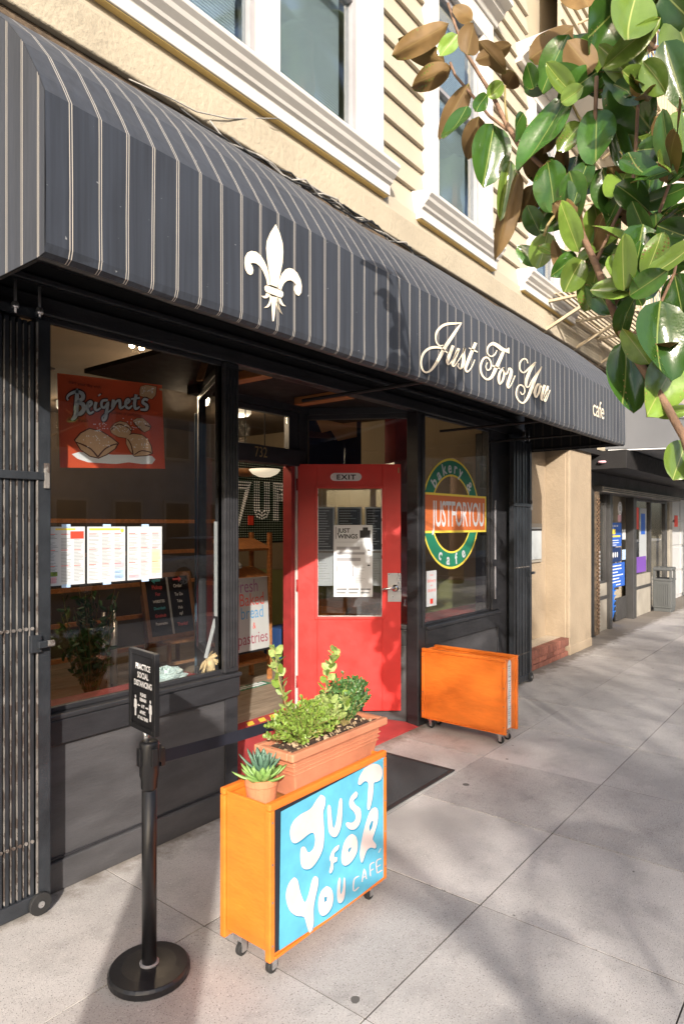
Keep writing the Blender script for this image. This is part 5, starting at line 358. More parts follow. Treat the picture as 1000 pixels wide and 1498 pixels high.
for x in (2.618,2.640,2.662,2.684): P('fluting',m_blk,x,x+.010,2.917,2.926,.86,2.62,bevel=.004)
P('wall_pier',m_blk,.2,1.40,2.95,3.1,.826,2.66)
# head over the shopfront
P('head_rail',m_blk,.2,6.9,2.93,3.02,2.661,2.743,bevel=.006)
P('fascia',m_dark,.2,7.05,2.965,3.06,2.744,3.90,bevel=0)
P('fascia_rail',m_blk,.2,6.9,2.93,2.964,2.80,2.83,bevel=.006)
P('fascia_rail',m_blk,.2,6.9,2.91,2.964,2.90,2.925,bevel=.006)
# entrance recess
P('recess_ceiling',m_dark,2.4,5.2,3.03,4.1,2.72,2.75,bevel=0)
for x0,x1 in ((3.0,3.1),(3.89,3.99)): MB().box(x0,x1,3.03,3.56,2.66,2.718).build('ceiling_beam',m_wood,cb,bevel=.003)
def splay(a,b,side):
    a=Vector((*a,0)); b=Vector((*b,0)); t=(b-a).normalized(); n=Vector((-t.y,t.x,0))*side; L=(b-a).length
    def bar(u0,u1,z0,z1,w=.06,off=0): c=(a+t*(u0+u1)/2)+n*off; return (c+Vector((0,0,(z0+z1)/2)),(t*(u1-u0)/2,n*w/2,Vector((0,0,(z1-z0)/2))))
    m=MB()
    m.obox(*bar(0,L,.0,.66,.05)); m.build('recess_bulkhead',m_blkp,cb,bevel=.004)
    m=MB(); m.obox(*bar(0,L,0,.13,.02,.036)); m.obox(*bar(0,L,.661,.80,.07,.002)); m.obox(*bar(0,.05,.131,.66,.02,.036)); m.obox(*bar(L-.05,L,.131,.66,.02,.036)); m.build('recess_rail',m_blk,cb,bevel=.005)
    m=MB(); m.obox(*bar(0,.05,.801,2.66)); m.obox(*bar(L-.05,L,.801,2.66)); m.obox(*bar(.05,L-.05,.801,.84)); m.obox(*bar(.05,L-.05,2.62,2.66)); m.obox(*bar(0,L,2.661,2.72,.062))
    w=m.build('side_window',m_blk,cb,bevel=.004)
    m=MB(); m.obox(*bar(.051,L-.051,.841,2.619,.006)); m.build('pane',m_glass,w)
splay((4.86,3.0),(4.33,3.86),-1); splay((2.70,3.0),(3.2,3.86),1)
# doorway
m=MB(); m.box(3.19,3.27,3.82,3.9,.1,2.2).box(4.12,4.165,3.80,3.9,.1,2.2)
dw=m.build('door_frame',m_redd,cb,bevel=.004)
MB().box(4.168,4.212,3.79,3.86,.1,2.2).build('worn_jamb',m_wht,dw,bevel=.004)
MB().box(4.214,4.31,3.80,3.88,.1,2.66).build('jamb_post',m_blk,dw,bevel=.004)
tb=P('transom_bar',m_blk,3.19,4.26,3.77,3.88,2.2,2.34,bevel=.006)
m=MB(); text(m,'732',.118,(3.655,3.7695,2.243),(1,0,0),(0,0,1),.003,0,'LEFT',sx=.8); m.build('house_number',m_brass,tb)
m=MB(); m.box(3.19,3.25,3.81,3.87,2.341,2.66).box(4.10,4.213,3.81,3.87,2.341,2.66).box(3.25,4.10,3.81,3.87,2.62,2.66)
tw=m.build('transom_window',m_blk,cb,bevel=.004); MB().box(3.251,4.099,3.835,3.841,2.341,2.619).build('pane',m_glass,tw)
P('transom_head',m_blk,3.1,4.4,3.79,3.9,2.661,2.72,bevel=0)
th=P('threshold',m_redc,3.2,4.2,3.78,3.92,.094,.112,bevel=.004)
for k in range(3):
    x=3.62+k*.13; MB().add([(x,3.80,.1135),(x+.07,3.80,.1135),(x+.12,3.88,.1135),(x+.05,3.88,.1135)],[(0,1,2,3)]).build('hazard_tape',m_fyel,th)
# red door, opened back against the splayed glass
dr=bpy.data.objects.new('door',None); COL.objects.link(dr); dr.parent=cb
dloc=Vector((4.195,3.795,.115)); dr.location=dloc-Vector((1.2,2.93,0)); dang=math.atan2(3.11-3.795,4.74-4.195); dr.rotation_euler=(0,0,dang); ORG[dr.name]=Vector((0,0,0))
Ld=.878; Hd=2.105
def D(mb,name,mats,**k): return mb.build(name,mats,dr,world=False,**k)
m=MB(); gx0,gx1,gz0,gz1=.165,.72,.80,1.90; ft=.022
m.box(0,gx0,-ft,ft,0,Hd).box(gx1,Ld,-ft,ft,0,Hd).box(gx0,gx1,-ft,ft,0,gz0).box(gx0,gx1,-ft,ft,gz1,Hd)
D(m,'door_leaf',m_red,bevel=.003)
m=MB(); q=.022
m.box(gx0-q,gx0+.004,-ft-.008,-ft-.0005,gz0-q,gz1+q).box(gx1-.004,gx1+q,-ft-.008,-ft-.0005,gz0-q,gz1+q).box(gx0+.004,gx1-.004,-ft-.008,-ft-.0005,gz1-.004,gz1+q).box(gx0+.004,gx1-.004,-ft-.008,-ft-.0005,gz0-q,gz0+.004)
D(m,'glazing_bead',m_red,bevel=.003)
m=MB(); m.box(gx0,gx0+.008,-.02,.02,gz0,gz1).box(gx1-.008,gx1,-.02,.02,gz0,gz1).box(gx0,gx1,-.02,.02,gz0-.0,gz0+.008); D(m,'glazing_strip',m_steel)
D(MB().box(gx0+.008,gx1-.008,-.003,.003,gz0+.008,gz1),'pane',m_glass)
m=MB(); pts=[(math.cos(a)*.038,math.sin(a)*.034) for a in [R(t) for t in range(-90,91,15)]]
outl=[(.41+.095+x,1.995+z) for x,z in pts]+[(.41-.095-x,1.995-z) for x,z in pts]
m.prism([(x,-ft-.004,z) for x,z in outl],(0,.0035,0)); 
ex=D(m,'exit_plate',m_fwht,bevel=.0)
m=MB(); text(m,'EXIT',.058,(.41,-ft-.0046,1.974),(1,0,0),(0,0,1),.0005,0,'CENTER',sx=1.25,bold=.0015,spacing=1.15); o=D(m,'lettering',m_fblk)
m=MB()
for x in (.295,.525): m.cyl((x,-ft-.0048,1.995),(x,-ft-.003,1.995),.004,8)
D(m,'screw',m_steel)
hx=.835
D(MB().box(.765,Ld+.001,-ft-.004,-ft-.0003,.93,1.175),'handle_plate',m_steel,bevel=.002)
m=MB(); m.cyl((hx-.01,-ft-.004,1.05),(hx-.01,-ft-.05,1.05),.030,18); m.tube([(hx-.01,-ft-.05,1.05),(hx-.05,-ft-.058,1.052),(hx-.09,-ft-.055,1.045),(hx-.115,-ft-.046,1.035)],[.013,.011,.010,.011],10)
D(m,'lever_handle',m_chrome,smooth=True)
D(MB().cyl((hx-.01,-ft-.0505,1.05),(hx-.01,-ft-.056,1.05),.012,14),'lock_cylinder',m_brass)
D(MB().box(.853,.862,-ft-.003,-ft-.0003,2.03,2.075),'latch_strip',m_brass)
D(MB().box(Ld+.0002,Ld+.003,-.015,.015,.93,1.15),'edge_plate',m_steel)
m=MB()
for z in (.2,1.02,1.88): m.cyl((-.008,-ft-.006,z),(-.008,-ft-.006,z+.10),.008,8)
D(m,'hinge',m_redd,smooth=True)
# right shop window
P('corner_post',m_blk,4.745,4.865,2.935,3.05,.0,2.66,bevel=.008)
P('corner_mould',m_blk,4.80,4.84,2.922,2.934,.83,2.64,bevel=.005)
P('bulkhead',m_blkp,4.866,6.30,2.955,3.05,.0,.66,bevel=.003)
P('base_board',m_blkp,4.866,6.30,2.932,2.954,0,.14,bevel=.006)
P('window_rail',m_blk,4.866,6.30,2.925,3.05,.661,.80,bevel=.008)
P('window_sill',m_blk,4.86,6.30,2.908,3.0,.801,.835,bevel=.006)
f=MB()
for z0,z1 in ((.836,.855),(2.64,2.66)): f.box(4.88,6.15,2.955,2.985,z0,z1)
for x0,x1 in ((4.866,4.88),(6.12,6.15)): f.box(x0,x1,2.953,2.987,.836,2.66)
wn2=f.build('shop_window',m_blk,cb,bevel=.003); MB().box(4.881,6.119,2.968,2.974,.856,2.639).build('pane',m_glass,wn2)
P('window_post',m_blk,6.151,6.30,2.935,3.05,.836,2.66,bevel=.008)
P('wall_pier',m_blk,6.301,7.05,2.94,3.2,.0,2.66,bevel=.01)
for z0,z1 in ((.95,1.28),(1.35,1.95)): P('light_strip',m_sash,6.20,6.225,2.925,2.9345,z0,z1,bevel=.002)
# side passage
P('alcove_back_wall',m_beige,7.05,8.6,3.32,3.45,.2,2.75,bevel=0)
P('alcove_side_wall',m_beige,8.56,8.8,3.051,3.6,.0,2.75,bevel=.01)
P('pier',m_beige,8.57,9.45,3.0,3.30,.0,2.75,bevel=.02)
P('pier_base',m_beige,8.566,9.454,2.992,3.05,.0,.12,bevel=.01)
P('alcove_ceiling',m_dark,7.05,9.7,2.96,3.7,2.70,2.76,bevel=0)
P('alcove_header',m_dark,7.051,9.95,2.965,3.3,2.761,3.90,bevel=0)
st=bpy.data.objects.new('doorstep',None); COL.objects.link(st); st.parent=cb; ORG[st.name]=ORG[cb.name]
P('landing',m_tile,7.06,8.55,3.09,3.318,.0,.232,bevel=.004)
MB().box(7.06,8.555,3.06,3.115,.0,.222).build('mortar_bed',m_mort,st)
bA=MB().box(0,.062,0,.11,0,.095).build('brick',m_brick,st,world=False,bevel=.004)
n=0
for k in range(21):
    o=bA if k==0 else inst(bA.data,'brick',st,(0,0,0))
    
    if k: 
        bb=o.modifiers.new('bevel','BEVEL'); bb.width=.004; bb.segments=2
    o.location=Vector((7.065+k*.071,3.0+rnd.uniform(0,.004),.138))-ORG[st.name]
bC=MB().box(0,.205,0,.1,0,.060).build('brick',m_brick,st,world=False,bevel=.004)
for r_ in range(2):
    for k in range(8):
        x=7.065+k*.2135-(.1 if r_ else 0)
        if x<7.05 or x>8.4: continue
        o=bC if (r_==0 and k==0) else inst(bC.data,'brick',st,(0,0,0))
        if not(r_==0 and k==0): bb=o.modifiers.new('bevel','BEVEL'); bb.width=.004; bb.segments=2
        o.location=Vector((x,3.012+rnd.uniform(0,.004),.002+r_*.068))-ORG[st.name]
# first-floor beam and siding
P('stucco_beam',m_stuc,-2,9.97,2.85,3.0,3.93,4.140,bevel=.012,seg=3)
P('drip_board',m_grime,-2,9.9,2.885,3.0,3.885,3.929,bevel=.004)
P('drip_board',m_grime,-2,9.9,2.91,3.0,3.84,3.884,bevel=.004)
P('base_band',m_sid,-2,9.5,2.882,3.0,4.150,4.262,bevel=.006)
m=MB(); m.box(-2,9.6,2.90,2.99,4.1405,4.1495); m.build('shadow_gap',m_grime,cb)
for (a,b) in ((-2,-.9),(4.165,4.785),(6.065,6.985),(8.05,9.56)):
    z=4.2625
    while z<9:
        MB().prism([(a,2.896,z),(a,2.93,z+.2035),(a,2.97,z+.2035),(a,2.97,z)],(b-a,0,0)).build('siding_board',m_sid,cb,bevel=.002,seg=1); z+=.204
P('upper_wall',m_sid,-2,9.56,3.36,3.5,4.2,9,bevel=0)
P('roof_slab',m_grime,-2,9.9,2.98,9,9,9.2,bevel=0)
P('rear_wall',m_stuc,-2,9.5,8.7,9,0,9,bevel=0)
P('party_wall',m_stuc,9.0,9.4,3.65,8.7,0,9,bevel=0)
P('party_wall',m_stuc,-2,-1.8,3.0,8.7,0,9,bevel=0)
P('street_wall',m_stuc,-2,.2,2.95,3.2,0,3.9,bevel=0)
SILL=[(2.93,4.46),(2.76,4.425),(2.735,4.415),(2.735,4.39),(2.758,4.368),(2.768,4.345),(2.80,4.318),(2.808,4.30),(2.83,4.285),(2.83,4.212),(2.93,4.212)]
def upper_window(x0,x1,panes,sx0,sx1,zt=6.45,rails=(5.55,),hood=.24,hx=.05):
    w=bpy.data.objects.new('upper_window',None); COL.objects.link(w); w.parent=cb; ORG[w.name]=ORG[cb.name]
    m=MB(); edges=[x0]+[e for p in panes for e in (p[0]-.05,p[1]+.05)]+[x1]
    for i in range(0,len(edges),2): m.box(edges[i],edges[i+1],2.878,3.0,4.43,zt)
    m.box(x0,x1,2.876,3.0,zt+.0005,zt+.2)
    m.box(x0,x1,2.95,3.0,4.212,4.429); m.build('casing',m_wht,w,bevel=.006)
    for i in range(0,len(edges),2):      # moulded strip on each casing
        pass
    m=MB().sweepx(SILL,sx0,sx1); o=m.build('sill',m_wht,w,bevel=.003,seg=1)
    MB().box(sx0+.01,sx1-.01,2.84,2.93,4.2065,4.2115).build('soffit_strip',m_yel,w)
    H_=[(2.93,zt+.2),(2.86,zt+.2),(2.84,zt+.24),(2.78,zt+.27),(2.77,zt+.31),(2.93-hood,zt+.33),(2.93-hood,zt+.38),(2.93,zt+.42)]
    MB().sweepx(H_,x0-hx,x1+hx).build('head_moulding',m_wht,w,bevel=.003,seg=1)
    for a,b in panes:
        m=MB()
        for xx in (a-.049,b): m.box(xx,xx+.049,2.93,3.0,4.47,zt-.001)
        m.box(a,b,2.935,3.0,4.44,4.50).box(a,b,2.93,3.0,zt-.06,zt-.001)
        for r_ in rails: m.box(a,b,2.925,2.99,r_-.02,r_+.02)
        m.build('sash',m_sash,w,bevel=.004)
        MB().box(a,b,2.963,2.967,4.50,zt-.06).build('pane',m_uglass,w)
        m=MB(); z=4.52
        while z<zt-.1: m.box(a+.01,b-.01,3.05,3.068,z,z+.012); z+=.02
        m.build('blind',m_blind,w,kind='stuff')
        MB().box(a-.02,b+.02,3.25,3.27,4.4,zt).build('curtain',m_flg,w)
    return w
upper_window(-.85,4.16,[(-.6,.4),(.7,1.72),(2.05,2.80),(3.07,3.83)],-.9,4.175)
upper_window(4.79,6.06,[(5.05,5.80)],4.625,6.045)
upper_window(6.99,8.045,[(7.22,7.80)],6.72,8.30,hood=.5,hx=.3)
# wires along the flashing
for k in range(7):
    r_=random.Random(k); x0=2.2+k*.18; m=MB(); pts=[]
    for i in range(12): pts.append((x0+i*.14,2.815+r_.uniform(-.02,.02),3.885+r_.uniform(-.035,.035)))
    tag(m.tube(pts,.006,5).build('cable',m_wire if k%2 else m_wired,smooth=True),'%s cable bunched on the ledge behind the striped awning, %s of its colour'%('grey' if k%2 else 'black',('nearest','nearest','second','second','third','farthest','farthest')[k]),'cable','cables bunched behind the awning')
tag(MB().tube([(1.9,2.84,3.90),(2.1,2.80,3.90),(2.3,2.82,3.93),(2.55,2.84,4.02),(2.80,2.86,4.15),(2.95,2.83,4.21)],.0035,6).build('cable',m_wire,smooth=True),'loose pale cable rising over the stucco beam to the long upper window','cable')
tag(MB().tube([(.4,2.87,3.87),(2,2.87,3.865),(4.2,2.87,3.87),(7,2.87,3.875)],.009,6).build('conduit',m_wired,smooth=True),'dark conduit running along the flashing under the stucco beam','conduit')
# interior shell
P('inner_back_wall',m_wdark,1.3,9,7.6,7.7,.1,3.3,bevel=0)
P('inner_side_wall',m_wplain,6.98,7.04,3.06,7.6,.1,3.3,bevel=0)
P('wainscot',m_green,6.955,6.979,3.06,7.6,.1,1.05,bevel=0)
P('dado_rail',m_wplain,6.945,6.979,3.06,7.6,1.051,1.09,bevel=.004)
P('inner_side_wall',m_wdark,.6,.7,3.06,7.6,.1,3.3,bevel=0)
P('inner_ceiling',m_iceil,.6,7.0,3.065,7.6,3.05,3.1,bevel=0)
P('ledge',m_redd,1.0,2.7,3.0,3.42,.70,.76,bevel=.004)
P('ledge',m_redd,4.9,6.9,3.06,3.5,.74,.80,bevel=.004)
P('inner_column',m_redd,4.95,5.22,3.30,3.42,.1,3.0,bevel=.005)
P('inner_column',M('slate_blue_door',(.06,.11,.15),.5),3.43,3.58,4.2,4.225,.1,2.6,bevel=.005)
for k in range(3): P('ceiling_pipe',m_dark,1.2,5,3.5+.16*k,3.54+.16*k,2.98,3.02,bevel=0)
# shelves of dark timber glimpsed inside
for k in range(5): P('timber_rail',m_wood,2.0,5.2,5.9,5.94,.4+k*.33,.44+k*.33,bevel=0)
# ================================================================ AWNING
XL,XR=.975,6.95
m_line2=cloth_stripe('striped_canvas_underside',(.012,.012,.013),(.10,.08,.06))
aw=thing('awning','black pinstriped cafe awning with cream fleur-de-lis and script lettering','awning',(XL,2.93,2.49))
PR=[(1.935,2.493),(1.902,2.489),(1.886,2.500),(1.880,2.525),(1.88,2.70),(1.88,2.975),(1.918,3.04),(2.006,3.171),(2.108,3.282),(2.26,3.41),(2.45,3.55),(2.65,3.66),(2.88,3.775)]
def canopy(off,dx,name,mat,rev=False):
    fr=[XL,3.25,5.05,6.0,XR]; xs=[]
    for a,b in zip(fr,fr[1:]):
        n_=int((b-a)/.1)+1; xs+=[(a+(b-a)*k/n_,k/n_) for k in range(n_)]
    xs.append((XR,1)); vs=[];fs=[];uv=[]
    for x,s in xs:
        for i,(y,z) in enumerate(PR):
            bul=math.sin(math.pi*s)*(.05 if i>6 else 0)*((i-6)/6 if i>6 else 0)
            sag=.006*math.sin(x*5.3)+.003*math.sin(x*13+i)
            flatz=min(1,max(0,(abs(x-1.94)-.25)*4))*min(1,max(0,(abs(x-4.0)-1.15)*4))*min(1,max(0,(abs(x-6.16)-.35)*4))
            yy=y+off+sag*(flatz if i<5 else .3); zz=z-off*(1 if i>4 else 0)+bul+(.004*math.sin(x*2.1) if i<4 else 0)
            xx=min(max(x,XL+dx),XR-dx); vs.append((xx,yy,zz)); uv.append((x-1.055,i))
    n_=len(PR)
    for i in range(len(xs)-1):
        for k in range(n_-1): fs.append((i*n_+k,(i+1)*n_+k,(i+1)*n_+k+1,i*n_+k+1))
    base=len(vs)
    for xe,flip in ((XL+dx,0),(XR-dx,1)):      # end panels
        o=len(vs); q=PR[2:]
        for y,z in q: vs.append((xe,y+off*.5,z-off)); uv.append((y-1.918+.1,z))
        vs.append((xe,2.93,3.775-off)); uv.append((2.93-1.918,1)); vs.append((xe,2.93,2.495)); uv.append((2.93-1.918,0))
        for j in range(len(q)-1,0,-1): pass
        # bottom row matching each profile y
        L=len(q); bot=len(vs)
        for y,z in q: vs.append((xe,y+off*.5,2.50 if y<1.885 else 2.495)); uv.append((y-1.918+.1,0))
        for j in range(3,L-1): fs.append((o+j,o+j+1,bot+j+1,bot+j))
        fs.append((o+L-1,o+L,o+L+1,bot+L-1))
    m=MB(); m.add(vs,fs,0); o=m.build(name,mat,aw,smooth=False)
    l=o.data.uv_layers.new(name='UVMap')
    for p in o.data.polygons:
        for li in p.loop_indices: l.data[li].uv=uv[o.data.loops[li].vertex_index]
    return o
canopy(0,0,'canopy',m_awn); canopy(.006,.004,'lining',m_line2)
YL=1.8745
for poly in FLEUR: pass
m=MB()
for poly in FLEUR: m.prism([(x,YL,z) for x,z in poly],(0,.0008,0))
m.build('fleur_de_lis',m_cream,aw)
m=MB()
for L,Q in SCRIPT: m.ribbon([(x,YL,z) for x,z in L],[(x,YL,z) for x,z in Q])
text(m,'cafe',.215,(5.93,YL,2.672),(1,0,0),(0,0,1),.001,0,'LEFT',sx=1.0,spacing=.98); m.build('lettering',m_cream,aw)
m=MB()
for x in (XL+.03,3.25,5.05,6.0,XR-.03):
    m.tube([(x,2.9,2.52),(x,1.93,2.52),(x,1.93,2.96),(x,2.05,3.18),(x,2.3,3.40),(x,2.86,3.74)],.012,6)
m.tube([(XL+.03,1.93,2.52),(XR-.03,1.93,2.52)],.012,6); m.build('frame',m_dark,aw)
# ================================================================ FOLDED GATES
def gate(xa,xb,y,label,side,step=.0265,bw=.0185,edge=m_gedge):
    t=thing('folding_gate',label,'security gate',((xa+xb)/2,y,0))
    x=xb-.07; 
    MB().box(xb-.062,xb,y-.035,y+.03,.07,2.60).build('end_post',m_gate,t,bevel=.006)
    MB().box(xb-.066,xb-.060,y-.040,y-.028,.08,2.58).build('post_edge',edge,t,bevel=.001)
    k=0; x=xb-.092
    while x>xa:
        m=MB().box(x,x+bw,y-.030+.004*(k%2),y+.02,.10,2.58); m.build('bar',m_gate,t,bevel=.003)
        m=MB().box(x-.0028,x-.0008,y-.033,y-.02,.11,2.56); m.build('bar_edge',edge,t); x-=step; k+=1
    MB().box(xa,xb-.03,y-.036,y+.03,.035,.10).build('bottom_rail',m_gate,t,bevel=.006)
    MB().box(xa,xb-.02,y-.045,y-.0355,1.895,1.93).build('cross_bar',m_gate,t,bevel=.003)
    MB().box(xb-.035,xb-.012,y-.047,y-.036,1.86,1.97).build('hasp',m_gedge,t,bevel=.002)
    m=MB(); x=xb-.083; k=0
    while x>xa+.01: m.cyl((x,y-.0365,1.253-.0*k),(x,y-.029,1.253),.0075,10); m.cyl((x,y-.0365,.335),(x,y-.029,.335),.0075,10); x-=.0265
    m.build('rivets',m_gedge,t,kind='stuff')
    MB().box(xb-.10,xb-.052,y-.055,y-.036,1.15,1.225).box(xb-.075,xb-.035,y-.075,y-.055,1.17,1.20).build('lock_box',m_gate,t,bevel=.003)
    MB().cyl((xb-.035,y-.066,1.185),(xb-.005,y-.066,1.185),.014,12).build('lock_cylinder',m_gedge,t)
    w=MB().cyl((xb-.055,y-.055,.060),(xb-.055,y-.036,.060),.048,20).build('roller',m_rub,t,bevel=.003)
    MB().cyl((xb-.055,y-.060,.060),(xb-.055,y-.0555,.060),.014,12).build('axle',m_steel,w)
    MB().box(xa+.0,xb-.02,y-.012,y+.012,2.60,2.64).build('top_rail',m_gate,t)
    for hx in (xb-.15,xb-.045):
        h=MB().cyl((hx,y-.02,2.60),(hx,y-.02,2.74),.007,8).lathe((hx,y-.02,2.62),[(.013,0),(.016,.008),(.016,.02),(.012,.028)],10).build('hanger_bolt',m_steel,t,smooth=True)
    return t
gate(.55,1.485,2.84,'folded black steel gate at the left end of the cafe front by the menus','l')
gate(6.42,6.90,2.86,'folded black steel gate beside the oval cafe logo window','r',.075,.066,m_gate)
# ================================================================ ENTRANCE MAT
t=thing('door_mat','dark grey ribbed rubber mat on the pavement behind the blue sign planter','mat',(3.4,2.5,0))
MB().box(2.8,4.05,2.21,2.79,.001,.009).build('backing',m_mat,t,bevel=.003)
m=MB(); x=2.83
while x<4.02: m.box(x,x+.007,2.24,2.76,.009,.0125); x+=.014
m.build('ribs',m_mat,t,kind='stuff')
m=MB(); m.box(2.8,4.05,2.208,2.235,.0092,.0118).box(4.02,4.049,2.236,2.79,.0092,.0118); m.build('border',m_rub,t)
# ================================================================ STANCHIONS
def stanchion(x,y,label):
    t=thing('stanchion',label,'stanchion',(x,y,0),'black belt stanchions')
    MB().lathe((x,y,0),[(.146,0),(.151,.006),(.151,.026),(.143,.036),(.10,.040),(.038,.042)],40).build('base',m_plas,t,smooth=False,bevel=.002)
    MB().lathe((x,y,.042),[(.036,0),(.036,.006),(.030,.008)],24).build('collar',m_sash,t,smooth=True)
    MB().cyl((x,y,.045),(x,y,.752),.0275,28).build('post',m_plas,t,smooth=True)
    MB().lathe((x,y,.70),[(.0275,0),(.031,.01),(.031,.04),(.036,.055),(.036,.175),(.032,.182)],28).build('belt_head',m_plas,t,smooth=True)
    for a in (0,1,2,3):
        an=R(-8+90*a); c_=Vector((x+math.cos(an)*.040,y+math.sin(an)*.040,.83)); d=Vector((math.cos(an),math.sin(an),0)); s_=Vector((-d.y,d.x,0))
        MB().obox(c_,(d*.006,s_*.012,Vector((0,0,.034)))).build('belt_slot',m_plas,t,bevel=.002)
    return t
s1=stanchion(1.505,2.118,'black belt stanchion carrying the social distancing sign, in front of the menus')
s2=stanchion(2.755,2.077,'black belt stanchion half hidden behind the terracotta trough of shrubs')
m=MB(); A=Vector((1.548,2.112,.812)); Bq=Vector((2.715,2.08,.812)); n_=14
P0=[A.lerp(Bq,i/n_)+Vector((0,0,-.018*math.sin(math.pi*i/n_))) for i in range(n_+1)]
m.ribbon([p+Vector((0,0,.024)) for p in P0],[p-Vector((0,0,.024)) for p in P0],(0,-.0016,0)); b_=m.build('retractable_belt',m_belt); tag(b_,'dark retractable belt stretched between the two black stanchions','belt')
MB().box(1.546,1.566,2.100,2.122,.778,.846).build('belt_clip',m_plas,b_,bevel=.002)
# sign frame
t=thing('distancing_sign','black framed sign reading practice social distancing on top of the front stanchion','sign',(1.495,2.12,.882))
c_=Vector((1.486,2.127,1.075)); ux=Vector((-.03,-.2035,0)).normalized(); up=Vector((0,0,1)); nn=ux.cross(up)
def ob(u0,u1,z0,z1,d0,d1): return (c_+ux*(u0+u1)/2+up*(z0+z1)/2+nn*(d0+d1)/2,(ux*(u1-u0)/2,up*(z1-z0)/2,nn*(d1-d0)/2))
hw,hh,fw=.105,.152,.020
m=MB(); m.obox(*ob(-hw,-hw+fw,-hh,hh,-.012,.010)); m.obox(*ob(hw-fw,hw,-hh,hh,-.012,.010)); m.obox(*ob(-hw+fw,hw-fw,hh-fw,hh,-.012,.0095)); m.obox(*ob(-hw+fw,hw-fw,-hh,-hh+fw,-.012,.0095)); m.build('frame',m_plas,t,bevel=.003)
MB().obox(*ob(-hw+fw,hw-fw,-hh+fw,hh-fw,-.008,.002)).build('sign_face',m_fblk,t)
MB().cyl((1.495,2.12,.882),(1.492,2.124,.925),.010,12).build('bracket',m_steel,t,smooth=True)
m=MB()
def tx(s_,size,x,z,sx=.85,b=.001): text(m,s_,size,c_+ux*x+up*z+nn*.0026,ux,up,.0004,0,'CENTER',sx=sx,bold=b)
tx('PRACTICE',.030,0,.078,.86,.0012); tx('SOCIAL',.030,0,.046,.86,.0012); tx('DISTANCING',.030,0,.014,.80,.0012)
tx('PLEASE',.017,.002,-.022); tx('REMAIN',.017,.002,-.041); tx('6 FT',.017,.001,-.065,.8); tx('APART,',.017,0,-.088); tx('AT ALL TIMES',.017,0,-.110,.8)
def fig(xc):
    def q(a): m.add([c_+ux*(xc+x)+up*z+nn*.003 for x,z in a],[tuple(range(len(a)))])
    q([(-.011,-.045),(-.006,-.040),(.006,-.040),(.011,-.045),(.012,-.075),(.007,-.075),(.006,-.104),(-.006,-.104),(-.007,-.075),(-.012,-.075)])
    q([(math.cos(R(a))*.0065,-.031+math.sin(R(a))*.0065) for a in range(0,360,40)])
fig(-.060); fig(.060)
def ar(s_): m.add([c_+ux*(s_*x)+up*z+nn*.003 for x,z in ((.022,-.058),(.034,-.058),(.034,-.054),(.044,-.060),(.034,-.066),(.034,-.062),(.022,-.062))],[tuple(range(7))])
ar(1); ar(-1); m.build('lettering',m_fwht,t)
# ================================================================ PLANTER BOXES
def planter(label,L,Wd,H=.585,z0=.085):
    """local frame: long side along X, front face at y=0"""
    t=thing('rolling_planter',label,'planter box',(0,0,0),'orange wheeled planter boxes'); k=dict(world=False)
    def b(n,x0,x1,y0,y1,za,zb,mm=m_org,bv=.004): return MB().box(x0,x1,y0,y1,za,zb).build(n,mm,t,bevel=bv,world=False)
    b('front_panel',.028,L-.028,.006,.022,z0+.012,z0+H-.028); b('back_panel',.028,L-.028,Wd-.022,Wd-.006,z0+.012,z0+H-.028)
    for y0,y1 in ((0,.028),(Wd-.028,Wd)):
        b('top_trim',0,L,y0,y1,z0+H-.0275,z0+H,bv=.006); b('bottom_trim',.0285,L-.0285,y0,y1,z0,z0+.0118)
        b('corner_post',0,.028,y0,y1,z0,z0+H-.028,bv=.005); b('corner_post',L-.028,L,y0,y1,z0,z0+H-.028,bv=.005)
    b('end_panel',.010,.024,.0285,Wd-.0285,z0+.03,z0+H-.012); b('end_panel',L-.024,L-.010,.0285,Wd-.0285,z0+.03,z0+H-.012)
    b('inner_floor',.03,L-.03,.03,Wd-.03,z0+H-.10,z0+H-.085,m_wood,0); b('bottom',.03,L-.03,.03,Wd-.03,z0+.02,z0+.035,m_org,0)
    for x in (.014,L-.014):
        for z in (z0+.06,z0+.22,z0+.36,z0+H-.07):
            for y,s in ((0,-1),): MB().cyl((x,y-.0012,z),(x,y+.002,z),.0045,8).build('screw',m_gedge,t,world=False)
    for x in (.065,L-.065):
        for y in (.055,Wd-.055):
            w=MB(); w.cyl((x-.0,y-.011,.026),(x,y+.011,.026),.026,16); o=w.build('caster',m_rub,t,bevel=.004,world=False)
            w=MB(); w.cyl((x,y-.013,.026),(x,y+.013,.026),.008,10); w.box(x-.012,x+.012,y-.018,y-.0125,.02,.066); w.box(x-.012,x+.012,y+.0125,y+.018,.02,.066); w.box(x-.022,x+.022,y-.022,y+.022,.066,z0+.018); o2=w.build('fork',m_steel,o,world=False)
    return t
p1=planter('orange wheeled planter with blue hand painted sign, carrying terracotta pots',.757,.275)
p1.location=(1.735,1.708,0)
ORG[p1.name]=Vector((1.735,1.708,0))
m=MB(); m.prism([(1.765,1.7135,.112),(2.464,1.7135,.112),(2.464,1.7135,.640),(1.765,1.7135,.640)],(0,-.003,0)); m.build('sign_border',m_vine,p1)
m=MB()
for poly in BLUE: m.prism([(x-(.016 if x<1.85 else 0),1.7100,z) for x,z in poly],(0,-.0008,0))
m.build('sign_ground',m_blue,p1)
m=MB()
for poly in BOXLET: m.prism([(x+.005,1.7090,z-.008) for x,z in poly],(0,-.0004,0))
m.build('letter_shadow',m_bled,p1)
m=MB()
for poly in BOXLET: m.prism([(x,1.7084,z) for x,z in poly],(0,-.0006,0))
for L,Q in BOXCAFE: m.ribbon([(x,1.7084,z) for x,z in L],[(x,1.7084,z) for x,z in Q],(0,-.0004,0))
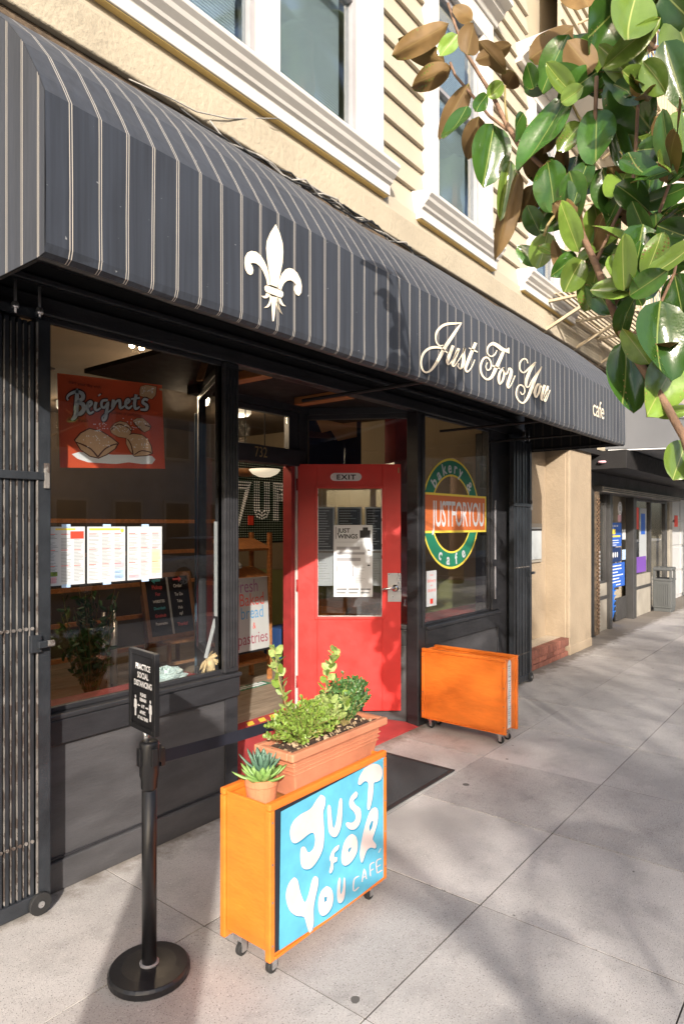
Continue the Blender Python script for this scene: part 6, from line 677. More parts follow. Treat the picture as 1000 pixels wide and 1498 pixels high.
m.build('lettering',m_pinkw,p1)
m=MB()
for poly in BOXHOLE: m.prism([(x,1.7076,z) for x,z in poly],(0,-.0003,0))
m.build('letter_hole',m_bled,p1)
p2=planter('orange wheeled planter standing end-on below the oval cafe logo window',.757,.232)
p2.location=(4.745,2.905,0); p2.rotation_euler=(0,0,R(-91)); ORG[p2.name]=Vector((0,0,0))
m=MB(); ends=[(.757-.0088,y,z) for y,z in [(.085+.03*math.cos(R(a)),.62+.032*math.sin(R(a))) for a in range(0,181,20)]+[(.055,.125),(.115,.125)]]
m.prism(ends,(.001,0,0)); sg=m.build('white_sticker',m_paper,p2,world=False)
m=MB(); rr=random.Random(3); z=.60
while z>.14:
    if rr.random()>.15: m.box(.757-.0077,.757-.0072,.060+rr.uniform(0,.008),.110-rr.uniform(0,.02),z,z+rr.choice((.004,.006,.009)))
    z-=.0165
m.build('sticker_print',m_fgry,p2,world=False)
# ================================================================ POTTED PLANTS
t=thing('plant_trough','ribbed terracotta plastic trough of shrubs standing in the orange planter','plant trough',(2.22,1.85,.60))
def trough(z0,z1,i0,i1):   # shrink i at the bottom
    return [(1.915+i0,1.757+i0*.6,z0),(2.53-i0,1.757+i0*.6,z0),(2.53-i0,1.945-i0*.6,z0),(1.915+i0,1.945-i0*.6,z0),(1.915+i1,1.757+i1*.6,z1),(2.53-i1,1.757+i1*.6,z1),(2.53-i1,1.945-i1*.6,z1),(1.915+i1,1.945-i1*.6,z1)]
FB=[(0,3,2,1),(0,1,5,4),(1,2,6,5),(2,3,7,6),(3,0,4,7)]
m=MB(); m.add(trough(.60,.768,.045,.012),FB); m.build('wall',m_terra,t,bevel=.006)
for z,o in ((.700,.022),(.716,.018),(.735,.014)):
    m=MB(); m.add(trough(z,z+.007,o-.004,o-.005),[(0,3,2,1),(4,5,6,7)]+FB[1:]); m.build('rib',m_terra,t,bevel=.002)
m=MB(); e=.006; a=(1.895,2.55,1.742,1.960); b=(1.925,2.52,1.772,1.930)
for x0,x1,y0,y1 in ((a[0],a[1],a[2],b[2]),(a[0],a[1],b[3],a[3]),(a[0],b[0],b[2],b[3]),(b[1],a[1],b[2],b[3])): m.box(x0,x1,y0,y1,.768,.802)
m.build('rim',m_terra,t,bevel=.007,seg=3)
m=MB(); n1,n2=26,10
vs=[(1.926+i*.594/n1,1.773+j*.156/n2,.782+.008*math.sin(i*1.7+j)+rnd.uniform(-.004,.005)) for i in range(n1+1) for j in range(n2+1)]
m.add(vs,[(i*(n2+1)+j,(i+1)*(n2+1)+j,(i+1)*(n2+1)+j+1,i*(n2+1)+j+1) for i in range(n1) for j in range(n2)]); m.build('soil',m_soil,t,kind='stuff')
m=MB()
for k in range(90):
    x,y=rnd.uniform(1.93,2.5),rnd.uniform(1.775,1.925); s=rnd.uniform(.004,.012); q=Quaternion((rnd.random(),rnd.random(),rnd.random()),rnd.uniform(0,3)); m.obox((x,y,.790),[q@Vector((s,0,0)),q@Vector((0,s*.6,0)),q@Vector((0,0,s*.25))])
m.build('wood_chips',m_chip,t,kind='stuff')
def leaflet(mb,p,d,n,L,w,mi=0):
    d=d.normalized(); s=d.cross(n); 
    if s.length<.01: s=Vector((1,0,0))
    s.normalize(); nn=s.cross(d)
    mb.add([p,p+d*L*.35+s*w/2+nn*w*.12,p+d*L*.75+s*w*.38+nn*w*.1,p+d*L,p+d*L*.75-s*w*.38+nn*w*.1,p+d*L*.35-s*w/2+nn*w*.12,p+d*L*.5],[(0,1,6),(1,2,6),(2,3,6),(3,4,6),(4,5,6),(5,0,6)],mi)
def rv(r_=rnd): 
    v=Vector((r_.gauss(0,1),r_.gauss(0,1),r_.gauss(0,1))); return v.normalized()
def bush(label,pos,rad,h,nst,mat_,L,w,dens,seed,lean=(0,0,0)):
    r_=random.Random(seed); t=thing('shrub',label,'shrub',pos,'shrubs in the trough'); st=MB(); lf=MB(); c=Vector(pos)
    for k in range(nst):
        a=r_.uniform(0,6.28); rr_=rad*math.sqrt(r_.random()); tip=c+Vector((math.cos(a)*rr_*1.0,math.sin(a)*rr_*.62,h*r_.uniform(.45,1)*(1-.35*rr_/rad)))+Vector(lean)*r_.random()
        base=c+Vector((r_.uniform(-.02,.02),r_.uniform(-.02,.02),0)); mid=base.lerp(tip,.5)+rv(r_)*.015+Vector((0,0,.01))
        pts=[base,mid,tip]; st.tube(pts,[.0028,.002,.0012],5)
        n_=int(dens*(tip-base).length/.01)
        for i in range(n_):
            s=.25+.75*i/n_; p=base.lerp(mid,s*2) if s<.5 else mid.lerp(tip,s*2-1)
            d=(rv(r_)+Vector((0,0,.55))+(tip-base).normalized()*.6); leaflet(lf,p,d,rv(r_),L*r_.uniform(.7,1.2),w*r_.uniform(.7,1.2))
    st.build('stem',m_twig,t); lf.build('foliage',mat_,t,kind='stuff'); return t
bush('low bright green small-leaved shrub at the left of the trough',(2.06,1.85,.785),.20,.21,120,m_box,.021,.013,1.9,2,(-.02,-.03,0))
bush('darker rounded shrub at the right of the trough near the second stanchion',(2.38,1.87,.785),.16,.26,90,m_box2,.020,.014,1.9,5,(.05,.0,0))
bush('small yellow-green shrub in the middle of the trough',(2.21,1.85,.785),.13,.20,55,m_var,.028,.018,1.5,9)
def sprig(label,pts,seed,grp=None):
    r_=random.Random(seed); t=thing('variegated_shoot',label,'shrub shoot',pts[0],'variegated shoots in the trough'); P_=[Vector(p) for p in pts]
    MB().tube(P_,[.004,.0035,.003,.002][:len(P_)],6).build('stem',m_twig,t,smooth=True)
    lf=MB(); lf2=MB()
    for k in range(26):
        s=.30+.70*k/25; q=s*(len(P_)-1); i=min(int(q),len(P_)-2); p=P_[i].lerp(P_[i+1],q-i)
        a=k*2.4; d=Vector((math.cos(a),math.sin(a)*.8,.45+.5*s))
        (leaflet(lf if k%3 else lf2,p,d,rv(r_),.052*r_.uniform(.7,1.1),.032*r_.uniform(.8,1.2)))
    lf.build('variegated_leaves',m_var,t); lf2.build('green_leaves',m_box,t)
sprig('tall variegated shoot leaning left out of the trough',[(2.03,1.86,.79),(1.985,1.86,.95),(1.93,1.855,1.09),(1.905,1.85,1.20)],1)
sprig('tall variegated shoot standing upright to the right in the trough',[(2.18,1.85,.79),(2.21,1.85,.93),(2.25,1.85,1.05),(2.295,1.85,1.135)],2)
sprig('short variegated shoot in front at the right of the trough',[(2.28,1.84,.79),(2.31,1.83,.86),(2.34,1.82,.92)],3)
sprig('short variegated shoot in the middle of the trough',[(2.14,1.83,.79),(2.17,1.81,.87),(2.20,1.80,.94)],4)
# clay pot with succulent
t=thing('succulent_pot','round clay pot with a spiky succulent at the near end of the orange planter','potted plant',(1.835,1.852,.585))
MB().lathe((1.835,1.852,.585),[(.048,0),(.052,.005),(.064,.10),(.066,.102),(.066,.128),(.058,.129),(.054,.108)],28).build('pot',m_clay,t,smooth=False,bevel=.002)
MB().lathe((1.835,1.852,.690),[(.0,.004),(.055,.0)],20).build('soil',m_soil,t)
def rosette(c,n,L,w,mat_,name,seed,el0=.2,el1=1.3):
    r_=random.Random(seed); c=Vector(c)
    for k in range(n):
        a=k*2.39996; f=k/n; el=el0+(el1-el0)*f; l=L*(1-.45*f); d=Vector((math.cos(a)*math.cos(el),math.sin(a)*math.cos(el),math.sin(el)))
        s=d.cross(Vector((0,0,1))).normalized(); u=s.cross(d); m=MB(); P_=[]
        for q,ww,th in ((0,.35,.25),(.3,.9,.35),(.65,1,.30),(.88,.55,.18),(1,.05,.04)):
            cc=c+d*l*q+u*(l*.18*q*q)
            P_+=[cc+s*w/2*ww,cc+u*w*th*.25,cc-s*w/2*ww,cc-u*w*th]
        F=[]
        for i in range(4):
            for j in range(4): F.append((i*4+j,i*4+(j+1)%4,i*4+4+(j+1)%4,i*4+4+j))
        F.append((16,17,18,19)); m.add(P_,F); m.build(name,mat_,t,smooth=True)
rosette((1.825,1.84,.700),24,.125,.034,m_suc,'leaf',1,.15,1.0)
rosette((1.860,1.870,.715),28,.125,.030,m_sucd,'leaf',2,.5,1.45)
# ================================================================ NOTICES
def sheet(name,label,cat,x0,x1,z0,z1,y,mat_=None,group=None):
    t=thing(name,label,cat,((x0+x1)/2,y,z0),group); MB().box(x0,x1,y,y+.0015,z0,z1).build('paper',mat_ or m_paper,t); return t
UX=Vector((1,0,0)); UZ=Vector((0,0,1))
# beignets poster
t=thing('poster','red orange beignets poster hanging high in the left shop window','poster',(1.9,2.99,1.98))
m=MB()
for p in POSTER: m.prism([(x,2.9655,z) for x,z in p],(0,.0008,0))
# poster hangs just inside the glass: push everything behind the pane
YP=.012
def pl(polys,y,mat_,name):
    m=MB()
    for p in polys: m.add([(x,y+YP,z) for x,z in p],[tuple(range(len(p)))])
    return m.build(name,mat_,t)
m.v=[(x,y+YP,z) for x,y,z in m.v]; m.build('sheet',m_post,t)
pl(PLATE,2.9640,m_fwht,'plate_print'); pl(PASTO,2.9636,m_brnk,'pastry_outline'); pl(PAST,2.9630,m_tan,'pastry_print')
def rb(data,y,mat_,name):
    m=MB()
    for L,Q in data: m.ribbon([(x,y+YP,z) for x,z in L],[(x,y+YP,z) for x,z in Q],(0,-.0001,0))
    return m.build(name,mat_,t)
rb(PLINE,2.9625,m_brnk,'pastry_line'); rb(BEIGO,2.9628,m_brnk,'lettering_outline'); rb(BEIG,2.9622,m_paper,'lettering')
m=MB()
for x,z in SUGAR: m.add([(x-.003,2.9619+YP,z),(x,2.9619+YP,z-.003),(x+.003,2.9619+YP,z),(x,2.9619+YP,z+.003)],[(0,1,2,3)])
m.build('sugar_print',m_fwht,t)
m=MB(); text(m,'start your day with',.022,(1.66,2.9630+YP,2.378),(1,0,-.0),(0,0,1),.0004,0); text(m,'pillows of perfection',.022,(1.89,2.9630+YP,2.262),(1,0,.03),(0,0,1),.0004,0); text(m,'hot, fresh',.026,(1.66,2.9630+YP,2.195),(1,0,.08),(0,0,1),.0004,0); m.build('small_lettering',m_brnk,t)
for x in (1.585,2.19): tag(MB().lathe((x,2.985,2.425),[(0,0),(.014,.004),(.014,.012),(0,.016)],12).build('suction_hook',m_wplain,smooth=True),'small suction hook holding the %s top corner of the beignets poster'%('left' if x<2 else 'right'),'hook')
# menus
m_mp=flat('menu_print_grey',(.26,.29,.30),.6)
def menu(x0,x1,label,kind_,seed):
    z0,z1=1.415,1.692; t=sheet('menu',label,'menu',x0,x1,z0,z1,2.9665-.0015,None,'menus taped in the left window'); o=(0,2.965,0); y=0
    g=MB(); 
    MB().box(x0-.004,x1+.004,2.9668,2.9675,z0-.007,z1+.003).build('backing',m_fblk,t)
    w=(x1-x0)/3; k=MB()
    for c_ in range(3):
        a=x0+.008+w*c_; printing(k,o,UX,UZ,a,a+w-.014,z0+.012,z1-.034,.0068,.0024,0,seed+c_,.0004,.12)
        zz=z1-.036
        for q in range(3): quad(k,o,UX,UZ,a,a+w*.55,zz-.001,zz+.0018,1,.0006); zz-=.075
    if kind_==0:
        quad(k,o,UX,UZ,x1-.075,x1-.006,z1-.058,z1-.022,2,.0007); quad(k,o,UX,UZ,x0+.004,x0+.055,z0+.045,z0+.065,5,.0005); quad(k,o,UX,UZ,x0+.004,x0+.05,z0+.012,z0+.04,6,.0004); quad(k,o,UX,UZ,x0+.045,x1-.05,z1-.016,z1-.008,3,.0005)
    if kind_==1:
        quad(k,o,UX,UZ,x0+.01,x1-.03,z1-.018,z1-.008,3,.0005); k.add([(x1-.018+.010*math.cos(R(a)),2.9643,z1-.020+.010*math.sin(R(a))) for a in range(0,360,30)],[tuple(range(12))],3)
        quad(k,o,UX,UZ,x1-.062,x1-.006,z0+.01,z0+.062,4,.0004); quad(k,o,UX,UZ,x1-.062,x1-.006,z0+.072,z0+.095,6,.0005)
    if kind_==2: quad(k,o,UX,UZ,x1-.066,x1-.008,z0+.03,z0+.155,7,.0002); quad(k,o,UX,UZ,x0+.006,x0+.07,z0+.008,z0+.028,6,.0002)
    k.build('print',[m_mp,m_fred,m_fred,m_fyel,m_flb,m_box,m_fpk,flat('print_straw',(.78,.70,.42),.6)],t)
    for z in (z1-.004,z0-.012): MB().box((x0+x1)/2-.022,(x0+x1)/2+.022,2.9632,2.9638,z,z+.016).build('tape',m_flb,t)
menu(1.545,1.739,'left one of three white menus in the window, with a red block at its top',0,1)
menu(1.752,1.962,'middle one of three white menus in the window, with a pale blue block low down',1,5)
menu(1.975,2.187,'right one of three white menus in the window, with a straw coloured column',2,9)
# oval logo on the right window
t=thing('window_logo','round green bakery and cafe logo with orange banner painted on the right window','logo',(5.385,2.966,1.28))
cx,cz=5.385,1.803
def ring(r0,r1,y,mat_,name,ex=1.06):
    m=MB(); n=64; V=[]
    for k in range(n):
        a=2*math.pi*k/n; V+=[(cx+ex*r0*math.cos(a),y,cz+r0*math.sin(a)),(cx+ex*r1*math.cos(a),y,cz+r1*math.sin(a))]
    m.add(V,[(2*k,2*k+1,(2*k+3)%(2*n),(2*k+2)%(2*n)) for k in range(n)]); return m.build(name,mat_,t)
ring(.355,.508,2.9664,m_fgrn,'green_ring'); ring(.488,.508,2.9660,m_fyel,'outer_border'); ring(.345,.362,2.9660,m_fyel,'inner_border')
m=MB(); arc_text(m,'bakery &',.145,(cx,cz),.378,R(140),R(38),2.9658,0,False,.0002); arc_text(m,'cafe',.14,(cx,cz),.468,R(240),R(300),2.9658,0,True,.0002); m.build('lettering',m_paper,t)
MB().box(4.882,6.075,2.9650,2.9656,1.63,1.985).build('banner_border',m_fyel,t)
MB().box(4.8825,6.055,2.9646,2.9649,1.65,1.965).build('banner',flat('faded_orange_paint',(.62,.16,.045),.5),t)
m=MB(); text(m,'JUSTFORYOU',.325,(6.035,2.9642,1.69),(1,0,0),(0,0,1),.0001,0,'RIGHT',sx=.53,bold=.004,spacing=.95); m.build('banner_lettering',m_paper,t)
t=sheet('delivery_notice','small white notice with red print low in the right window','notice',4.93,5.10,.99,1.30,2.9655)
m=MB(); text(m,'delivery',.045,(5.015,2.9654,1.20),UX,UZ,.0003,0,'CENTER'); text(m,'with',.022,(5.015,2.9654,1.165),UX,UZ,.0003,0,'CENTER'); text(m,'GRUBHUB',.036,(5.015,2.9654,1.115),UX,UZ,.0003,0,'CENTER',sx=.8); quad(m,(0,2.9654,0),UX,UZ,4.99,5.04,1.01,1.055,0,.0003); text(m,'Order',.024,(5.015,2.9654,1.255),UX,UZ,.0003,0,'CENTER'); m.build('print',m_fred,t)
# paper on red door (door local frame, then placed)
def on_door(name,label,cat,x0,x1,z0,z1,y,mat_,fn=None,group=None):
    t=thing(name,label,cat,(0,0,0),group); t.location=dloc; t.rotation_euler=(0,0,dang)
    MB().box(x0,x1,y,y+.001,z0,z1).build('paper',mat_,t,world=False)
    if fn: k=MB(); fn(k,y); k.build('print',[m_fblk,m_fgry,m_flg],t,world=False)
    return t
def jw(k,y):
    o=(0,y,0); x0,x1,z0,z1=.305,.638,.97,1.585
    text(k,'JUST',.052,(x0+.035,y,z1-.065),UX,UZ,.0005,0,bold=.0015,sx=1); text(k,'WINGS',.052,(x0+.035,y,z1-.115),UX,UZ,.0005,0,bold=.0015,sx=1)
    quad(k,o,UX,UZ,x1-.11,x1-.02,z1-.11,z1-.045,0,.0004); quad(k,o,UX,UZ,x1-.085,x1-.04,z1-.045,z1-.02,0,.0004); quad(k,o,UX,UZ,x0+.018,x0+.023,z1-.12,z1-.015,0,.0004)
    for i,(e,h) in enumerate(((.20,.026),(.24,.02),(.205,.028))): quad(k,o,UX,UZ,x0+.025,x0+.025+e,z1-.185-.048*i-h,z1-.185-.048*i,1,.0004)
    printing(k,o,UX,UZ,x0+.045,x0+.13,z0+.15,z1-.36,.014,.004,2,1,.0004); printing(k,o,UX,UZ,x0+.19,x0+.27,z0+.12,z1-.36,.014,.004,2,2,.0004)
    quad(k,o,UX,UZ,x0+.025,x0+.033,z1-.40,z1-.35,1,.0004); quad(k,o,UX,UZ,x0+.16,x0+.168,z1-.44,z1-.35,1,.0004)
    for c_ in range(3): 
        for r_ in range(2): quad(k,o,UX,UZ,x0+.025+.103*c_,x0+.025+.103*c_+.085-.01*r_,z0+.062-.032*r_,z0+.070-.032*r_,0,.0004)
    printing(k,o,UX,UZ,x0+.14,x0+.20,z1-.12,z1-.05,.012,.003,2,4,.0004); quad(k,o,UX,UZ,x0+.025,x1-.03,z1-.148,z1-.144,2,.0004)
    for z in (z1-.21,z1-.34): quad(k,o,UX,UZ,x1-.045,x1-.022,z-.01,z,0,.0004)
on_door('takeaway_notice','white wings menu taped in the middle of the red door glass','notice',.305,.638,.97,1.585,-.0045,m_paper,jw)
def npr(x0,x1,z0,z1,seed):
    def f(k,y): quad(k,(0,y,0),UX,UZ,x0+.012,x1-.012,z0+.012,z1-.012,0,.0003); printing(k,(0,y,0),UX,UZ,x0+.02,x1-.03,z0+.03,z1-.03,.022,.005,2,seed,.0006)
    return f
for i,(a,b) in enumerate(((.155,.31),(.335,.545),(.575,.735))): on_door('blue_notice','dark blue notice behind the red door glass, %s of three'%('left','middle','right')[i],'notice',a,b,1.36,1.74,.055,m_flg,npr(a,b,1.36,1.74,i),'three dark notices behind the door glass')
for i,(a,b) in enumerate(((.155,.30),(.60,.735))):
    def f(k,y,a=a,b=b,i=i): printing(k,(0,y,0),UX,UZ,a+.02,b-.02,1.12,1.30,.022,.006,1,7+i,.0006)
    on_door('hanging_notice','pale notice with grey print low behind the red door glass, on its %s side'%('left','right')[i],'notice',a,b,1.06,1.345,.05,m_flg,f,'pale notices behind the door glass')
# ================================================================ INSIDE THE CAFE
def spot(x,label):
    t=thing('spot_lamp',label,'lamp',(x,3.6,2.83),'ceiling spot lamps'); MB().cyl((x,3.62,2.84),(x,3.60,2.90),.02,12).build('housing',m_dark,t); MB().lathe((x,3.6,2.81),[(0,0),(.016,.008),(.018,.018),(.010,.03)],12).build('bulb',m_bulb,t,smooth=True)
    L=bpy.data.lights.new('spot_lamp_light','POINT'); L.energy=7; L.color=(1,.66,.34); L.shadow_soft_size=.03; o=bpy.data.objects.new('spot_lamp_light',L); COL.objects.link(o); o.parent=t; o.location=(0,-.03,-.04)
spot(2.43,'lit halogen spot lamp above the beignets poster, left of the pair'); spot(2.50,'lit halogen spot lamp above the beignets poster, right of the pair')
tag(MB().box(2.3,3.2,3.62,3.66,2.905,2.93).build('lamp_track',m_dark),'dark ceiling track holding the two lit spot lamps','lamp track')
tag(MB().tube([(2.60,3.5,2.85),(2.66,3.5,2.80),(2.74,3.48,2.82),(2.80,3.45,2.86),(2.86,3.4,2.90)],.012,8).build('cable',m_oak,smooth=True),'tan cable curving across the ceiling beside the lit spot lamps','cable')
tag(MB().beam((2.62,3.12,2.70),(2.555,3.10,2.56),.04,.02).build('timber_block',m_oak,bevel=.003),'slanting plywood block in the top right corner of the left shop window','timber block')
# chair and chalkboard
ch=thing('wooden_chair','small brown wooden chair inside the left window holding the chalkboard','chair',(4.1,5.1,.1))
CX_,CY_=4.2,5.5
m=MB(); m.box(CX_-.22,CX_+.22,CY_-.22,CY_+.20,.53,.565); m.build('seat',m_oak,ch,bevel=.012)
for sx,sy in ((-1,-1),(1,-1),(-1,1),(1,1)): MB().beam((CX_+sx*.19,CY_+sy*.18,.53),(CX_+sx*.205,CY_+sy*.2,.1),.035,.035).build('leg',m_oak,ch,bevel=.005)
for z,sy in ((.32,-1),(.25,1)): MB().box(CX_-.19,CX_+.19,CY_+sy*.185-.01,CY_+sy*.185+.01,z,z+.03).build('stretcher',m_oak,ch,bevel=.003)
for sx in (-1,1): MB().beam((CX_+sx*.19,CY_+.19,.56),(CX_+sx*.18,CY_+.28,.98),.03,.03).build('back_post',m_oak,ch,bevel=.004)
MB().box(CX_-.18,CX_+.18,CY_+.25,CY_+.27,.9,.98).build('back_rail',m_oak,ch,bevel=.004)
cbd=thing('chalkboard','oak framed chalkboard with coloured pickup instructions standing on the wooden chair','chalkboard',(3.85,4.9,.566))
ub=Vector((1,.04,.0)).normalized(); vb=Vector((-.10,.16,1)); vb=(vb-ub*vb.dot(ub)*.6).normalized(); nb=ub.cross(vb).normalized()
ob_=Vector((3.80,5.36,.572)); bw,bh=.62,.66
def cb_(u0,u1,v0,v1,d0,d1): return (ob_+ub*(u0+u1)/2+vb*(v0+v1)/2+nb*(d0+d1)/2,(ub*(u1-u0)/2,vb*(v1-v0)/2,nb*(d1-d0)/2))
m=MB(); fw=.045; m.obox(*cb_(0,fw,0,bh,-.01,.012)); m.obox(*cb_(bw-fw,bw,0,bh,-.01,.012)); m.obox(*cb_(fw,bw-fw,0,fw,-.01,.012)); m.obox(*cb_(fw,bw-fw,bh-fw,bh,-.01,.012)); m.build('frame',m_oak,cbd,bevel=.003)
m=MB(); m.obox(*cb_(fw,bw-fw,fw,bh-fw,-.006,.002)); m.build('board',m_fblk,cbd)
m=MB(); m.obox(*cb_(.30,.325,fw,bh-fw,.0021,.004)); m.build('tape',m_flg,cbd)
def ct(s_,u,v,size,mi): return (s_,u,v,size,mi)
mm=[m_teal,m_fpk,m_fwht,flat('chalk_red',(.75,.12,.12),.8)]; k=MB()
for s_,u,v,size,mi in [('Pickup',.15,.60,.062,3),('For',.15,.52,.055,3),('WEBSITES',.15,.44,.042,2),('Doordash',.15,.36,.045,0),('Grubhub',.15,.27,.048,3),('Postmates',.15,.18,.045,2),('Order',.36,.60,.055,2),('To Go',.36,.50,.05,2),('Take',.36,.42,.045,2),('Pick',.36,.34,.045,2),('up!',.36,.27,.05,2),('Thanks!',.36,.14,.055,3)]:
    text(k,s_,size*.9,ob_+ub*u*1.22+vb*v*.84+nb*.0025,ub,vb,.0004,mi,'CENTER',sx=.85,bold=.0008)
def arrow(u,v,s_,mi): k.add([ob_+ub*(u*1.22+s_*x)+vb*(v*.84+z)+nb*.003 for x,z in ((-.06,0),(-.02,-.03),(-.02,-.01),(.05,-.01),(.05,.01),(-.02,.01),(-.02,.03))],[tuple(range(7))],mi)
arrow(.15,.70,1,0); arrow(.36,.70,-1,3); k.build('lettering',mm,cbd)
# other things in the window
t=thing('plastic_bag','crumpled pale plastic bag lying on the red ledge inside the left window','bag',(2.38,3.25,.762))
m=MB(); n1,n2=24,12; rr=random.Random(8); V=[]
for j in range(n2+1):
    for i in range(n1):
        a=2*math.pi*i/n1; ph=math.pi/2*j/n2; r_=1+.16*rr.uniform(-1,1); V.append((2.38+.175*math.cos(a)*math.cos(ph*.98)*r_,3.22+.10*math.sin(a)*math.cos(ph*.98)*r_,.763+.095*math.sin(ph)*r_))
m.add(V,[(j*n1+i,j*n1+(i+1)%n1,(j+1)*n1+(i+1)%n1,(j+1)*n1+i) for j in range(n2) for i in range(n1)]); m.build('bag_body',flat('pale_plastic_film',(.50,.62,.60),.3),t)
t=thing('dried_corn','bunch of dried corn husks on the sill in the right corner of the left window','decoration',(2.545,3.02,.83))
m=MB(); rr=random.Random(5); hs=M('dried_husk',(.62,.47,.25),.8,var=.4,vs=40)
for k_ in range(26):
    a=rr.uniform(-2.6,.5); l=rr.uniform(.05,.11); leaflet(m,Vector((2.545,3.02,.915)),Vector((math.cos(a)*.8,rr.uniform(-.5,.5),math.sin(a))),rv(rr),l,.022)
m.build('husks',hs,t); MB().lathe((2.565,3.02,.83),[(.02,0),(.03,.02),(.032,.06),(.022,.09)],14).build('cob',hs,t,smooth=True)
tag(MB().beam((2.617,3.03,1.14),(2.535,3.02,.92),.024,.006).build('paper_strip',m_flg),'narrow pale strip leaning above the dried corn in the left window corner','strip')
tag(MB().box(2.598,2.612,2.992,3.02,1.16,1.72).build('pale_strip',m_flg),'pale strip standing against the right edge of the left window','strip')
for i,(x,za,zb) in enumerate(((3.47,.15,.68),(3.58,.12,.78))): tag(MB().cyl((x,5.6,.1),(x,5.6,zb+.2),.02,12).cyl((x,5.6,za),(x,5.6,zb),.034,14).build('striped_pole',m_steel if i else m_steel,smooth=True),'silver and black pole inside the left window, the %s of two'%('shorter left','taller right')[i],'pole','silver poles inside the window')
t=thing('indoor_plant','leafy dark green plant inside the left shop window beside the silver poles','plant',(2.75,4.6,.1))
m=MB(); rr=random.Random(12); s_=MB()
for k_ in range(26):
    a=rr.uniform(0,6.28); tip=Vector((2.72+.38*math.cos(a)*rr.random(),4.5+.3*math.sin(a)*rr.random(),rr.uniform(.75,1.25))); b0=Vector((2.75,4.6,.3)); s_.tube([b0,b0.lerp(tip,.5)+rv(rr)*.04,tip],.004,5)
    for q in range(16): leaflet(m,b0.lerp(tip,.35+.65*q/16),rv(rr)+Vector((0,0,.4)),rv(rr),.075,.03)
m.build('foliage',m_box2,t,kind='stuff'); s_.build('stem',m_twig,t); MB().lathe((2.75,4.6,.1),[(.10,0),(.14,.22),(.13,.22)],20).build('pot',m_clay,t)
# seen through the doorway
t=thing('bulb_sign','green dot board sign reading 7UP made of pale bulbs, seen through the doorway','sign',(5.1,5.25,1.5))
MB().box(4.62,5.68,5.21,5.26,1.5,2.40).build('board',m_fblk,t,bevel=.004)
m=MB(); z=1.53
while z<2.38:
    x=4.64
    while x<5.66: m.add([(x-.006,5.2085,z),(x,5.2085,z-.006),(x+.006,5.2085,z),(x,5.2085,z+.006)],[(0,1,2,3)]); x+=.026
    z+=.026
m.build('green_dots',emit('green_pilot_dot',(.02,.45,.10),.05),t,kind='stuff')
m=MB()
def dots(pts,off=(0,0)):
    for (a,b) in zip(pts,pts[1:]):
        A=Vector((a[0],5.2,a[1])); Bv=Vector((b[0],5.2,b[1])); n_=max(1,int((Bv-A).length/.026))
        for i in range(n_+1):
            p=A.lerp(Bv,i/n_); m.lathe((p.x,5.204,p.z),[(0,-.011),(.011,0),(0,.011)],6)
for o_ in (0,.032,.064):
    dots([(4.74,2.16-o_),(4.99-o_,2.16-o_),(4.82-o_*.2,1.70)])
    dots([(5.05+o_,2.17),(5.05+o_,1.86),(5.09+o_*.6,1.79+o_),(5.16,1.77+o_),(5.23-o_*.6,1.79+o_),(5.27-o_,1.86),(5.27-o_,2.17)])
    dots([(5.35+o_,1.76),(5.35+o_,2.17-o_),(5.48,2.17-o_),(5.54-o_,2.12-o_*.4),(5.54-o_,2.03+o_*.4),(5.48,1.98+o_),(5.41,1.98+o_)])
m.build('bulbs',emit('dim_sign_bulb',(1,.80,.60),.05),t,kind='stuff'); MB().box(4.95,5.02,5.19,5.205,1.70,1.80).build('red_tag',m_fred,t)
for x,y,z,mt,lb in ((4.6,4.6,2.215,m_shade,'white glass pendant bowl glowing above the doorway'),(4.72,5.0,2.245,m_oak,'amber pendant bowl beside the white one above the doorway')):
    t=thing('pendant_lamp',lb,'lamp',(x,y,z)); MB().lathe((x,y,z-.05),[(0,0),(.06,.008),(.12,.035),(.155,.075),(.150,.08),(.02,.082)],24).build('bowl',mt,t,smooth=True); MB().cyl((x,y,z+.03),(x,y,3.05),.006,6).build('stem',m_dark,t)
t=thing('bread_rack','dark wooden bread rack with shelves seen through the doorway','rack',(4.75,5.0,.1))
for x in (4.36,4.92):
    for y in (4.85,5.12): MB().box(x-.02,x+.02,y-.02,y+.02,.1,1.62).build('post',m_wood,t,bevel=.003)
for z in (.35,.62,.9,1.2,1.5): MB().obox((4.64,4.98,z),(Vector((.3,0,0)),Vector((0,.14,.05)),Vector((0,-.004,.012)))).build('shelf',m_wood,t)
for k_,(x,z) in enumerate(((4.5,1.28),(4.72,.72),(4.6,.99),(4.85,.70),(4.8,1.0))): 
    t2=thing('wrapped_loaf',('brown loaf high on the left of the bread rack','pale wrapped loaf low in the middle of the bread rack','brown loaf on the middle shelf at the left of the bread rack','pale wrapped loaf low at the right of the bread rack','brown loaf on the middle shelf at the right of the bread rack')[k_],'bread',(x,4.93,z),'wrapped loaves on the rack'); MB().lathe((x,4.93,z-.03),[(.03,0),(.08,.02),(.085,.05),(.05,.085),(0,.09)],14).build('loaf',m_tan if k_%2 else m_flg,t2,smooth=True)
t=thing('crate','blue plastic crate on the floor beside the bread rack','crate',(5.1,4.9,.1)); MB().box(4.98,5.28,4.75,5.0,.3,.62).build('crate_body',flat('dark_blue_plastic',(.02,.05,.14),.4),t,bevel=.01)
for k_ in range(5): MB().box(5.0+k_*.055,5.03+k_*.055,4.743,4.7495,.34,.58).build('crate_rib',m_fblk,t)
t=thing('whiteboard','white board hand lettered fresh baked bread and pastries inside the doorway','sign board',(4.1,4.3,.55))
wa=Vector((1,0,0)); wv=Vector((.045,.10,1)).normalized(); wo_=Vector((3.72,4.28,.58)); wn_=wa.cross(wv)
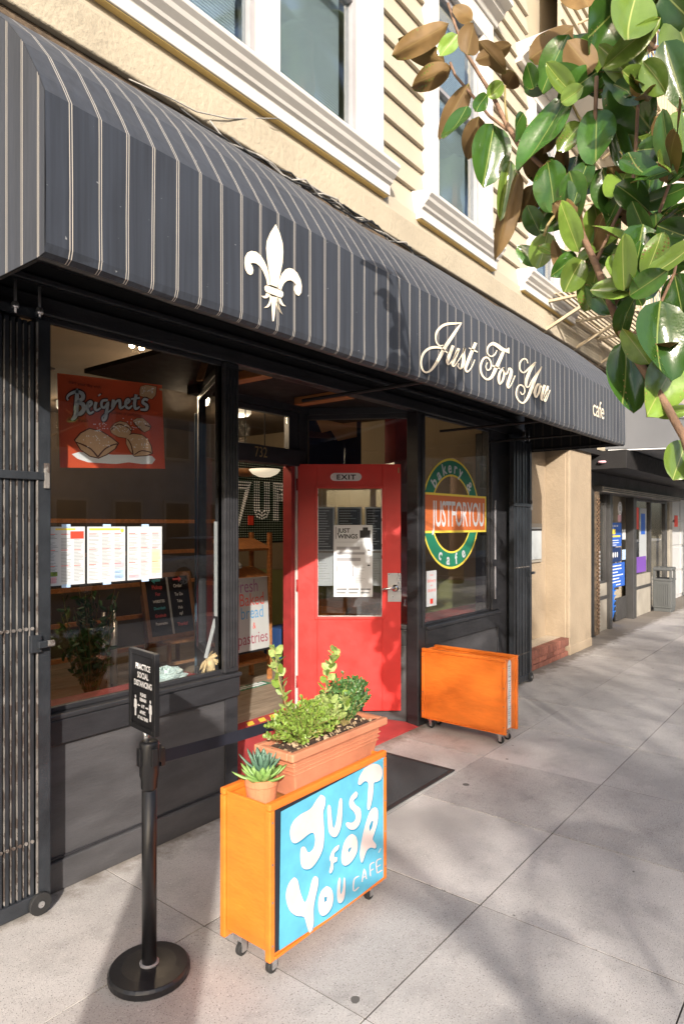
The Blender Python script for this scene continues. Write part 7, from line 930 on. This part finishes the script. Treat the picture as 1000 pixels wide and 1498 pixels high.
MB().obox(wo_+wa*.21+wv*.325,(wa*.41,wv*.325,wn_*.008)).build('board',flat('dull_white_board',(.42,.43,.42),.6),t,bevel=.003)
MB().obox(wo_+wa*.21-wv*.008,(wa*.415,wv*.008,wn_*.012)).build('lower_edge',m_fblk,t)
k=MB()
for s_,u,v,sz,mi in (('Fresh',.50,.52,.165,3),('Baked',.57,.40,.16,0),('bread',.555,.285,.155,1),('&',.45,.19,.08,0),('pastries',.60,.06,.15,2)):
    text(k,s_,sz,wo_+wa*u+wv*v+wn_*.009,wa,wv,.0006,mi,'RIGHT',sx=.80,bold=0)
k.build('lettering',[flat('marker_red',(.65,.10,.08),.6),flat('marker_blue',(.10,.28,.50),.6),flat('marker_maroon',(.28,.07,.10),.6),flat('marker_violet',(.30,.12,.25),.6)],t)
t=thing('floor_sticker','white lettered sticker strip on the cafe floor inside the doorway','sticker',(4.5,4.75,.101)); m=MB()
rr=random.Random(2)
for k_ in range(9): m.box(4.28+k_*.055,4.318+k_*.055,4.72+rr.uniform(-.02,.01),4.80+rr.uniform(-.01,.03),.1005,.102)
m.build('lettering',m_fwht,t); MB().box(4.25,4.80,4.69,4.83,.1001,.1004).build('backing',m_fgrn,t)
# pictures behind the transom and side glass
t=thing('framed_picture','black framed picture with an orange scene, just above the top of the red door','picture',(5.0,4.6,2.3))
MB().box(5.02,5.33,5.4,5.43,2.33,2.62).build('frame',m_fblk,t,bevel=.003); MB().box(5.05,5.30,5.394,5.399,2.36,2.59).build('image',m_brnk,t); m=MB(); m.prism([(5.07,5.392,2.38),(5.28,5.392,2.38),(5.22,5.392,2.50),(5.13,5.392,2.50)],(0,.001,0)); m.build('orange_shape',m_forg,t)
MB().add([(5.075+.01*i*2.2,5.391,2.52+.012*(i%2)) for i in range(10)]+[(5.075+.022*(9-i),5.391,2.57) for i in range(10)],[tuple(range(20))]).build('motif',m_fyel,t)
t=thing('hanging_fabric','dark fabric with a pale shape hanging high behind the side glass','fabric',(5.3,4.4,2.5))
MB().box(5.0,5.95,4.42,4.45,2.28,3.0).build('cloth',m_navy,t,bevel=.02); m=MB(); m.prism([(5.15,4.415,2.80),(5.25,4.415,2.66),(5.4,4.415,2.70),(5.52,4.415,2.60),(5.68,4.415,2.64),(5.85,4.415,2.68),(5.85,4.415,2.86),(5.2,4.415,2.88)],(0,.003,0)); m.build('pale_shape',m_tan,t)
tag(MB().box(5.0,6.4,3.9,4.6,.1,.9).build('counter',m_wood,bevel=.01),'dark wooden counter inside behind the right shop window','counter')

for x,y in ((3.5,4.5),(5.2,5.6),(3.8,6.8)):  # fill lamps added to brighten the room behind the glass
    t=thing('fill_lamp','added warm fill lamp under the cafe ceiling, %s'%('over the left window seats' if x<3.6 else 'over the right window counter' if x>5 else 'at the back of the room'),'lamp',(x,y,2.98),'added fill lamps inside the cafe')
    MB().lathe((x,y,2.93),[(0,0),(.10,.02),(.13,.05),(.13,.12),(.02,.12)],20).build('bowl',m_shade,t,smooth=True)
    L=bpy.data.lights.new('fill_lamp_light','POINT'); L.energy=22 if x<3.6 else 10; L.color=(1,.74,.48); L.shadow_soft_size=.12; o=bpy.data.objects.new('fill_lamp_light',L); COL.objects.link(o); o.parent=t; o.location=(0,0,-.20)
# ================================================================ NEIGHBOURING STORE
ns=thing('corner_store','pale neighbouring building with a grey awning and a dark glazed shop entrance','building',(10,3.2,0))
def N(name,mats,*a,**k): return B(name,mats,ns,*a,**k)
N('side_pier',m_alu,9.46,10.3,3.20,3.4,0,2.76,bevel=.01)
N('bulkhead',m_bulk,10.301,11.14,3.29,3.45,0,.76); N('bulkhead_stripe',m_alu,10.301,11.14,3.28,3.2895,.50,.56)
f=MB(); f.box(10.30,10.36,3.29,3.36,.761,2.2).box(11.08,11.14,3.29,3.36,.761,2.2).box(10.361,11.079,3.29,3.36,.761,.80); w=f.build('store_window',m_alu,ns,bevel=.003); MB().box(10.361,11.079,3.33,3.336,.801,2.2).build('pane',m_glass,w)
N('door_post',m_alu,11.141,11.28,3.24,3.40,0,2.25); N('door_post',m_alu,12.62,12.82,3.26,3.40,0,2.25)
N('bulkhead',m_bulk,12.821,14.0,3.29,3.45,0,.77); N('bulkhead_stripe',m_alu,12.821,14.0,3.28,3.2895,.50,.56)
f=MB(); f.box(12.821,12.86,3.29,3.36,.771,2.2).box(15.2,15.35,3.29,3.36,0,2.2).box(13.95,14.02,3.29,3.36,0,2.2).box(12.861,15.199,3.29,3.36,2.15,2.2)
w=f.build('store_window',m_alu,ns,bevel=.003); MB().box(12.861,15.199,3.33,3.336,.771,2.149).build('pane',m_glass,w); MB().box(14.021,15.199,3.33,3.336,0,.77).build('pane',m_glass,w)
N('shutter_housing',m_alu,10.2,15.6,3.08,3.4,2.20,2.30,bevel=.01)
for k in range(3): N('housing_rib',m_bulk,10.2,15.6,3.072,3.081,2.205+k*.03,2.220+k*.03,bevel=.002)
N('signband',M('brown_signband',(.085,.075,.07),.5,var=.3),9.96,20,3.22,3.5,2.301,2.70); N('black_soffit_box',m_dark,9.7,20,2.60,3.20,2.50,2.76); 
for k,(x,y,z) in enumerate(((9.69,2.95,2.60),(9.72,3.3,2.36),(7.3,3.0,2.68))):
    tag(MB().lathe((x,y-.02,z),[(0,-.02),(.05,-.015),(.06,.0),(.05,.015),(0,.02)],16).build('pink_lamp_shade',m_fpk,smooth=True),('round pinkish lamp on the black box under the grey awning','round pinkish lamp over the neighbouring store doorway','round pinkish lamp at the head of the side passage')[k],'lamp')
N('door_leaf',m_alu,11.95,12.6,3.37,3.40,0.03,.42); N('store_side',m_fblk,11.15,11.17,3.45,6,0,2.7,bevel=0); N('store_floor',m_kerb,10.3,15.3,3.46,7,-.02,.01,bevel=0); N('store_back',m_fblk,10.3,15.3,6.5,6.6,0,2.7,bevel=0); N('store_ceiling',m_fblk,10.3,15.3,3.46,6.5,2.7,2.8,bevel=0)
def slab_(name,label,cat,x0,x1,z0,z1,y,mt,pr=None,grp=None):
    t=thing(name,label,cat,((x0+x1)/2,y,z0),grp); MB().box(x0,x1,y,y+.004,z0,z1).build('sheet',mt,t)
    if pr:
        k=MB(); pr(k,x0,x1,z0,z1,y-.0005); k.build('print',[m_fwht,m_fyel,m_fred,m_fblk,m_fblu],t)
    return t
def rows(k,x0,x1,z0,z1,y): printing(k,(0,y,0),UX,UZ,x0+.04,x1-.04,z0+.03,z1-.04,.055,.018,0,3,.001)
def yel(k,x0,x1,z0,z1,y): quad(k,(0,y,0),UX,UZ,x0+.04,x0+.26,z1-.20,z1-.11,1,.001); quad(k,(0,y,0),UX,UZ,x0+.04,x1-.08,z1-.25,z1-.22,1,.001); [quad(k,(0,y,0),UX,UZ,x0+.05+.1*i,x0+.10+.1*i,z1-.07,z1-.04,0,.001) for i in range(4)]; printing(k,(0,y,0),UX,UZ,x0+.04,x1-.04,z0+.02,z1-.30,.04,.012,0,3,.001)
def feet(k,x0,x1,z0,z1,y): [k.add([(x0+.12+.12*i+.035*math.cos(R(a)),y-.001,(z0+z1)/2+.05*math.sin(R(a))) for a in range(0,360,40)],[tuple(range(9))],0) for i in range(3)]
g_='posters on the neighbouring store door'; yd=3.36
slab_('poster','upper blue poster with yellow block on the neighbouring store door','poster',11.60,12.22,1.33,1.74,yd,m_fblu,yel,g_)
slab_('poster','small navy poster with white footprints on the neighbouring store door','poster',11.60,12.20,1.06,1.31,yd,m_navy,feet,g_)
slab_('poster','lowest blue poster with white print on the neighbouring store door','poster',11.60,12.42,.62,1.04,yd,m_fblu,rows,g_)
slab_('poster','tall navy poster at the left of the neighbouring store door','poster',11.32,11.56,1.08,1.72,yd,m_navy,rows,g_)
slab_('poster','pink poster low at the left of the neighbouring store door','poster',11.32,11.56,.78,1.06,yd,m_fpk,None,g_)
slab_('poster','pale green poster below the pink one on the neighbouring store door','poster',11.32,11.56,.55,.76,yd,m_flg,None,g_)
def redg(k,x0,x1,z0,z1,y): printing(k,(0,y,0),UX,UZ,x0+.03,x1-.03,z0+.06,z1-.02,.05,.022,2,5,.001,.2)
slab_('poster','pale poster with red print high on the neighbouring store door','poster',11.36,11.72,1.78,2.05,yd,m_flg,redg,g_)
slab_('poster','small pink flyer in the middle of the neighbouring store door','poster',12.05,12.25,1.76,1.88,yd+.01,m_fpk,None,g_)
slab_('poster','small white flyer at the right of the neighbouring store door','poster',12.28,12.48,1.44,1.62,yd,m_paper,None,g_)
slab_('poster','small blue and white sticker at the right of the neighbouring store door','poster',12.28,12.48,1.08,1.26,yd,m_flb,None,g_)
m=MB(); 
for r0,r1,mi in ((.0,.045,1),(.05,.085,0),(.095,.125,0)): 
    n=24; V=[]
    for k in range(n): a=2*math.pi*k/n; V+=[(12.13+r0*math.cos(a),3.36,1.99+r0*math.sin(a)*.95),(12.13+r1*math.cos(a),3.36,1.99+r1*math.sin(a)*.95)]
    m.add(V,[(2*k,2*k+1,(2*k+3)%(2*n),(2*k+2)%(2*n)) for k in range(n)],mi)
tag(m.build('round_sticker',[m_fwht,m_flg]),'round white ring sticker high on the neighbouring store door','sticker')
slab_('poster','red poster in the neighbouring store window beside the door post','poster',12.90,13.22,1.62,2.03,3.325,m_fred,None)
slab_('banner','long white banner with blue emblem in the neighbouring store window','banner',13.28,13.78,1.02,2.02,3.325,m_flg,lambda k,x0,x1,z0,z1,y:quad(k,(0,y,0),UX,UZ,x0+.1,x1-.1,z0+.5,z1-.1,4,.001))
slab_('poster','purple sheet low in the neighbouring store window','poster',12.88,13.75,.80,1.10,3.324,m_fpur,None)
slab_('poster','white notice low in the narrow left window of the neighbouring store','poster',10.42,10.90,.80,1.28,3.325,m_paper,lambda k,x0,x1,z0,z1,y:printing(k,(0,y,0),UX,UZ,x0+.1,x1-.05,z0+.05,z1-.05,.07,.02,2,5,.001))
for k in range(6):
    t=thing('shopping_basket','blue plastic shopping basket, %s in the stack inside the neighbouring store door'%('lowest','second from the bottom','third from the bottom','third from the top','second from the top','topmost')[k],'basket',(11.62,3.52,.02+k*.09),'stacked blue baskets')
    m=MB(); s=.16+.004*k; m.add([(11.62-s,3.52-.12,.02+k*.09),(11.62+s,3.52-.12,.02+k*.09),(11.62+s,3.52+.12,.02+k*.09),(11.62-s,3.52+.12,.02+k*.09),(11.62-s-.05,3.52-.16,.22+k*.09),(11.62+s+.05,3.52-.16,.22+k*.09),(11.62+s+.05,3.52+.16,.22+k*.09),(11.62-s-.05,3.52+.16,.22+k*.09)],FB); m.build('body',m_basket,t)
    m=MB(); m.box(11.62-s-.06,11.62+s+.06,3.35,3.365,.205+k*.09,.225+k*.09); m.build('rim',m_basket,t)
# side lattice by the pier
t=thing('lattice_gate','narrow rusty folded lattice gate standing against the dark pier','security gate',(10.15,3.15,0))
m=MB(); z=.12
for x in (10.05,10.12,10.19): MB().box(x,x+.012,3.12,3.15,.05,2.2).build('bar',m_grime,t)
while z<2.1: m.beam((10.055,3.115,z),(10.195,3.115,z+.06),.008,.01).beam((10.195,3.112,z),(10.055,3.112,z+.06),.008,.01); z+=.06
m.build('lattice',M('rusty_lattice_iron',(.20,.12,.07),.8,var=.5,vs=20),t)
# garage front
gd=thing('garage_front','white panelled garage front at the far right beyond the litter bin','garage door',(18,3.35,0))
MB().box(15.62,15.9,3.30,3.5,0,2.45).build('frame',m_bulk,gd,bevel=.01); MB().box(15.9,26,3.42,3.5,0,2.5).build('backing',m_gar,gd)
for i in range(8):
    for j in range(4): MB().box(16.0+i*1.2,17.1+i*1.2,3.395,3.42,.08+j*.58,.60+j*.58).build('panel',m_gar,gd,bevel=.012)
tag(MB().box(16.55,16.85,3.385,3.394,1.66,1.92).build('red_sign',m_fred,bevel=0),'small square red notice on the white garage front','notice')
# grey awning of the neighbour
t=thing('grey_awning','plain dark grey canvas awning of the neighbouring store','awning',(9.95,2.9,2.77))
pr=[(3.05,2.80),(1.45,2.74),(1.45,3.02),(1.60,3.18),(1.95,3.36),(2.5,3.72),(2.95,4.06),(3.05,4.10)]
MB().prism([(9.9,y,z) for y,z in pr],(8,0,0)).build('canopy',m_gaw,t,bevel=.01); MB().tube([(9.88,2.9,2.78),(9.88,1.44,2.73)],.010,8).build('edge_pole',m_fwht,t); 
MB().tube([(9.86,2.02,3.20),(9.86,1.44,3.06)],.006,6).build('cord',m_fwht,t)
# upper storeys of the neighbour with bay
N('upper_wall',m_stuc,9.58,26,2.95,3.4,2.77,9,bevel=0); N('flank_wall',m_stuc,9.6,26,3.5,8.6,0,9,bevel=0)
def bay(x0,x1,y0):
    t=thing('bay_window','white trimmed bay window projecting from the neighbouring upper facade','bay window',((x0+x1)/2,2.9,4.5),'bays on the neighbouring building')
    MB().box(x0,x1,y0,2.949,4.6,8.8).build('wall',m_sid,t)
    for z,pr_ in ((4.45,.05),(4.6,.10),(6.9,.10),(7.1,.18),(7.25,.26)): MB().box(x0-pr_,x1+pr_,y0-pr_,2.95,z,z+.12).build('cornice',m_wht,t,bevel=.01)
    for a,b in ((y0+.10,2.75),): 
        w=MB().box(x0-.05,x0-.001,a,b,4.9,6.7).build('window',m_wht,t,bevel=.006); MB().box(x0-.056,x0-.0505,a+.12,b-.12,5.05,6.55).build('pane',m_uglass,w)
    k=x0+.2
    while k<x1-.8: w=MB().box(k,k+.9,y0-.05,y0-.001,4.9,6.7).build('window',m_wht,t,bevel=.006); MB().box(k+.12,k+.78,y0-.056,y0-.0505,5.05,6.55).build('pane',m_sash,w); k+=1.1
bay(11.2,14.0,2.1); bay(17,20,2.1)
# ================================================================ FIRE ESCAPE
def escape(z,label,x0=7.4,x1=11.2,strut=True):
    t=thing('fire_escape',label,'fire escape',(x0,2.7,z),'fire escape platforms')
    mt=m_fe
    for y in (2.14,2.5,2.86): MB().box(x0,x1,y-.02,y+.02,z-.02,z+.03).build('bearer',mt,t,bevel=.003)
    y=2.18; proto=None
    while y<2.9:
        if proto is None: proto=MB().box(x0,x1,-.012,.012,0,.012).build('slat',mt,t); proto.data.transform(Matrix.Translation((0,0,0)))
        y+=.055
    me=proto.data; proto.location=(0,2.2,z+.032)-ORG[t.name]+ORG[t.name] if False else Vector((0,2.2,z+.032)); 
    y=2.255
    while y<2.9: o=bpy.data.objects.new('slat',me); COL.objects.link(o); o.parent=t; o.location=(0,y,z+.032); y+=.055
    for x in (x0,x0+.95,x0+1.9,x0+2.85,x1): MB().box(x-.02,x+.02,2.10,2.93,z-.05,z-.021).build('cross_bearer',mt,t,bevel=.003)
    if strut:
        for x in (x0,x0+1.0,x0+2.0,x0+3.0): MB().beam((x,2.16,z-.03),(x,2.90,z-.37),.035,.035).build('strut',mt,t,bevel=.003)
    for h in (.5,.95): MB().tube([(x0,2.9,z+h),(x0,2.12,z+h),(x1,2.12,z+h)],.014,8).build('guard_rail',mt,t)
    x=x0+.05
    while x<x1: MB().cyl((x,2.12,z+.03),(x,2.12,z+.95),.008,6).build('baluster',mt,t); x+=.16
m_fe=M('cream_painted_iron',(.52,.43,.29),.5,var=.25,vs=10)
escape(4.30,'cream painted slatted fire escape platform just above the striped awning end')
escape(7.25,'cream painted slatted fire escape platform high above, near the roof',8.6,12)
# bin
t=thing('litter_bin','square grey litter bin with open top slots on the far pavement','litter bin',(14.2,3.12,0))
bx0,bx1,by0,by1=14.0,14.36,2.92,3.26
MB().box(bx0+.01,bx1-.01,by0+.01,by1-.01,0,.07).build('base',m_bin,t,bevel=.01)
MB().box(bx0,bx1,by0,by1,.07,.60).build('body',m_bin,t,bevel=.015)
for i in range(7):
    MB().box(bx0-.008,bx0+.002,by0+.055+i*.034,by0+.072+i*.034,.12,.55).build('rib',m_bin,t,bevel=.002); MB().box(bx0+.055+i*.036,bx0+.072+i*.036,by0-.008,by0+.002,.12,.55).build('rib',m_bin,t,bevel=.002)
m=MB(); 
for x in (bx0,bx1-.045): 
    for y in (by0,by1-.045): m.box(x,x+.045,y,y+.045,.601,.80)
m.build('hood_post',m_bin,t,bevel=.006); MB().box(bx0-.005,bx1+.005,by0-.005,by1+.005,.801,.87).build('lid',m_bin,t,bevel=.02); MB().box(bx0-.004,bx1+.004,by0-.004,by1+.004,.602,.65).build('hood_rim',m_bin,t,bevel=.008); MB().box(bx0+.05,bx1-.05,by0+.05,by1-.05,.602,.66).build('liner',m_fblk,t)
# meter cabinet in the alcove
t=thing('meter_cabinet','pale grey metal cabinet on the beige wall of the side passage','cabinet',(8.3,3.44,1.2))
MB().box(7.66,8.37,3.292,3.319,1.22,1.72).build('frame',m_bulk,t,bevel=.004); MB().box(7.70,8.32,3.279,3.291,1.26,1.67).build('door',M('cabinet_grey',(.42,.45,.46),.45),t,bevel=.004); MB().box(7.70,8.32,3.275,3.2785,1.628,1.648).build('slot',m_fblk,t)
# ================================================================ MAGNOLIA
mg=thing('magnolia_tree','magnolia street tree reaching in at the upper right with glossy green and rust backed leaves','tree',(3.1,-.72,0))
def leaf_mesh(k):
    rr=random.Random(k); nl,nw=12,3; fold=rr.uniform(.12,.42); curl=rr.uniform(-.5,.5); tw=rr.uniform(-.7,.7); wavy=rr.uniform(.01,.05); side=rr.uniform(-.05,.05); V=[];T=[]
    for i in range(nl+1):
        t_=i/nl; w=.5*(math.sin(math.pi*min(1,t_**.86))**.56)*(1-.10*(1-t_)); 
        if t_<.04: w=.012
        if t_>.985: w=.0
        for j in range(-nw,nw+1):
            s=j/nw; x=t_; y=s*w; z=fold*abs(s)*w*1.5*(1-.4*abs(s))+curl*(t_-.15)**2*(1 if t_>.15 else 0)+wavy*math.sin(t_*8+s*2+k)*abs(s)
            a=tw*t_; V.append((x,y*math.cos(a)-z*math.sin(a)+side*t_*t_,y*math.sin(a)+z*math.cos(a)))
    n=2*nw+1; F=[(i*n+j,(i+1)*n+j,(i+1)*n+j+1,i*n+j+1) for i in range(nl) for j in range(n-1)]
    o=len(V); V2=V+[(x,y,z-.006) for x,y,z in V]; F2=F+[tuple(q+o for q in f[::-1]) for f in F]
    me=bpy.data.meshes.new('leaf'); me.from_pydata(V2,[],F2); me.materials.append(m_lt if k%3 else m_ly); me.materials.append(m_lu)
    me.polygons.foreach_set('material_index',[0]*len(F)+[1]*len(F)); me.polygons.foreach_set('use_smooth',[True]*len(F2)); me.update(); return me
LM=[leaf_mesh(k) for k in range(14)]
def put_leaf(b,tp,w,n,me):
    b=Vector(b);tp=Vector(tp);x=(tp-b); L=x.length; x.normalize(); n=(n-x*n.dot(x)).normalized(); y=n.cross(x)
    Mx=Matrix((x,y,n)).transposed().to_4x4(); o=bpy.data.objects.new('leaf',me); COL.objects.link(o); o.parent=mg
    o.matrix_basis=Matrix.Translation(b-ORG[mg.name])@Mx@Matrix.Diagonal((L,w,(L+w)/2,1)); return o
eye=Vector((0,0,1.7)); lr=random.Random(21); nleaf=0
for li_,(b,tp,w,sd) in enumerate(LEAVES):
    if li_==26: sd='g'
    c_=(Vector(b)+Vector(tp))/2; v=(eye-c_).normalized(); n=v if sd=='g' else -v; n=n+rv(lr)*.38
    if sd=='b' and c_.y<.75 and lr.random()<.45: n=v+rv(lr)*.6
    put_leaf(b,Vector(tp)+(Vector(tp)-Vector(b))*.12,w*1.26,n,LM[lr.randrange(14)]); nleaf+=1
for q in BRANCH:
    pts=[Vector(p) for p,_ in q]; rs=[w/2 for _,w in q]
    MB().tube(pts,rs,9).build('branch' if rs[0]>.008 else 'twig',m_bark if rs[0]>.0055 else m_twig,mg,smooth=True)
b0=Vector(BRANCH[0][0][0])
MB().tube([(3.1,-.72,-.02),(3.05,-.70,.6),(2.95,-.66,1.2),(2.98,-.60,1.9),(3.05,-.5,2.6),(3.1,-.4,3.4)],[.075,.06,.055,.05,.04,.025],12).build('trunk',m_bark,mg,smooth=True)
MB().tube([(2.96,-.64,1.35),(2.6,-.35,1.45),(2.2,.05,1.62),b0],[.03,.024,.016,.0115],9).build('limb',m_bark,mg,smooth=True)
# clusters on off-frame branches and fill leaves
def cluster(c_,n,rad=.16,size=.17,up=.5):
    c_=Vector(c_)
    for k in range(n):
        d=(rv(lr)+Vector((0,0,up))).normalized(); b=c_+rv(lr)*.03; tp=b+d*size*lr.uniform(.75,1.15)
        nn=Vector((0,0,.7))+(eye-c_).normalized()*1.0+rv(lr)*.8; put_leaf(b,tp,size*.46,nn,LM[lr.randrange(14)])
for A_,Bq_,r0 in (((3.05,-.5,2.6),(2.4,.15,2.75),.022),((3.08,-.42,3.2),(2.3,.55,3.25),.02),((3.0,-.55,2.2),(3.3,.35,2.65),.022),((3.1,-.4,3.4),(3.2,.45,3.5),.02),((2.3,.55,3.25),(2.05,.75,3.45),.01)):
    A_=Vector(A_);Bq_=Vector(Bq_); mid=A_.lerp(Bq_,.5)+Vector((0,0,.1)); MB().tube([A_,mid,Bq_],[r0,r0*.7,r0*.35],8).build('limb',m_bark,mg,smooth=True)
for c_ in FILL: cluster(c_,9,size=.145)
# ================================================================ ACROSS THE STREET
def palm(x,y,h,seed,label,nf=26,L=2.1,sc=1.0,grp='trees across the street'):
    rr=random.Random(seed); t=thing('palm_tree',label,'tree',(x,y,-.1),grp)
    MB().tube([(x,y,-.1),(x+.1*sc,y,h*.5),(x,y,h)],[.22*sc,.17*sc,.15*sc],12).build('trunk',m_bark,t,smooth=True); m=MB()
    for k in range(nf):
        a=k*2.39996; el=rr.uniform(-.5,1.2); d=Vector((math.cos(a)*math.cos(el),math.sin(a)*math.cos(el),math.sin(el))); p=Vector((x,y,h)); prev=p; s=Vector((-math.sin(a),math.cos(a),0)); n_=20
        for i in range(n_):
            q=prev+d*(L/n_); m.beam(prev,q,.02,.02)
            for sg in (-1,1):
                for e in ((0,.33,.66) if sc>.5 else (0,.5)):
                    o=prev.lerp(q,e); tip=o+(s*sg*.8+d*.7+Vector((0,0,-.25))).normalized()*sc*(.62*math.sin(math.pi*(i+1.5)/(n_+2))+.08); m.add([o,o+d*(.05 if sc>.5 else .045)*sc,tip],[(0,1,2)])
            prev=q; d=(d+Vector((0,0,-.085))).normalized()
    m.build('crown',m_palm,t)
def street_tree(x,y,h,r,seed,label,n=2600):
    rr=random.Random(seed); t=thing('street_tree',label,'tree',(x,y,-.1),'trees across the street'); m=MB(); c_=Vector((x,y,h-r))
    MB().tube([(x,y,-.1),(x+.05,y,h*.4),(x,y,h-r)],[.15,.12,.06],10).build('trunk',m_bark,t,smooth=True); br_=MB()
    hubs=[c_+rv(rr)*r*rr.uniform(.35,.85) for _ in range(26)]
    for q in hubs: br_.tube([(x,y,h-1.6*r),c_.lerp(q,.5),q],[.04,.025,.01],5)
    br_.build('limbs',m_bark,t)
    for k in range(n):
        p=rr.choice(hubs)+rv(rr)*r*.33*rr.random()**.5; leaflet(m,p,rv(rr),rv(rr),.14,.09)
    m.build('crown',m_tree,t)
for a in TREES:
    (palm if a[0]=='p' else street_tree)(*a[1:])
XO=-26
for i,(w_,h_,lb) in enumerate(((9,7.6,'low tan building opposite'),(8,6.5,'grey building opposite, left of centre'),(10,7.9,'brown building opposite with wide windows'),(9,6.8,'tan building opposite, right of centre'),(11,7.5,'grey building at the right across the street'),(10,7.0,'brown building far right across the street'),(12,7.8,'tan building farthest along the street'))):
    t=thing('opposite_building',lb,'building',(XO+w_/2,-14.2,0),'buildings across the street'); MB().box(XO,XO+w_-.05,-22,-14.2,0,h_).build('wall',m_opp[i%3],t,bevel=.02)
    for fl in range(2):
        x=XO+.7
        while x<XO+w_-1.6:
            wv_=MB().box(x,x+1.2,-14.199,-14.12,.9+fl*3.2,2.6+fl*3.2).build('window',m_wht if i%2 else m_bulk,t); MB().box(x+.1,x+1.1,-14.119,-14.10,1.0+fl*3.2,2.5+fl*3.2).build('pane',m_cgl,wv_); x+=2.1
    MB().box(XO-.05,XO+w_,-14.4,-13.9,h_,h_+.25).build('cornice',m_bulk,t,bevel=.02); XO+=w_
def car(x,y,label,mt):
    t=thing('parked_car',label,'car',(x,y,-.12),'parked cars')
    side=[(-2.2,.30),(-2.15,.75),(-1.9,.88),(-1.25,.95),(-.75,1.40),(.55,1.44),(1.15,1.0),(1.9,.90),(2.15,.72),(2.2,.32)]
    body=[(-2.2,.28),(-2.18,.72),(-1.9,.88),(-1.25,.93),(1.15,.96),(1.9,.88),(2.17,.70),(2.2,.28)]
    MB().prism([(x+a,y-.85,b-.12) for a,b in body],(0,1.7,0)).build('body',mt,t,bevel=.09,seg=4)
    MB().prism([(x+a,y-.72,b-.12) for a,b in ((-1.2,.9),(-.72,1.40),(.52,1.44),(1.1,.93))],(0,1.44,0)).build('cabin',m_cgl,t,bevel=.07,seg=4)
    MB().prism([(x+a,y-.66,b-.12) for a,b in ((-.74,1.41),(.5,1.45),(.5,1.47),(-.74,1.43))],(0,1.32,0)).build('roof',mt,t,bevel=.02)
    for a in (-1.35,1.35):
        for s in (-.80,.80): w=MB().cyl((x+a,y+s-.1,.20),(x+a,y+s+.1,.20),.32,22).build('wheel',m_rub,t,bevel=.03); MB().cyl((x+a,y+s-.105,.20),(x+a,y+s+.105,.20),.18,14).build('rim',m_steel,w)
    for s in (-.6,.6): MB().box(x-2.21,x-2.17,y+s-.15,y+s+.15,.45,.58).build('headlight',m_flg,t,bevel=.01)
car(7.5,-10.0,'dark blue saloon parked across the street',m_car); car(13.2,-10.0,'pale saloon parked across the street',M('silver_car_paint',(.45,.46,.47),.3,metal=.4,var=.05)); car(1.5,-10.0,'red saloon parked across the street',M('dark_red_car_paint',(.20,.02,.02),.3,var=.05))

t=thing('shadow_pillar','unseen round pillar added to cast a shadow strip on the pavement','pillar',(SHADOW_PILLAR[0],SHADOW_PILLAR[1],0)); x,y,h=SHADOW_PILLAR  # unseen pillar, added only to throw the shadow strip across the pavement
MB().lathe((x,y,0),[(.24,0),(.24,.2),(.20,.24),(.20,h-.3),(.25,h-.28),(.25,h-.18),(.12,h-.05),(0,h)],28).build('shaft',m_alu,t,smooth=False,bevel=.004)
MB().lathe((x,y,.6),[(.203,0),(.203,1.5)],28).build('pillar_band',m_flg,t)
